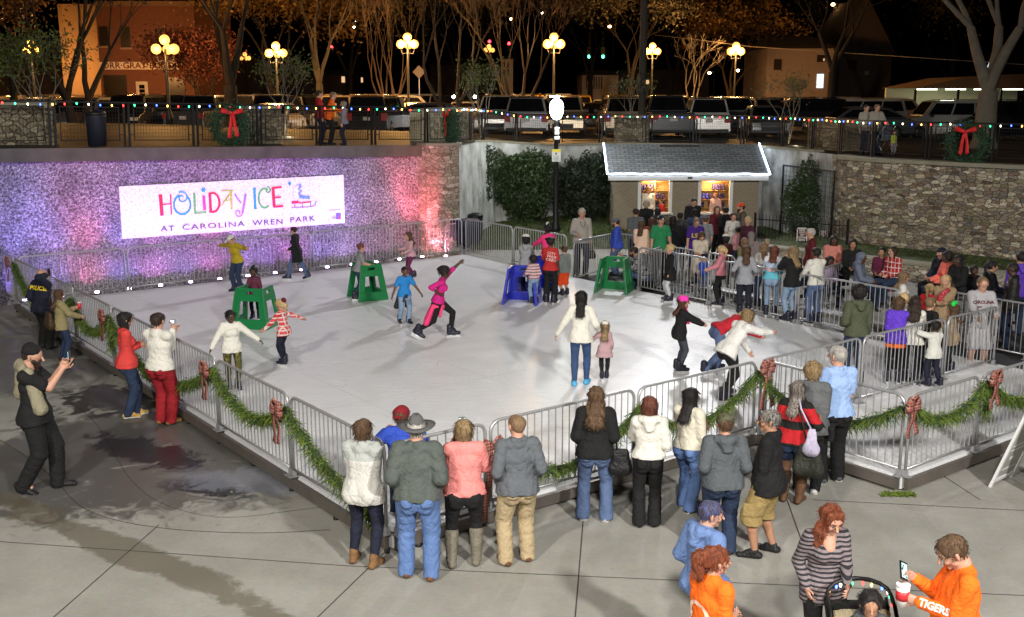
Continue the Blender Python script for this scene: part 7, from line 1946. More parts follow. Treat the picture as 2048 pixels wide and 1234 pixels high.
def phone(i, w, el, label, lit=True, rz=0, name='phone'):
 q = worldpt(i, dirp(i, w, el, .065)); e = empty(name, q, i['e'].rotation_euler.z + rz, label, 'phone')
 mb = MB(); mb.box((0, .01, .045), (.075, .011, .15)); mb.build('case', M_BLK, e, bevel=.004)
 mb = MB(); mb.box((0, .003, .045), (.066, .002, .13)); mb.build('screen', glow('phone_screen', (.55, .9, 1.0), 1.6) if lit else M_GLASS, e)
def cup(i, w, el, label, r=.042, hgt=.12, col=(.55, .03, .05), lidc=True):
 q = worldpt(i, dirp(i, w, el, .07)); e = empty('cup', q, 0, label, 'cup')
 mb = MB(); mb.lathe([(r * .72, -hgt / 2), (r, hgt / 2)], (0, 0, 0), 16); mb.build('beaker', simple('cup_%.2f' % col[1], col, .4), e)
 mb = MB(); mb.lathe([(r * 1.05, hgt / 2 + .001), (r * 1.05, hgt / 2 + .014), (r * .9, hgt / 2 + .02)], (0, 0, 0), 16); mb.build('lid', simple('cup_lid', (.72, .72, .72), .3), e)
 return e
def bag(i, centre, size, mat, label, strap_pts=None, cat='bag', name='handbag', k=.03, body=None):
 e = empty(name, i['e'].location, i['e'].rotation_euler.z, label, cat)
 S = SDF(.012, k); c = Vector(centre); w, d, hh = size
 S.cap(c + Vector((-w * .3, 0, -hh * .2)), c + Vector((w * .3, 0, -hh * .2)), hh * .36, f=d / hh, u=(0, 0, 1)); S.cap(c + Vector((-w * .25, 0, hh * .15)), c + Vector((w * .25, 0, hh * .15)), hh * .28, f=d / hh, u=(0, 0, 1)); S.cap(c + Vector((-w * .3, 0, -hh * .3)), c + Vector((w * .3, 0, -hh * .3)), hh * .22, f=.9, u=(0, 0, 1))
 mobj('body', S.mesh('body', fold=.004, ff=30), mat, e)
 if strap_pts: mb = MB(); mb.tube([Vector(p) for p in strap_pts], .011, 6); mb.build('strap', mat, e)
 return e
p, h = PF(85, 980, 681)
i = person(p, h, 84, 'bearded man in a black T-shirt and beret walking with his phone raised', 'fair', ('buzz', 'dark'), ('tee', BLKC, .47), ('loose', BLKC), ('boot', BLKSH), L=(-.01, .19, .83), R=(.02, .20, .82), fL=(.05, .085), fR=(.06, -.10, .02, 25), lean=-3, hp=12, bulk=1.12, near=1, hat=('beret', BLKC), beard=('full', 'dark'), extra=x_manblack)
phone(i, 'wR', 'eR', 'white phone held up by the walking man in black', True)
p, h = PF(92, 698, 534)
i = person(p, h, 25, 'bald police officer in black uniform talking on a phone by the far left rink corner', 'fair', ('bald', 'dark'), ('jacket', NAVYC), ('loose', BLKC), ('boot', BLKSH), R='ear', L='pocket', bulk=1.16, near=1, lean=4)
decal(i, 'POLICE', .115, F_('police_yellow', (.75, .55, .02)), i['sp'](0, -.12, .235), (0, -1, .25), bold=.004)
phone(i, 'wR', 'eR', 'black phone at the ear of the police officer', False)
p, h = PF(128, 722, 576)
i = person(p, h, 50, 'long haired woman in an olive tan coat with a brown backpack, holding a red cup', 'fair', ('long', 'brown'), ('jacket', F_('coat_olive_tan', (.29, .24, .12)), .44), ('jeans', DEN_D), SH, L=(.02, .20, .70), R=(.10, .22, .60), fem=True, near=1)
cup(i, 'wL', 'eL', 'red takeaway cup held by the woman in the olive tan coat')
bag(i, (-.02, -.20, .99 * i['h'] / 1.68), (.32, .16, .36), F_('leather_brown', (.055, .032, .016), .45), 'dark brown leather backpack on the woman in the olive tan coat', [(-.1, -.16, 1.1), (-.13, -.08, 1.38), (-.1, .05, 1.36)], 'backpack', 'backpack')
p, h = PF(262, 834, 619)
i = person(p, h, 62, 'dark haired woman in a bright red sweater with arms crossed at the left rail', 'fair', ('lob', 'black'), ('sweater', F_('sweater_red', (.62, .055, .05)), .48), ('jeans', DEN_D), ('shoe', spots('leopard', (.55, .33, .10), (.02, .012, .01), 55, .28), M_SOLE), L='cross', R='cross', fL=(.03, .05), fR=(.035, -.03), fem=True, near=1)
p, h = PF(328, 850, 620)
i = person(p, h, 22, 'man in a white sweater and deep red trousers filming with a small camera', 'fair', ('short', 'dark'), ('sweater', WHTC, .50), ('loose', F_('trouser_red', (.26, .012, .018))), ('shoe', F_('shoe_camel', (.26, .14, .05), .6)), R=(.02, .16, .80), L=(-.02, .16, .78), fL=(.045, .02), fR=(.05, .03), bulk=1.1, near=1)
q = worldpt(i, dirp(i, 'wR', 'eR')); e = empty('camera', q, i['e'].rotation_euler.z, 'silver compact camera held by the man in the white sweater', 'camera'); mb = MB(); mb.box((0, 0, .03), (.11, .03, .065)); mb.build('case', simple('camera_silver', (.5, .5, .52), .3, .6), e, bevel=.008); mb = MB(); mb.box((0, -.0165, .03), (.07, .003, .045)); mb.build('screen', glow('cam_screen', (.7, .85, 1), 1.3), e)
p, h = PF(732, 1128, 832)
person(p, h, 16, 'woman with a brown bob in a pale grey fleece jacket, leftmost of the front group', 'fair', ('bob', 'brown', 'lbrown'), ('jacket', bands('fleece_two', [(0, (.52, .51, .48)), (1.22, (.36, .38, .36))]), .44), ('leggings', NAVYC), ('boot', TANB), R=(.0, .14, .68), L=(.02, .16, .64), fL=(.085, 0), fR=(.075, -.045), fem=True, bulk=1.22, near=1, soft=1.2)
p, h = HP(800, 812, 1.42)
p = RK(.35, .45, ICE) ; p = U(788, 1062, 0)
loc, h = HP(800, 813, 1.50)
person(loc, 1.50, 5, 'boy in a bright blue jacket and maroon cap leaning on the corner rail', 'fair', ('short', 'brown'), ('jacket', BLUEC, .46), ('jeans', DEN_D), SH, L=(.16, .16, .74), R=(.14, .16, .74), kid=.4, near=1, hat=('backcap', F_('cap_maroon', (.22, .012, .02))), lean=6, hy=10)
p, h = PF(838, 1155, 827)
person(p, h, 0, 'man in a grey fedora with blue band, grey green fleece and blue jeans', 'fair', ('short', 'grey'), ('jacket', F_('fleece_greygreen', (.085, .098, .09)), .50), ('loose', DEN_B), ('shoe', BRNSH), L='pocket', R='pocket', fL=(.075, .01), fR=(.075, -.035), bulk=1.18, near=1, hat=('fedora', F_('felt_grey', (.10, .10, .10))), roll=0, hy=-6, soft=1.3)
p, h = PF(930, 1133, 832)
i = person(p, h, -4, 'woman in a salmon pink sweater, black leggings and grey cowboy boots', 'fair', ('bob', 'lbrown', 'blond'), ('sweater', F_('sweater_salmon', (.72, .235, .22)), .50), ('leggings', BLKC), ('tallboot', GRYB), L=(.03, .22, .80), R=(.10, .20, .66), fL=(.085, .0), fR=(.075, .03), fem=True, bulk=1.24, near=1, soft=1.2)
phone(i, 'wL', 'eL', 'white phone raised by the woman in the salmon pink sweater', True)
p, h = PF(1035, 1128, 822)
person(p, h, -14, 'bald man in a blue grey zip sweater and khaki trousers, hands in pockets', 'fair', ('buzz', 'lbrown'), ('shirt', F_('knit_bluegrey', (.105, .115, .13)), .49), ('loose', F_('khaki', (.40, .31, .185))), ('shoe', BRNSH), L='pocket', R='pocket', fL=(.075, 0), fR=(.075, .035), bulk=1.12, near=1, hy=-18, soft=1.4)
p, h = PF(1188, 1040, 768)
i = person(p, h, 6, 'woman with long wavy brown hair in a black jacket and faded jeans', 'fair', ('longwavy', 'brown', 'lbrown'), ('jacket', BLKC, .49), ('flare', DENIM), ('shoe', WSH, M_SOLE), L=(.1, .08, .55), R=(.1, .10, .56), fL=(.08, 0), fR=(.085, -.01), fem=True, bulk=1.18, near=1)
bag(i, (.30, -.02, .78), (.26, .15, .34), F_('leather_black', (.012, .012, .013), .4), 'black leather shoulder bag on the long wavy haired woman', [(.26, -.04, .92), (.22, -.08, 1.30), (.15, .04, 1.38)])
p, h = PF(1293, 1052, 787)
person(p, h, 4, 'woman with dark red hair in a white hooded jacket over a violet blue top', 'fair', ('lob', 'auburn'), ('hoodie', WHTC, .535), ('flare', BLKC), ('shoe', BLKSH), L=(.05, .14, .78), R=(.08, .12, .62), fL=(.055, -.01), fR=(.055, -.0), fem=True, near=1, extra=lambda i: mobj('undershirt', SDF(.012).cap(i['sp'](0, 0, -.06), i['sp'](0, 0, .03), .092 * i['h'], .088 * i['h'], .76, (1, 0, 0)).cut(tuple(i['sp'](0, 0, -.05)), (0, 0, -1)).mesh('undershirt'), F_('cloth_violetblue', (.08, .06, .42)), i['e']))
p, h = PF(1372, 1020, 770)
person(p, h, 38, 'woman with long black hair in a cream sweater and flared jeans at the front rail', 'fair', ('long', 'black'), ('sweater', CREAM, .52, 'elbow'), ('flare', DEN_B), ('shoe', BLKSH, M_SOLE), L=(.02, .16, .66), R=(.10, .06, .50), fL=(.05, .05), fR=(.045, -.03), fem=True, bulk=1.12, near=1)
loc, h = HP(1404, 845, 1.12)
person(loc + Vector((0.02, .12, 0)), 1.12, 10, 'small girl in a red and white spotted dress at the rail beside the cream sweater', 'fair', ('pony', 'lbrown'), ('dress', spots('spotty_red', (.62, .03, .03), (.75, .72, .7), 34, .3), .40), ('leggings', WHTC), SH, kid=.9, near=1, fem=True)
p, h = PF(1440, 1108, 822)
person(p, h, -2, 'man in a camouflage cap and two tone grey hooded sweatshirt seen from behind', 'fair', ('short', 'brown'), ('hoodie', F_('marl_grey', (.085, .095, .105)), .49), ('loose', DEN_D), ('shoe', BLKSH), L='pocket', R='pocket', bulk=1.2, near=1, hat=('cap', spots('camo', (.10, .10, .055), (.045, .04, .03), 22, .32)), soft=1.2)
p, h = PF(1530, 1112, 812)
person(p, h, -62, 'man with glasses and a moustache in a black shirt and khaki cargo shorts', 'tan', ('short', 'black', 'grey'), ('shirt', BLKC, .45), ('shorts', F_('cargo_khaki', (.30, .215, .085))), ('shoe', BLKSH), L=(.10, .05, .48), R=(.11, .06, .49), fL=(.07, .05), fR=(.08, -.03), bulk=1.16, near=1, face=True, hy=-22, glasses=True, beard=('moustache', 'black'), soft=1.2)
p, h = PF(1582, 1004, 757)
i = person(p, h, 28, 'woman with streaked grey brown hair in a red and black sweater and denim shorts', 'tan', ('long', 'brown', 'grey'), ('sweater', stripes('red_black_bold', (.42, .015, .02), (.012, .012, .012), 3.6, .62), .49, 'elbow'), ('jeanshorts', DEN_D), ('tallboot', F_('boot_brown', (.12, .06, .03), .5)), R=(.16, .12, .66), L=(.08, .1, .56), fem=True, bulk=1.15, near=1, twist=6)
bag(i, (.22, -.16, .66), (.36, .18, .42), F_('bag_olive_black', (.03, .032, .024), .6), 'dark olive bag on the hip of the woman in the red and black sweater', [(.18, -.12, .85), (.10, -.15, 1.2), (.02, -.02, 1.38), (.0, .1, 1.3)])
e = bag(i, (.26, -.24, .92), (.12, .09, .36), F_('quilt_lilac', (.50, .46, .60)), 'lilac quilted strap pouch hanging above the dark olive bag', [(.24, -.2, 1.05), (.10, -.17, 1.28), (.04, -.05, 1.38)], 'pouch', 'pouch')
p, h = PF(1612, 985, 718)
i = person(p, h, 20, 'woman with short curly blond hair in a grey coat, a strap across her back', 'fair', ('curly', 'lbrown', 'blond'), ('coat', F_('coat_grey', (.115, .12, .125)), .47), ('jeans', BLKC), ('shoe', WSH, M_SOLE), L='belly', R='belly', fem=True, bulk=1.2, near=1)
mb = MB(); sp = i['sp']; mb.tube([sp(-.10, -.06, .29), sp(-.03, -.105, .2), sp(.06, -.11, .08), sp(.12, -.06, -.02)], .012, 6); q = empty('shoulder_strap_bag', i['e'].location, i['e'].rotation_euler.z, 'black crossbody bag of the woman in the grey coat', 'bag'); mb.build('strap', BLKC, q); mb = MB(); mb.box(tuple(sp(.15, .0, -.05)), (.08, .22, .2)); mb.build('pouch', BLKC, q, bevel=.03)
p, h = PF(1662, 965, 685)
person(p, h, -8, 'grey haired man in a light blue polo shirt and black trousers', 'fair', ('short', 'white', 'grey'), ('tee', F_('polo_blue', (.30, .43, .72), var=.06), .50, 'short', 'collar'), ('loose', BLKC), ('shoe', GRYD, M_SOLE), L=(.10, .05, .52), R='belly', fL=(.075, .0), fR=(.06, .03), bulk=1.12, near=1, hy=-35, soft=1.2)
loc, h = HP(1414, 994, 1.64)
person(loc, h, 62, 'person with short blue and brown hair in a blue hooded sweatshirt looking right', 'fair', ('short', 'brown', 'blue'), ('hoodie', F_('hoodie_blue', (.125, .20, .40), var=.08), .47), ('jeans', F_('marl_green', (.16, .18, .15))), SH, L='pocket', R='pocket', bulk=1.15, near=2, face=True, hy=28, hp=8, soft=1.5)
loc, h = HP(1428, 1087, 1.63)
i = person(loc, h, 55, 'red haired woman with a bushy ponytail in an orange T-shirt at the bottom edge', 'fair', ('bigpony', 'auburn', 'red'), ('tee', ORNG, .46, 'elbow'), ('jeans', DEN_D), SH, L='belly', R='belly', fem=True, bulk=1.18, near=2, face=True, hy=22, soft=1.5)
decal(i, 'O', .36, F_('print_pale', (.8, .55, .42)), i['sp'](-.03, -.1, .10), (0, -1, 0), spacing=1)
loc, h = HP(1658, 996, 1.66)
striped = stripes('grey_black_stripe', (.20, .165, .175), (.025, .025, .03), 26, .55)
i = person(loc, h, 176, 'woman with red curls in a grey and black striped top pushing the stroller', 'fair', ('sideswept', 'auburn', 'red'), ('fitted', striped, .44, 'long'), ('leggings', BLKC), SH, L=(.05, .19, .60), R=(.11, .05, .53), fem=True, bulk=1.12, near=2, face=True, hp=22, hy=-10, soft=1.2)
W1 = worldpt(i, i['wL'])
loc, h = HP(1932, 1056, 1.80)
i = person(loc, h, -80, 'man in an orange long sleeved shirt holding a lit phone and a large cup', 'fair', ('short', 'brown', 'lbrown'), ('tee', ORNG, .46, 'long'), ('loose', DEN_D), SH, R=(.05, .18, .73), L=(.01, .17, .65), bulk=1.25, near=2, face=True, hp=32, hy=-8, soft=1.6)
ad_ = (i['wL'] - i['eL']).normalized(); nn_ = Vector((-1, -.2, .35)); nn_ = (nn_ - ad_ * nn_.dot(ad_)).normalized(); decal(i, 'TIGERS', .075, F_('print_white', (.75, .72, .7)), i['eL'].lerp(i['wL'], .5), nn_, up=nn_.cross(-ad_), bold=.003)
q = worldpt(i, dirp(i, 'wR', 'eR', .075)); e = empty('phone', q, rad(200), 'black phone with a bright screen in the hand of the man in orange', 'phone')
mb = MB(); mb.box((0, 0, 0), (.08, .012, .15), M=Matrix.Rotation(rad(-30), 4, 'Y') @ Matrix.Rotation(rad(38), 4, 'X')); mb.build('case', M_BLK, e); mb = MB(); mb.box((0, 0, 0), (.064, .002, .12), M=Matrix.Rotation(rad(-30), 4, 'Y') @ Matrix.Rotation(rad(38), 4, 'X') @ Matrix.Translation((0, .0075, 0))); mb.build('screen', spots('screen_photo', (.45, .75, .80), (.02, .03, .03), 40, .35), e)
e = cup(i, 'wL', 'eL', 'large white and red soda cup held by the man in orange', .055, .17, (.72, .70, .68))
mb = MB(); mb.lathe([(.0490, -.03), (.0535, .05)], (0, 0, 0), 16); mb.v = [v for v in mb.v]; mb.build('red_band', simple('cup_red', (.55, .03, .04), .4), e)
sp0 = U(1712, 1158, 1.02); st = empty('stroller', (sp0.x, sp0.y - .12, 0), rad(180), 'black and beige stroller with coloured lights wound round its handle', 'stroller')
mb = MB(); arcp = [(-.27, .30, .62), (-.27, .10, .86)] + [(.27 * -math.cos(PI * k / 8), -.02 - .10 * math.sin(PI * k / 8), .92 + .11 * math.sin(PI * k / 8)) for k in range(9)] + [(.27, .10, .86), (.27, .30, .62)]
mb.tube(arcp, .018, 8); mb.build('handle', M_BLK, st)
fm = MB();
for sx in (-.26, .26): fm.tube([(sx, -.1, .86), (sx, .25, .45), (sx, .62, .16)], .015, 6); fm.tube([(sx, .25, .45), (sx, -.15, .16)], .015, 6)
fm.build('frame', M_BLK, st)
S = SDF(.012, .03); S.cap((-.16, .12, .50), (.16, .12, .50), .10); S.cap((-.17, .06, .78), (.17, .06, .78), .08); S.cap((-.15, .08, .62), (.15, .08, .62), .09); S.cap((-.14, .40, .44), (.14, .40, .44), .07); S.cap((0, .28, .70), (0, .3, .6), .12, sub=True)
mobj('seat', S.mesh('seat'), F_('stroller_beige', (.42, .36, .24)), st)
S = SDF(.012, .02); S.cap((-.20, .02, .84), (.20, .02, .84), .075, f=.6, u=(0, 1, 0)); mobj('hood', S.mesh('hood', fold=.004), BLKC, st)
for (x, y) in ((-.26, -.15), (.26, -.15), (-.24, .62), (.24, .62)): mb = MB(); mb.lathe([(.12, -.02), (.13, 0), (.12, .02)], (0, 0, 0), 16); mb.v = [tuple(Matrix.Translation((x, y, .13)) @ Matrix.Rotation(PI / 2, 4, 'Y') @ Vector(v)) for v in mb.v]; mb.build('wheel', M_TYRE, st)
pp = [Vector(q) + Vector((random.uniform(-.03, .03), random.uniform(-.03, .02), -.02)) for q in arcp]
e = empty('string_lights', st.location, rad(180), 'short string of coloured bulbs wound on the stroller handle', 'string lights')
mb = MB(); mb.tube(pp, .004, 4); mb.build('wire', M_BLK, e)
for k in range(16):
 t = k / 15 * (len(pp) - 1); a = int(min(t, len(pp) - 2)); q = pp[a].lerp(pp[a + 1], t - a); b = bpy.data.objects.new('bulb', bulb_me[k % 5]); COL.objects.link(b); b.parent = e; b.location = q + Vector((0, 0, -.005)); b.scale = (.6, .6, .6)
loc, h = HP(1742, 1182, 1.18)
person(loc, h, 172, 'dark haired child beside the stroller, cut by the bottom edge', 'tan', ('curly', 'black'), ('hoodie', GRYD), ('jeans', DEN_D), SH, kid=.6, near=2, hy=20)
def S_(x, y, yt): return PF(x, y, yt, ICE, True)
p, h = S_(478, 586, 474)
person(p, h * 1.10, -150, 'skater in a mustard sweater and white cap with both arms spread', 'fair', ('short', 'brown'), ('sweater', F_('mustard', (.40, .30, .02)), .50), ('jeans', DEN_D), SK, L=(.36, .14, .80), R=(.40, -.02, .78), fL=(.06, .0), fR=(.07, .02), lean=16, hp=20, hat=('cap', F_('cap_white', (.62, .6, .55))), fem=True)
p, h = S_(595, 561, 454)
person(p, h * 1.03, -82, 'woman gliding left in a long black coat and blue jeans', 'fair', ('bun', 'dark'), ('coat', BLKC, .32), ('jeans', DENIM), SK, L=(.10, .10, .60), R=(.10, .14, .58), fL=(.04, .16), fR=(.04, -.19, .02, 20), fem=True, lean=4)
p, h = S_(718, 600, 484)
person(p, h, 72, 'auburn haired girl with a bun in a grey T-shirt behind a green skating frame', 'fair', ('bun', 'auburn'), ('tee', GRYC, .48), ('leggings', DEN_D), SK, L=(.06, .22, .62), R=(.07, .22, .62), lean=10, fem=True, kid=.2, fL=(.05, .06), fR=(.05, -.08), hy=10)
p, h = S_(822, 562, 464)
person(p, h * 1.02, -125, 'small curly haired girl in a pink top and maroon patterned leggings near the water wall', 'fair', ('longwavy', 'brown'), ('fitted', F_('top_palepink', (.62, .36, .40)), .48), ('leggings', stripes('legging_pattern', (.25, .02, .05), (.04, .03, .12), 22, .5)), SK, L=(.12, .22, .62), R=(.12, .20, .66), lean=6, kid=.5, fem=True, fL=(.05, .04), fR=(.05, -.1, .03))
def tied(col, back=True, zc=.50):
 def f(i):
  h = i['h']; S = SDF(.016, .02); S.cap(i['sp'](-.075, 0, zc - .525), i['sp'](.075, 0, zc - .525), .036 * h, .036 * h, k=.02); S.cap(i['sp'](0, .05, zc - .525), i['sp'](0, .05, zc - .53), .05 * h)
  for sg in (-1, 1): S.cap(i['sp'](sg * .06, -.04, zc - .53), i['sp'](sg * .10, -.08, zc - .76), .055 * h, .062 * h, .6, (1, 0, 0)); S.cap(i['sp'](sg * .02, .06, zc - .54), i['sp'](sg * .05, .07, zc - .64), .022 * h, .018 * h)
  q = empty('waist_jacket', i['e'].location, i['e'].rotation_euler.z, col[2], 'jacket'); mobj('cloth', S.mesh('cloth', fold=.008, ff=28), F_(col[0], col[1]), q)
 return f
p, h = S_(810, 650, 530)
person(p, h, 155, 'boy in a bright blue T-shirt and light jeans skating towards the camera', 'brown', ('buzz', 'black'), ('tee', F_('tee_blue', (.025, .22, .58)), .47), ('jeans', DEN_L), SK, L=(.26, .10, .55), R=(.26, .08, .50), fL=(.05, .05), fR=(.08, -.05), kid=.45, lean=5, hp=10, face=True, extra=tied(('jacket_charcoal', (.03, .032, .04), 'charcoal jacket tied round the waist of the boy in blue')))
p, h = S_(880, 676, 545)
person(p + Vector((-.03, 0, 0)), h * 1.22, 88, 'girl in a magenta top striding right with one arm thrown up', 'dark', ('bun', 'black'), ('fitted', F_('magenta', (.60, .02, .22)), .50, 'elbow'), ('leggings', BLKC), SK, L=(.10, .30, .98), R=(.10, .02, .60), fL=(.05, .16), fR=(.06, -.26, .03, 30), hips=.46, kid=.3, lean=14, fem=True, extra=tied(('jacket_neonpink', (.85, .06, .20), 'neon pink jacket flying from the waist of the striding girl'), zc=.46))
p, h = S_(512, 640, 549)
person(p, 1.12, 178, 'small girl in a maroon plaid shirt holding the left green skating frame', 'dark', ('topbun', 'black'), ('sweater', plaid('plaid_maroon', (.16, .01, .035), (.03, .01, .03), 22, .7), .46), ('leggings', BLKC), SK, L=(.12, .18, .60), R=(.12, .18, .60), kid=.8, fem=True, face=True)
p, h = S_(468, 782, 616)
person(p, h, 158, 'girl in a white sweater and olive metallic leggings with her arms held out', 'dark', ('bun', 'black'), ('sweater', WHTC, .46), ('leggings', F_('olive_metallic', (.10, .095, .03), .25, metal=.7, fold=.5)), SK, L=(.33, .04, .62), R=(.28, .08, .52), fL=(.05, .03), fR=(.05, -.06), fem=True, kid=.15, bulk=1.1, near=1, face=True, hp=10, hy=-10)
p, h = S_(570, 732, 597)
person(p, h, -62, 'blond girl in a red and white plaid shirt with a red bow in her ponytail', 'fair', ('pony', 'blond'), ('blouse', plaid('plaid_redwhite', (.50, .03, .04), (.62, .55, .52), 13, .74, (.62, .10, .10)), .44), ('leggings', NAVYC), SK, L=(.24, .22, .55), R=(.36, -.10, .68), fL=(.05, -.02), fR=(.06, .05), kid=.5, fem=True, lean=5, extra=lambda i: MB().sphere(i['hd'](0, -.8, .9), .05, 8, 6).build('hair_bow', MARN, i['e']))
p, h = S_(1160, 770, 577)
i = person(U(1160, 770, ICE), h + .05, 8, 'woman with long black hair walking the ice in a cream sweater and blue shoe covers', 'fair', ('long', 'black'), ('blouse', F_('knit_cream', (.72, .70, .62), var=.05), .46), ('leggings', F_('jean_legging', (.04, .075, .17), var=.3)), ('cover', F_('cover_blue', (.10, .42, .72))), L=(.25, .02, .50), R=(.17, .10, .56), fL=(.055, -.03), fR=(.06, .05), fem=True, near=1, hy=6)
p, h = S_(1208, 762, 641)
person(p, h, 6, 'little girl with long blond hair and a white bow in a mauve ruffled dress', 'fair', ('vlong', 'lbrown', 'blond'), ('dress', F_('dress_mauve', (.46, .29, .31)), .38), ('leggings', BLKC), SK, L=(.13, .08, .80), R=(.12, .08, .55), kid=.75, fem=True, near=1, fL=(.04, 0), fR=(.045, .03), extra=lambda i: [MB().sphere(i['hd'](sg * .22, -.75, .78), (.045, .03, .035), 8, 6).build('hair_bow', WHTC, i['e']) for sg in (-1, 1)])
p, h = S_(1357, 745, 590)
person(p, h, 82, 'girl in a hot pink knitted hat and black jacket reaching forward', 'fair', ('long', 'brown', 'auburn'), ('jacket', BLKC, .42), ('leggings', F_('legging_grey', (.045, .05, .065))), SK, L=(.06, .30, .66), R=(.08, .28, .66), kid=.35, fem=True, near=1, face=True, lean=4, hy=14, hat=('beanie', F_('beanie_pink', (.92, .05, .42))), extra=lambda i: MB().tube([i['sp'](-.05, .05, .29), i['sp'](.0, .09, .22), i['sp'](.03, .09, .10)], [.035, .03, .035], 8).build('scarf', HPNK, i['e']))
p, h = S_(1432, 745, 640)
person(p, 1.55, 76, 'blond girl in a red sweater bending double beside the white sweatered woman', 'fair', ('pony', 'blond'), ('sweater', F_('sweater_crimson', (.48, .02, .035)), .50), ('jeans', DENIM), SK, L=(.10, .45, .45), R=(.10, .48, .42), lean=68, hp=70, fL=(.06, .02), fR=(.06, -.16), hips=.47, fem=True, near=1)
p = U(1452, 800, ICE)
person(p, 1.62, 62, 'woman in a white sweater stooping with a hand on the front rail', 'fair', ('bob', 'lbrown', 'blond'), ('blouse', F_('knit_white', (.74, .72, .69), var=.04), .45), ('leggings', BLKC), SK, R=(.10, .46, .66), L=(.04, .30, .45), lean=38, hp=22, fL=(.06, .06), fR=(.07, -.10), hips=.49, fem=True, bulk=1.08, near=1)
p, h = S_(1052, 588, 470)
person(p, h, 10, 'girl in a grey hooded top with a white hair bow behind the blue frame', 'dark', ('curly', 'black'), ('hoodie', F_('hood_lightgrey', (.33, .33, .35)), .47), ('jeans', DEN_D), SK, kid=.4, fem=True, L='rail', R='rail', extra=lambda i: MB().sphere(i['hd'](0, -.4, 1.05), (.10, .05, .05), 8, 6).build('hair_bow', WHTC, i['e']))
p, h = S_(1068, 610, 510)
person(p, h, -22, 'small girl in a pink and grey striped puffer jacket and pale jeans', 'brown', ('curly', 'black'), ('jacket', stripes('puffer_pink', (.58, .30, .33), (.70, .55, .55), 15, .62, 2, (.25, .15, .16)), .50), ('jeans', DEN_L), SK, kid=.75, fem=True, L=(.14, .20, .60), R=(.08, .1, .58), lean=8)
p, h = S_(1100, 608, 472)
i = person(p, h, 14, 'girl in a red T-shirt with white lettering and black trousers beside the blue frame', 'dark', ('puffs', 'black'), ('tee', REDC, .49), ('flare', BLKC), SK, kid=.25, fem=True, L=(.10, .18, .60), R='hang')
for k, t in enumerate(('CITY', 'WIDE', 'CREW')): decal(i, t, .085, F_('print_white', (.75, .72, .7)), i['sp'](.05, -.09, .22 - .05 * k), (.5, -1, 0), up=(.25, 0, 1))
p, h = S_(1128, 594, 490)
person(p, h, -30, 'child in a grey top and bright orange shorts half hidden behind the girl in red', 'fair', ('short', 'brown'), ('sweater', F_('grey_green', (.20, .23, .22)), .46), ('shorts', F_('shorts_orange', (.80, .08, .015))), SK, kid=.4, fL=(.05, 0), fR=(.08, .02))
p, h = S_(1095, 572, 448)
person(p, h, -30, 'girl in a hot pink hooded jacket and white hair bow at the back rail', 'dark', ('topbun', 'black'), ('hoodie', F_('neon_pink', (.90, .05, .22)), .47), ('jeans', BLKC), SK, kid=.2, fem=True, L=(.10, .28, .66), R='rail', extra=lambda i: MB().sphere(i['hd'](0, -.1, 1.3), (.05, .04, .05), 8, 6).build('hair_bow', WHTC, i['e']))
p, h = S_(1338, 604, 487)
person(p, h, -100, 'blond girl in a black dress and white leggings leaning on the gate barrier', 'fair', ('bun', 'blond'), ('dress', BLKC, .36), ('leggings', F_('legging_white', (.55, .55, .57))), SK, kid=.45, fem=True, hy=10, L=(.10, .04, .5), R='hang')
row = [((1440, 613, 489), -60, 'girl in a pink sweater over red with her arm out at the back rail', ('pony', 'blond'), ('sweater', F_('sweater_dustypink', (.60, .22, .26)), .50), BLKC, 'jeans', 'fair', dict(L=(.28, .12, .66), R='rail')),
  ((1487, 632, 489), 8, 'girl with long brown hair in a grey marl top and dark trousers', ('long', 'brown'), ('blouse', F_('marl_light', (.30, .31, .34)), .44), F_('trouser_ink', (.018, .02, .03)), 'jeans', 'fair', dict(R=(.12, .15, .64), L=(.16, .12, .66))),
  ((1522, 617, 483), -4, 'girl with light brown hair in a plain white top and blue jeans', ('long', 'lbrown'), ('sweater', WHTC, .48), DENIM, 'jeans', 'fair', dict()),
  ((1540, 634, 488), 22, 'girl in a blue, pink and white banded jersey leaning over the rail', ('long', 'auburn'), ('sweater', bands('jersey_banded', [(0, (.13, .50, .62)), (1.02, (.62, .40, .42)), (1.10, (.42, .50, .66)), (1.22, (.66, .64, .66))]), .50), DEN_L, 'leggings', 'fair', dict(lean=16, L='rail', R='rail', bulk=1.12)),
  ((1580, 645, 490), -28, 'girl with sandy hair in a black sweater and pale blue jeans', ('long', 'lbrown', 'blond'), ('sweater', BLKC, .46), DEN_L, 'leggings', 'fair', dict(L='face', bulk=1.1)),
  ((1628, 650, 492), -20, 'boy in a white jersey with black sleeves and blue jeans at the back rail', ('buzz', 'black'), ('sweater', WHTC, .50), DENIM, 'jeans', 'brown', dict(lean=6, L='rail', R='rail'))]
for (a, yw, lab, hr, tp, bt, bkind, sk_, kw) in row:
 p, h = S_(*a); d = dict(kid=.2, fem='boy' not in lab); d.update(kw)
 i = person(p, h, yw, lab, sk_, hr, tp, (bkind, bt), SK, group='skaters along the back rail', **d)
p, h = PF(1706, 772, 573, ICE)
person(p, h, -6, 'youngster in an olive hooded jacket standing in the rink exit', 'brown', ('afro', 'black'), ('hoodie', OLV, .49), ('jeans', DEN_D), SK, kid=.15, near=1, L=(.12, .06, .62), R=(.13, .05, .47))
p, h = S_(1862, 775, 641)
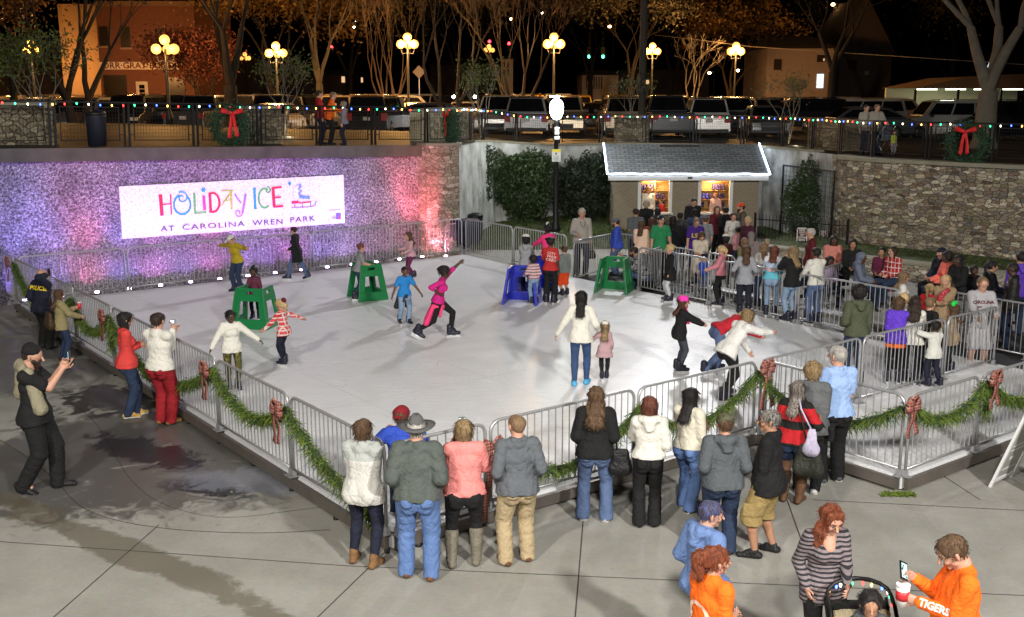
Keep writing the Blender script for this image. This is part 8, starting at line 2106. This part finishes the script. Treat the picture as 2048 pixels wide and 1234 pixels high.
person(p, h, -20, 'small child in a white coat and skates leaning on the rail of the side ramp', 'brown', ('short', 'black'), ('coat', F_('coat_white', (.62, .62, .57), var=.05), .43), ('jeans', NAVYC), SK, kid=.75, near=1, L=(.10, .16, .80), R=(.06, .18, .80), fL=(.10, -.04), fR=(.08, -.09), elbL=(-.7, -.2, .3), elbR=(.7, -.2, .3))
cl = [((1785, 768, 590), 20, 'child in a fluffy violet coat over an orange hem at the inner rail', ('bob', 'brown', 'lbrown'), ('coat', F_('fur_violet', (.14, .055, .62), bump=.5, fold=.7), .46), 'fair', dict(kid=.35, R='rail', L='belly')),
  ((1818, 768, 589), 24, 'girl with long dark brown hair in a white top at the inner rail', ('longwavy', 'dark'), ('blouse', WHTC, .44), 'fair', dict(kid=.25, R='rail')),
  ((1848, 755, 592), 60, 'fair haired boy in a black top squeezed between the white tops', ('short', 'lbrown'), ('tee', BLKC, .48), 'fair', dict(kid=.35)),
  ((1898, 748, 606), -50, 'girl in a tan jacket with a big green hair bow', ('long', 'brown'), ('jacket', F_('jacket_tan', (.32, .23, .14)), .40), 'fair', dict(kid=.5, R=(.10, .16, .72))),
  ((1797, 745, 583), 30, 'blond child mostly hidden behind the violet coat', ('short', 'blond'), ('tee', GRYC), 'fair', dict(kid=.4))]
for (a, yw, lab, hr, tp, sk_, kw) in cl:
 p, h = S_(*a)
 ex = None
 if 'green' in lab: ex = lambda i: [MB().sphere(i['hd'](sg * .4, -.1, 1.05), (.06, .04, .05), 8, 6).build('hair_bow', F_('bow_green', (.02, .62, .08)), i['e']) for sg in (-1, 1)]
 if 'violet coat over' in lab: ex = lambda i: mobj('skirt', SDF(.012).cap(i['sp'](0, 0, -.13), i['sp'](0, 0, -.05), .115 * i['h'], .10 * i['h'], .8, (1, 0, 0)).cut(tuple(i['sp'](0, 0, -.12)), (0, 0, -1)).mesh('skirt'), ORNG, i['e'])
 person(p, h, yw, lab, sk_, hr, tp, ('leggings', BLKC), SK, near=1, extra=ex, fem='boy' not in lab, **kw)
p, h = PF(1950, 738, 549, .02)
i = person(p, h, -172, 'teenager in a grey college sweatshirt and pale shorts at the end of the ramp', 'fair', ('short', 'lbrown'), ('sweater', F_('sweat_grey', (.40, .39, .41)), .46), ('shorts', F_('shorts_pale', (.45, .44, .46))), ('boot', BLKSH), L=(.10, .22, .62), R='rail', near=1, kid=.1)
decal(i, 'CAROLINA', .075, MARN, i['sp'](0, .1, .20), (0, 1, 0), bold=.003); decal(i, 'C', .12, MARN, i['sp'](.03, .1, .13), (0, 1, 0), bold=.004)
p, h = PF(1162, 551, 413, .02)
i = person(p, h, 172, 'man in a beige shirt and pale cap standing at the rink gate', 'fair', ('short', 'grey'), ('shirt', F_('shirt_beige', (.38, .35, .31)), .48), ('jeans', NAVYC), ('shoe', F_('shoe_olive', (.12, .10, .06))), face=True, hat=('cap', F_('cap_beige', (.40, .38, .32))), R=(.10, .14, .62), bulk=1.1)
mb = MB(); mb.tube([i['sp'](-.035, .075, .28), i['sp'](-.03, .10, .22), i['sp'](0, .105, .19), i['sp'](.03, .10, .22), i['sp'](.035, .075, .28)], .006, 5); mb.build('lanyard', BLKC, i['e'])
bag(i, (-.27, .05, .62), (.24, .14, .26), F_('leather_darkbrown', (.04, .028, .02), .4), 'dark brown handbag held by the man in the beige shirt', [(-.33, .05, .72), (-.27, .05, .86), (-.2, .05, .72)])
p, h = PF(1232, 549, 434, .02)
person(p, h, -78, 'bearded man in a bright blue pullover and grey cap near the gate', 'fair', ('short', 'dark'), ('sweater', F_('pullover_blue', (.045, .085, .50)), .47), ('loose', DENIM), SH, bulk=1.3, hat=('cap', F_('cap_greyblue', (.12, .13, .17))), beard=('full', 'dark'), hp=8)
p = U(1290, 588, .02)
argyle = plaid('argyle', (.34, .33, .33), (.05, .05, .07), 7.5, .75)
i = person(p, 1.76, -72, 'dark haired man in an argyle sweater crouched on a low seat, gripping a green frame', 'tan', ('short', 'dark'), ('sweater', argyle, .46), ('jeans', DENIM), ('shoe', WSH), seat=.27, fL=(.10, .22), fR=(.12, .12), lean=26, R=(.12, .36, .52), L=(.1, .2, .40), beard=('short', 'dark'), face=True, hp=22)
mb = MB(); mb.box((0, 0, .18), (.45, .45, .36)); q = mb.build('low_stool', BLKC, None, bevel=.03); q.location = (p.x, p.y, .02); tag(q, 'low black stool under the man in the argyle sweater', 'stool')
Q = 'people queueing at the rental hut'
queue = [(1272, 413, 1.80, 4, 'man in a slate grey T-shirt at the back left of the queue', 'tan', ('short', 'dark'), ('tee', F_('tee_slate', (.10, .115, .12))), {}),
 (1293, 399, 1.74, 2, 'grey blond haired woman in black under the left hut window', 'fair', ('curly', 'grey', 'blond'), ('sweater', BLKC), dict(fem=True)),
 (1316, 413, 1.68, -6, 'dark haired person at the right side of the left hut window', 'tan', ('bob', 'black'), ('sweater', F_('dk_brown', (.04, .03, .028))), dict(fem=True)),
 (1283, 438, 1.66, 20, 'long haired girl in a pale patterned top behind the seated man', 'fair', ('long', 'brown'), ('blouse', spots('print_pale', (.28, .24, .23), (.08, .06, .07), 40, .3)), dict(fem=True)),
 (1304, 433, 1.62, -12, 'brown haired girl in a coral top', 'fair', ('long', 'brown', 'auburn'), ('tee', F_('tee_coral', (.60, .14, .10))), dict(fem=True)),
 (1322, 428, 1.84, 178, 'man in a green T-shirt and black and white cap facing the rink', 'fair', ('short', 'brown'), ('tee', F_('tee_green', (.025, .22, .085))), dict(hat=('cap', spots('cap_bw', (.02, .02, .02), (.6, .6, .6), 9, .3)), face=True, bulk=1.12, L='walk')),
 (1346, 428, 1.70, 10, 'woman in a black jacket right of the green T-shirt', 'tan', ('long', 'black'), ('jacket', BLKC, .42), dict(fem=True)),
 (1361, 421, 1.72, -8, 'youth in a black vest with grey sleeves in the middle of the queue', 'dark', ('buzz', 'black'), ('hoodie', F_('grey_sleeve', (.05, .05, .055))), {}),
 (1387, 392, 1.82, 170, 'youth in a black hooded top between the two hut windows', 'fair', ('short', 'dark'), ('hoodie', BLKC), dict(face=True, hp=18)),
 (1391, 416, 1.74, -5, 'man in a navy jacket with a white collar and black cap', 'dark', ('buzz', 'black'), ('jacket', F_('jacket_blue', (.03, .05, .12))), dict(hat=('cap', BLKC))),
 (1392, 431, 1.72, 172, 'person in a purple jersey with yellow lettering', 'fair', ('short', 'lbrown'), ('tee', F_('jersey_purple', (.055, .02, .20)), .44), dict(hp=25, face=True)),
 (1411, 428, 1.72, -20, 'man in a grey T-shirt and grey cap beside the purple jersey', 'fair', ('short', 'brown'), ('tee', GRYC), dict(hat=('cap', F_('cap_greyblue', (.12, .13, .17))))),
 (1402, 458, 1.64, 175, 'woman in a long cream dress looking down at her hands', 'fair', ('long', 'brown'), ('dress', F_('dress_cream', (.55, .48, .38)), .26, 'short'), dict(fem=True, L=(.02, .16, .62), R=(.02, .17, .62), hp=35, bulk=1.15)),
 (1434, 409, 1.70, 160, 'long haired woman in a maroon top below the right hut window', 'fair', ('longwavy', 'brown'), ('sweater', MARN), dict(fem=True, hy=20)),
 (1452, 411, 1.72, -25, 'dark haired man in black at the corner of the right hut window', 'fair', ('short', 'black'), ('jacket', BLKC), {}),
 (1467, 423, 1.66, -160, 'woman in a white T-shirt with striped sleeves and a crossbody strap', 'fair', ('bun', 'dark'), ('tee', F_('tee_white', (.60, .58, .55)), .45), dict(fem=True, hy=-20)),
 (1484, 403, 1.86, -95, 'bearded man in an orange cap and camouflage jacket by the hut corner', 'fair', ('short', 'dark'), ('jacket', spots('camo_jacket', (.11, .095, .07), (.04, .035, .03), 16, .33)), dict(hat=('cap', F_('cap_orange', (.62, .09, .03))), beard=('full', 'dark'))),
 (1497, 431, 1.66, -130, 'blond woman with a scarf at the right end of the queue', 'fair', ('bun', 'blond'), ('sweater', F_('plum', (.07, .02, .04))), dict(fem=True)),
 (1503, 462, 1.60, 15, 'person in a taupe hooded coat behind the row of girls', 'fair', ('bald', 'grey'), ('coat', F_('coat_taupe', (.20, .165, .16))), dict(hat=('hoodup', F_('coat_taupe', (.20, .165, .16))))),
 (1490, 474, 1.45, -20, 'child in an olive patterned top in the queue lane', 'fair', ('bob', 'lbrown'), ('sweater', F_('olive_print', (.16, .15, .07))), dict(kid=.3)),
 (1452, 470, 1.35, 0, 'small dark haired child between the cream dress and the white T-shirt', 'dark', ('curly', 'black'), ('sweater', F_('dk_wine', (.06, .015, .02))), dict(kid=.5, extra=lambda i: MB().sphere(i['hd'](0, -.3, 1.0), (.1, .06, .05), 8, 6).build('hair_bow', WHTC, i['e']))),
 (1477, 452, 1.30, 10, 'small girl in a pale pink top beside the queue barrier', 'tan', ('bun', 'black'), ('tee', F_('tee_palepink', (.50, .24, .26))), dict(kid=.5, fem=True)),
 (1408, 508, 1.05, 160, 'toddler in a navy cap low in front of the cream dress', 'fair', ('short', 'brown'), ('tee', BLUEC), dict(kid=.95, hat=('cap', NAVYC))),
 (1535, 478, 1.15, -150, 'small child in a grey knitted hat and jacket at the start of the ledge', 'fair', ('short', 'brown'), ('jacket', F_('jk_greygreen', (.17, .19, .18))), dict(kid=.8, hat=('beanie', F_('beanie_tan', (.30, .26, .18))), face=True))]
for (x, y, h, yw, lab, sk_, hr, tp, kw) in queue:
 loc, h = HP(x, y, h, .02)
 kw = dict(kw); kw.setdefault('L', 'belly' if random.random() < .5 else 'hang')
 i = person(loc, h, yw, lab, sk_, hr, tp, ('jeans', random.choice((DEN_D, BLKC, DENIM))), SH, group=Q, **kw)
 if 'purple' in lab: decal(i, 'LSU', .16, F_('print_yellow', (.65, .48, .02)), i['sp'](0, .1, .16), (0, 1, 0), bold=.004)
for (x, y, Yv, yw, lab, hr, tp, kw) in ((1297, 371, SY + .40, 165, 'vendor with pink blond hair in a white top inside the left hut window', ('bob', 'red', 'blond'), WHTC, {}), (1328, 396, SY + .42, -100, 'vendor in a red shirt leaning in at the left hut window', ('short', 'dark'), REDC, dict(lean=12, L=(.08, .25, .6))), (1432, 384, SY + .40, -150, 'vendor in a pale pink top inside the right hut window', ('bun', 'red'), F_('vendor_pink', (.55, .36, .33)), {})):
 t = AT(x, y, Yv); person((t.x, Yv, .15), t.z - .15, yw, lab, 'fair', hr, ('sweater', tp), ('jeans', NAVYC), SH, **kw)
SG = 'crowd sitting and standing by the stone wall'
seated = [(1668, 468, .86, 185, 'woman in a pink top and open black jacket on the stone ledge', 'dark', ('long', 'black'), ('jacket', F_('coral_print', (.55, .20, .16)), .46), dict(fem=True, bulk=1.15)),
 (1706, 475, .86, 190, 'woman in black with dark bobbed hair on the stone ledge', 'tan', ('bob', 'black'), ('sweater', BLKC), dict(fem=True, bulk=1.2)),
 (1660, 512, .52, 180, 'girl in a lilac sleeved black vest with a mint cloth in her lap', 'dark', ('curly', 'black'), ('sweater', F_('lilac', (.40, .27, .46))), dict(fem=True, kid=.4, hgt=1.45)),
 (1722, 502, .80, 120, 'person in a slate blue hooded top with the hood up', 'dark', ('bald', 'black'), ('hoodie', F_('slate_hood', (.13, .15, .21))), dict(hat=('hoodup', F_('slate_hood', (.13, .15, .21))), hgt=1.6)),
 (1765, 493, .86, -150, 'dark haired child in a wine jacket on the ledge', 'tan', ('short', 'black'), ('sweater', F_('wine_knit', (.10, .015, .04))), dict(kid=.35, hgt=1.45)),
 (1793, 488, .86, -115, 'woman in a red plaid shirt with a magenta bag on her lap', 'fair', ('lob', 'dark'), ('shirt', plaid('plaid_red', (.45, .02, .02), (.62, .55, .55), 9, .86, (.28, .01, .015))), dict(fem=True, bulk=1.25, lean=8)),
 (1886, 492, .86, -110, 'man in a navy jacket with white stripes and a dark cap', 'fair', ('short', 'dark'), ('jacket', F_('jk_navy', (.014, .018, .035))), dict(hat=('cap', NAVYC))),
 (1897, 500, .84, -95, 'person in a coral puffer jacket beside the navy jacket', 'dark', ('curly', 'black'), ('jacket', F_('coral', (.80, .16, .12)), .42), dict(fem=True)),
 (1920, 506, .84, -120, 'woman with glasses in a black jacket right of the coral one', 'dark', ('long', 'black'), ('jacket', BLKC), dict(fem=True, bulk=1.1)),
 (1948, 530, .60, 175, 'dark haired child low between two black jackets', 'dark', ('short', 'black'), ('hoodie', BLKC), dict(kid=.4, hgt=1.4)),
 (1983, 518, .80, 95, 'person with a black ponytail in a shiny black leather jacket', 'tan', ('pony', 'black'), ('jacket', F_('leather_shiny', (.012, .012, .014), .28)), dict(fem=True, bulk=1.1))]
SEATP = []
for (x, y, st_, yw, lab, sk_, hr, tp, kw) in seated:
 kw = dict(kw); hgt = kw.pop('hgt', 1.66); top_z = st_ + hgt * .52
 q = U(x, y, top_z); sf = (st_ + .07) / hgt; SEATP.append((q.x, q.y, st_))
 person((q.x, q.y, 0), hgt, yw, lab, sk_, hr, tp, ('jeans', random.choice((DEN_D, BLKC))), SH, seat=sf, fL=(.09, .24, max(0, sf - .33)), fR=(.09, .22, max(0, sf - .33)), L=(.06, .17, sf + .07), R=(.05, .18, sf + .07), group=SG, face=True, **kw)
def bench(s, t0, t1, z, label):
 a = RK(s, t0); b = RK(s, t1); d = (b - a).normalized(); L_ = (b - a).length
 e = empty('bench', a, math.atan2(d.y, d.x), label, 'bench', 'aluminium benches by the rink')
 mb = MB()
 for k in range(3): mb.box((L_ / 2, -.12 + .12 * k, z - .02), (L_, .10, .035))
 mb.build('seat', M_GALV, e, bevel=.004)
 for x in (.15, L_ / 2, L_ - .15): mb = MB(); mb.box((x, -.12, (z - .04) / 2), (.05, .05, z - .04)); mb.box((x, .12, (z - .04) / 2), (.05, .05, z - .04)); mb.box((x, 0, z * .45), (.04, .19, .04)); mb.build('leg_frame', M_GALV, e)
for gi, (idx_, lab) in enumerate((((0, 1), 'bleacher bench under the two women left of the slate hood'), ((3, 4, 5), 'bleacher bench under the red plaid woman'), ((6, 7, 8, 10), 'bleacher bench under the navy and coral jackets'), ((2,), 'short bench under the lilac sleeved girl'), ((9,), 'short bench under the low dark child'))):
 pts_ = [Vector(SEATP[k][:2]) for k in idx_]; zz = min(SEATP[k][2] for k in idx_) - .02; cen = sum(pts_, Vector((0, 0))) / len(pts_); dd = (pts_[-1] - pts_[0]); dd = dd.normalized() if dd.length > .1 else -E2
 L_ = (pts_[-1] - pts_[0]).length + .7; a_ = cen - dd * L_ / 2; e = empty('bench', (a_.x, a_.y, 0), math.atan2(dd.y, dd.x), lab, 'bench', 'bleacher benches by the stone wall')
 mb = MB(); mb.box((L_ / 2, 0, zz), (L_, .45, .04)); mb.build('seat', M_GALV, e); mb = MB(); mb.box((L_ / 2, -.42, zz * .5), (L_, .30, .03)); mb.build('footboard', M_GALV, e)
 for x in (.12, L_ - .12): mb = MB(); mb.box((x, .12, zz / 2), (.05, .05, zz - .04)); mb.box((x, -.42, zz * .25), (.05, .05, zz * .5 - .03)); mb.box((x, -.15, zz * .3), (.04, .5, .04)); mb.build('leg_frame', M_GALV, e)
bench(13.6, 8.2, 5.0, .42, 'aluminium bench behind the row of girls, upper one'); bench(13.45, 4.8, 2.2, .42, 'aluminium bench at the foot of the seated crowd'); bench(13.0, 4.6, 2.4, .24, 'low aluminium step in front of the bench')
mb = MB(); mb.tube([(-.14, 0, 0), (.14, .02, .02)], [.09, .10], 10); o = mb.build('folded_cloth', F_('mint', (.22, .62, .36)), None); q = U(1690, 535, .72); o.location = q; tag(o, 'mint green folded cloth on a lap in the seated crowd', 'cloth')
for (x, y, z, c, lab) in ((1768, 545, .55, (.42, .05, .42), 'magenta bag leaning by the red plaid shirt'), (1783, 565, .40, (.45, .02, .16), 'crimson pink bag under the magenta one'), (1878, 540, .60, (.38, .32, .55), 'lilac grey bag beside the coral jacket')):
 q = U(x, y, z); S = SDF(.014, .03); S.cap((-.08, 0, -.1), (.08, 0, -.1), .13); S.cap((-.05, 0, .06), (.05, 0, .06), .11)
 o = mobj('cloth_bag', S.mesh('cloth_bag', fold=.006), F_('bagc_%.2f' % c[1], c), None); o.location = q; tag(o, lab, 'bag')
stand = [(1624, 453, 1.80, -85, 'grey haired man in a maroon shirt standing by the warning signs', 'fair', ('short', 'grey'), ('shirt', MARN), {}),
 (1806, 541, 1.52, 95, 'girl with glasses and long sandy hair in a white blouse', 'fair', ('long', 'lbrown'), ('blouse', WHTC), dict(fem=True, kid=.2, glasses=True, face=True)),
 (1860, 567, 1.28, 40, 'blond child in a red coat in front of the scarf woman', 'fair', ('pony', 'blond'), ('coat', F_('coat_red', (.60, .02, .03))), dict(kid=.6)),
 (1893, 546, 1.66, -140, 'blond woman in a tan coat with a red patterned scarf', 'fair', ('long', 'blond'), ('coat', F_('coat_camel', (.30, .21, .12))), dict(fem=True, face=True, L='cross', R='cross', extra=lambda i: MB().tube([i['sp'](-.06, .05, .30), i['sp'](-.02, .09, .26), i['sp'](.02, .10, .20), i['sp'](.0, .10, .12)], [.04, .055, .06, .05], 8).build('scarf', spots('scarf_red', (.40, .03, .04), (.6, .5, .45), 45, .25), i['e']))),
 (2030, 522, 1.78, -70, 'man in a dark leather jacket at the right picture edge', 'dark', ('buzz', 'black'), ('jacket', F_('leather_dark', (.02, .018, .018), .4)), {}),
 (1900, 560, 1.30, 150, 'dark haired child between the scarf woman and the black jacket', 'dark', ('short', 'black'), ('hoodie', BLKC), dict(kid=.5)),
 (2044, 500, 1.84, 0, 'person in a violet hood just inside the right picture edge', 'tan', ('short', 'black'), ('hoodie', F_('hood_violet', (.12, .05, .45))), {})]
for (x, y, h, yw, lab, sk_, hr, tp, kw) in stand:
 loc, h = HP(x, y, h, 0); person(loc, h, yw, lab, sk_, hr, tp, ('jeans', DEN_D), SH, group=SG, **kw)
def DK(x, y, ytop):
 q = onlot(x, y); t = AT(x, ytop, q.y).z - q.z; return q, t
q, t = DK(641, 288, 178); person(q, t, 70, 'young man in a dark red shirt on the upper promenade', 'fair', ('short', 'dark'), ('shirt', F_('shirt_darkred', (.38, .015, .02)), .46), ('jeans', NAVYC), SH, L=(.1, .12, .6), face=True)
q, t = DK(660, 289, 180); person(q, t, 78, 'person in an orange long sleeved shirt reaching over the upper fence', 'fair', ('short', 'lbrown'), ('tee', ORNG, .46, 'long'), ('jeans', BLKC), SH, R=(.06, .26, .60), L=(.06, .24, .62), lean=14)
q, t = DK(690, 290, 201); i = person(q, t, -90, 'woman holding a white cup on the upper promenade beside the orange shirt', 'fair', ('curly', 'lbrown', 'grey'), ('sweater', F_('grey_violet', (.20, .18, .22))), ('jeans', NAVYC), SH, fem=True, R=(.04, .18, .80)); cup(i, 'wR', 'eR', 'tall white cup held up on the upper promenade', .05, .16, (.75, .74, .72))
q, t = DK(1727, 309, 207); person(q, t, 170, 'man in a pale shirt behind the upper fence, left of the stroller couple', 'fair', ('short', 'dark'), ('shirt', F_('shirt_pale', (.36, .33, .28))), ('jeans', DEN_D), SH)
q, t = DK(1748, 310, 206); person(q, t, 165, 'person in an open beige jacket and dark scarf at the upper fence', 'fair', ('short', 'lbrown'), ('jacket', F_('jacket_beige', (.34, .31, .26))), ('jeans', DEN_D), SH, L='rail')
q, t = DK(1785, 312, 262); person(q, max(t, .8), 160, 'small child in a yellow green vest by the pushchair on the promenade', 'fair', ('short', 'brown'), ('tee', F_('vest_lime', (.45, .55, .08))), ('leggings', F_('legging_print', (.25, .25, .27))), SH, kid=1.0)
q = onlot(1765, 311); e = empty('pushchair', q, rad(20), 'small dark pushchair on the upper promenade behind the fence', 'pushchair')
mb = MB()
for sx in (-.2, .2): mb.tube([(sx, -.3, .95), (sx, .1, .5), (sx, .35, .12)], .015, 6); mb.tube([(sx, .1, .5), (sx, -.25, .1)], .015, 6)
mb.tube([(-.2, -.3, .95), (.2, -.3, .95)], .015, 6); mb.build('frame', M_GALV, e)
mb = MB(); mb.box((0, .05, .5), (.36, .35, .06)); mb.box((0, -.12, .72), (.36, .06, .42)); mb.build('seat', spots('pram_print', (.10, .11, .13), (.4, .4, .42), 18, .25), e)
for (x, y) in ((-.2, -.25), (.2, -.25), (-.2, .35), (.2, .35)): mb = MB(); mb.lathe([(.09, -.015), (.10, 0), (.09, .015)], (0, 0, 0), 12); mb.v = [tuple(Matrix.Translation((x, y, .10)) @ Matrix.Rotation(PI / 2, 4, 'Y') @ Vector(v)) for v in mb.v]; mb.build('wheel', M_TYRE, e)
# ============================================================ skating frames, A-board
def walker(px, py, rz, col, label, flip=False):
 """hollow moulded skating frame: two side panels with windows joined by a front panel"""
 p = U(px, py, ICE); e = empty('skating_frame', p, rad(rz), label, 'skating frame', 'moulded plastic skating frames'); H_ = .86
 mat = simple('frame_' + col, {'green': (.008, .17, .05), 'blue': (.02, .03, .42)}[col], .32, 0, .06, 18, .08, 5, .5)
 def frame_panel(name, w0, w1, h, z0w, z1w, m, M):
  mb = MB(); sl = (h - .13, h - .07)
  def X(z): return (w0 + (w1 - w0) * z / h) / 2
  def slab(pts): mb.prism(pts, -.028, .028, M)
  slab([(-X(0), 0), (X(0), 0), (X(z0w), z0w), (-X(z0w), z0w)])
  for s_ in (-1, 1):
   q = [(s_ * (X(z0w) - m), z0w + .0005), (s_ * X(z0w), z0w + .0005), (s_ * X(z1w), z1w), (s_ * (X(z1w) - m), z1w)]; slab(q if s_ > 0 else q[::-1])
  slab([(-X(z1w), z1w + .0005), (X(z1w), z1w + .0005), (X(sl[0]), sl[0]), (-X(sl[0]), sl[0])])
  for s_ in (-1, 1):
   q = [(s_ * .085, sl[0] + .0005), (s_ * X(sl[0]), sl[0] + .0005), (s_ * X(sl[1]), sl[1]), (s_ * .085, sl[1])]; slab(q if s_ > 0 else q[::-1])
  slab([(-X(sl[1]), sl[1] + .0005), (X(sl[1]), sl[1] + .0005), (X(h), h), (-X(h), h)])
  o = mb.build(name, mat, e, bevel=.008); return o
 Mx = lambda t, r: Matrix.Translation(t) @ Matrix.Rotation(r, 4, 'Z') @ Matrix.Rotation(PI / 2, 4, 'X')
 tilt = rad(8)
 for s_ in (-1, 1): frame_panel('side_panel', .76, .52, H_, .21, .58, .14, Matrix.Translation((s_ * .40, 0, 0)) @ Matrix.Rotation(-s_ * tilt, 4, 'Y') @ Matrix.Rotation(PI / 2, 4, 'Z') @ Matrix.Rotation(PI / 2, 4, 'X'))
 frame_panel('front_panel', .74, .54, H_, .21, .58, .10, Matrix.Translation((0, .33, 0)) @ Matrix.Rotation(tilt, 4, 'X') @ Matrix.Rotation(PI / 2, 4, 'X'))
 return e
walker(735, 596, -62, 'green', 'green skating frame pushed by the grey T-shirt girl'); walker(512, 652, 168, 'green', 'green skating frame in front of the small maroon plaid girl, leftmost one')
walker(1228, 583, -20, 'green', 'green skating frame held by the seated man at the gate'); walker(1045, 605, -12, 'blue', 'blue skating frame in front of the small striped jacket girl'); walker(1072, 582, 30, 'blue', 'second blue skating frame behind the striped jacket girl')
A_ = U(1978, 975, 0); B_ = U(2085, 1000, 0)
B_ = U(2030, 950, 0); e = empty('folding_sign', A_, math.atan2(B_.y - A_.y, B_.x - A_.x), 'white plastic folding sign leaning at the right edge', 'folding sign'); L_ = .62
for s_, lab in ((1, 'front_leaf'), (-1, 'rear_leaf')):
 M = Matrix.Translation((0, 0, 0)) @ Matrix.Rotation(0, 4, 'Z') @ Matrix.Translation((0, -.78 * (1 + s_) / 2, 0)) @ Matrix.Rotation(-rad(19) * s_, 4, 'X')
 mb = MB();
 for x in (.03, L_ - .03): mb.box((x, 0, .60), (.06, .035, 1.2), M=M @ Matrix.Translation((x, 0, .60)))
 for z in (.10, 1.17): mb.box((0, 0, 0), (L_ - .12, .03, .06), M=M @ Matrix.Translation((L_ / 2, 0, z)))
 mb.build(lab, M_WHT, e, bevel=.005)
 mb = MB(); mb.box((0, 0, 0), (L_ - .12, .012, 1.01), M=M @ Matrix.Translation((L_ / 2, 0, .635))); mb.build('panel', simple('sign_panel_grey', (.36, .37, .33), .4), e)
 mb = MB()
 for z in (.25, .55, .62, .9): mb.box((0, 0, 0), (L_ - .25, .004, .018), M=M @ Matrix.Translation((L_ / 2, -.008, z)))
 mb.box((0, 0, 0), (.10, .004, .05), M=M @ Matrix.Translation((.25, -.009, .42))); mb.build('raised_lines', M_WHT, e)
print('people', NPEOPLE[0], 'time', round(time.time() - T0, 1))
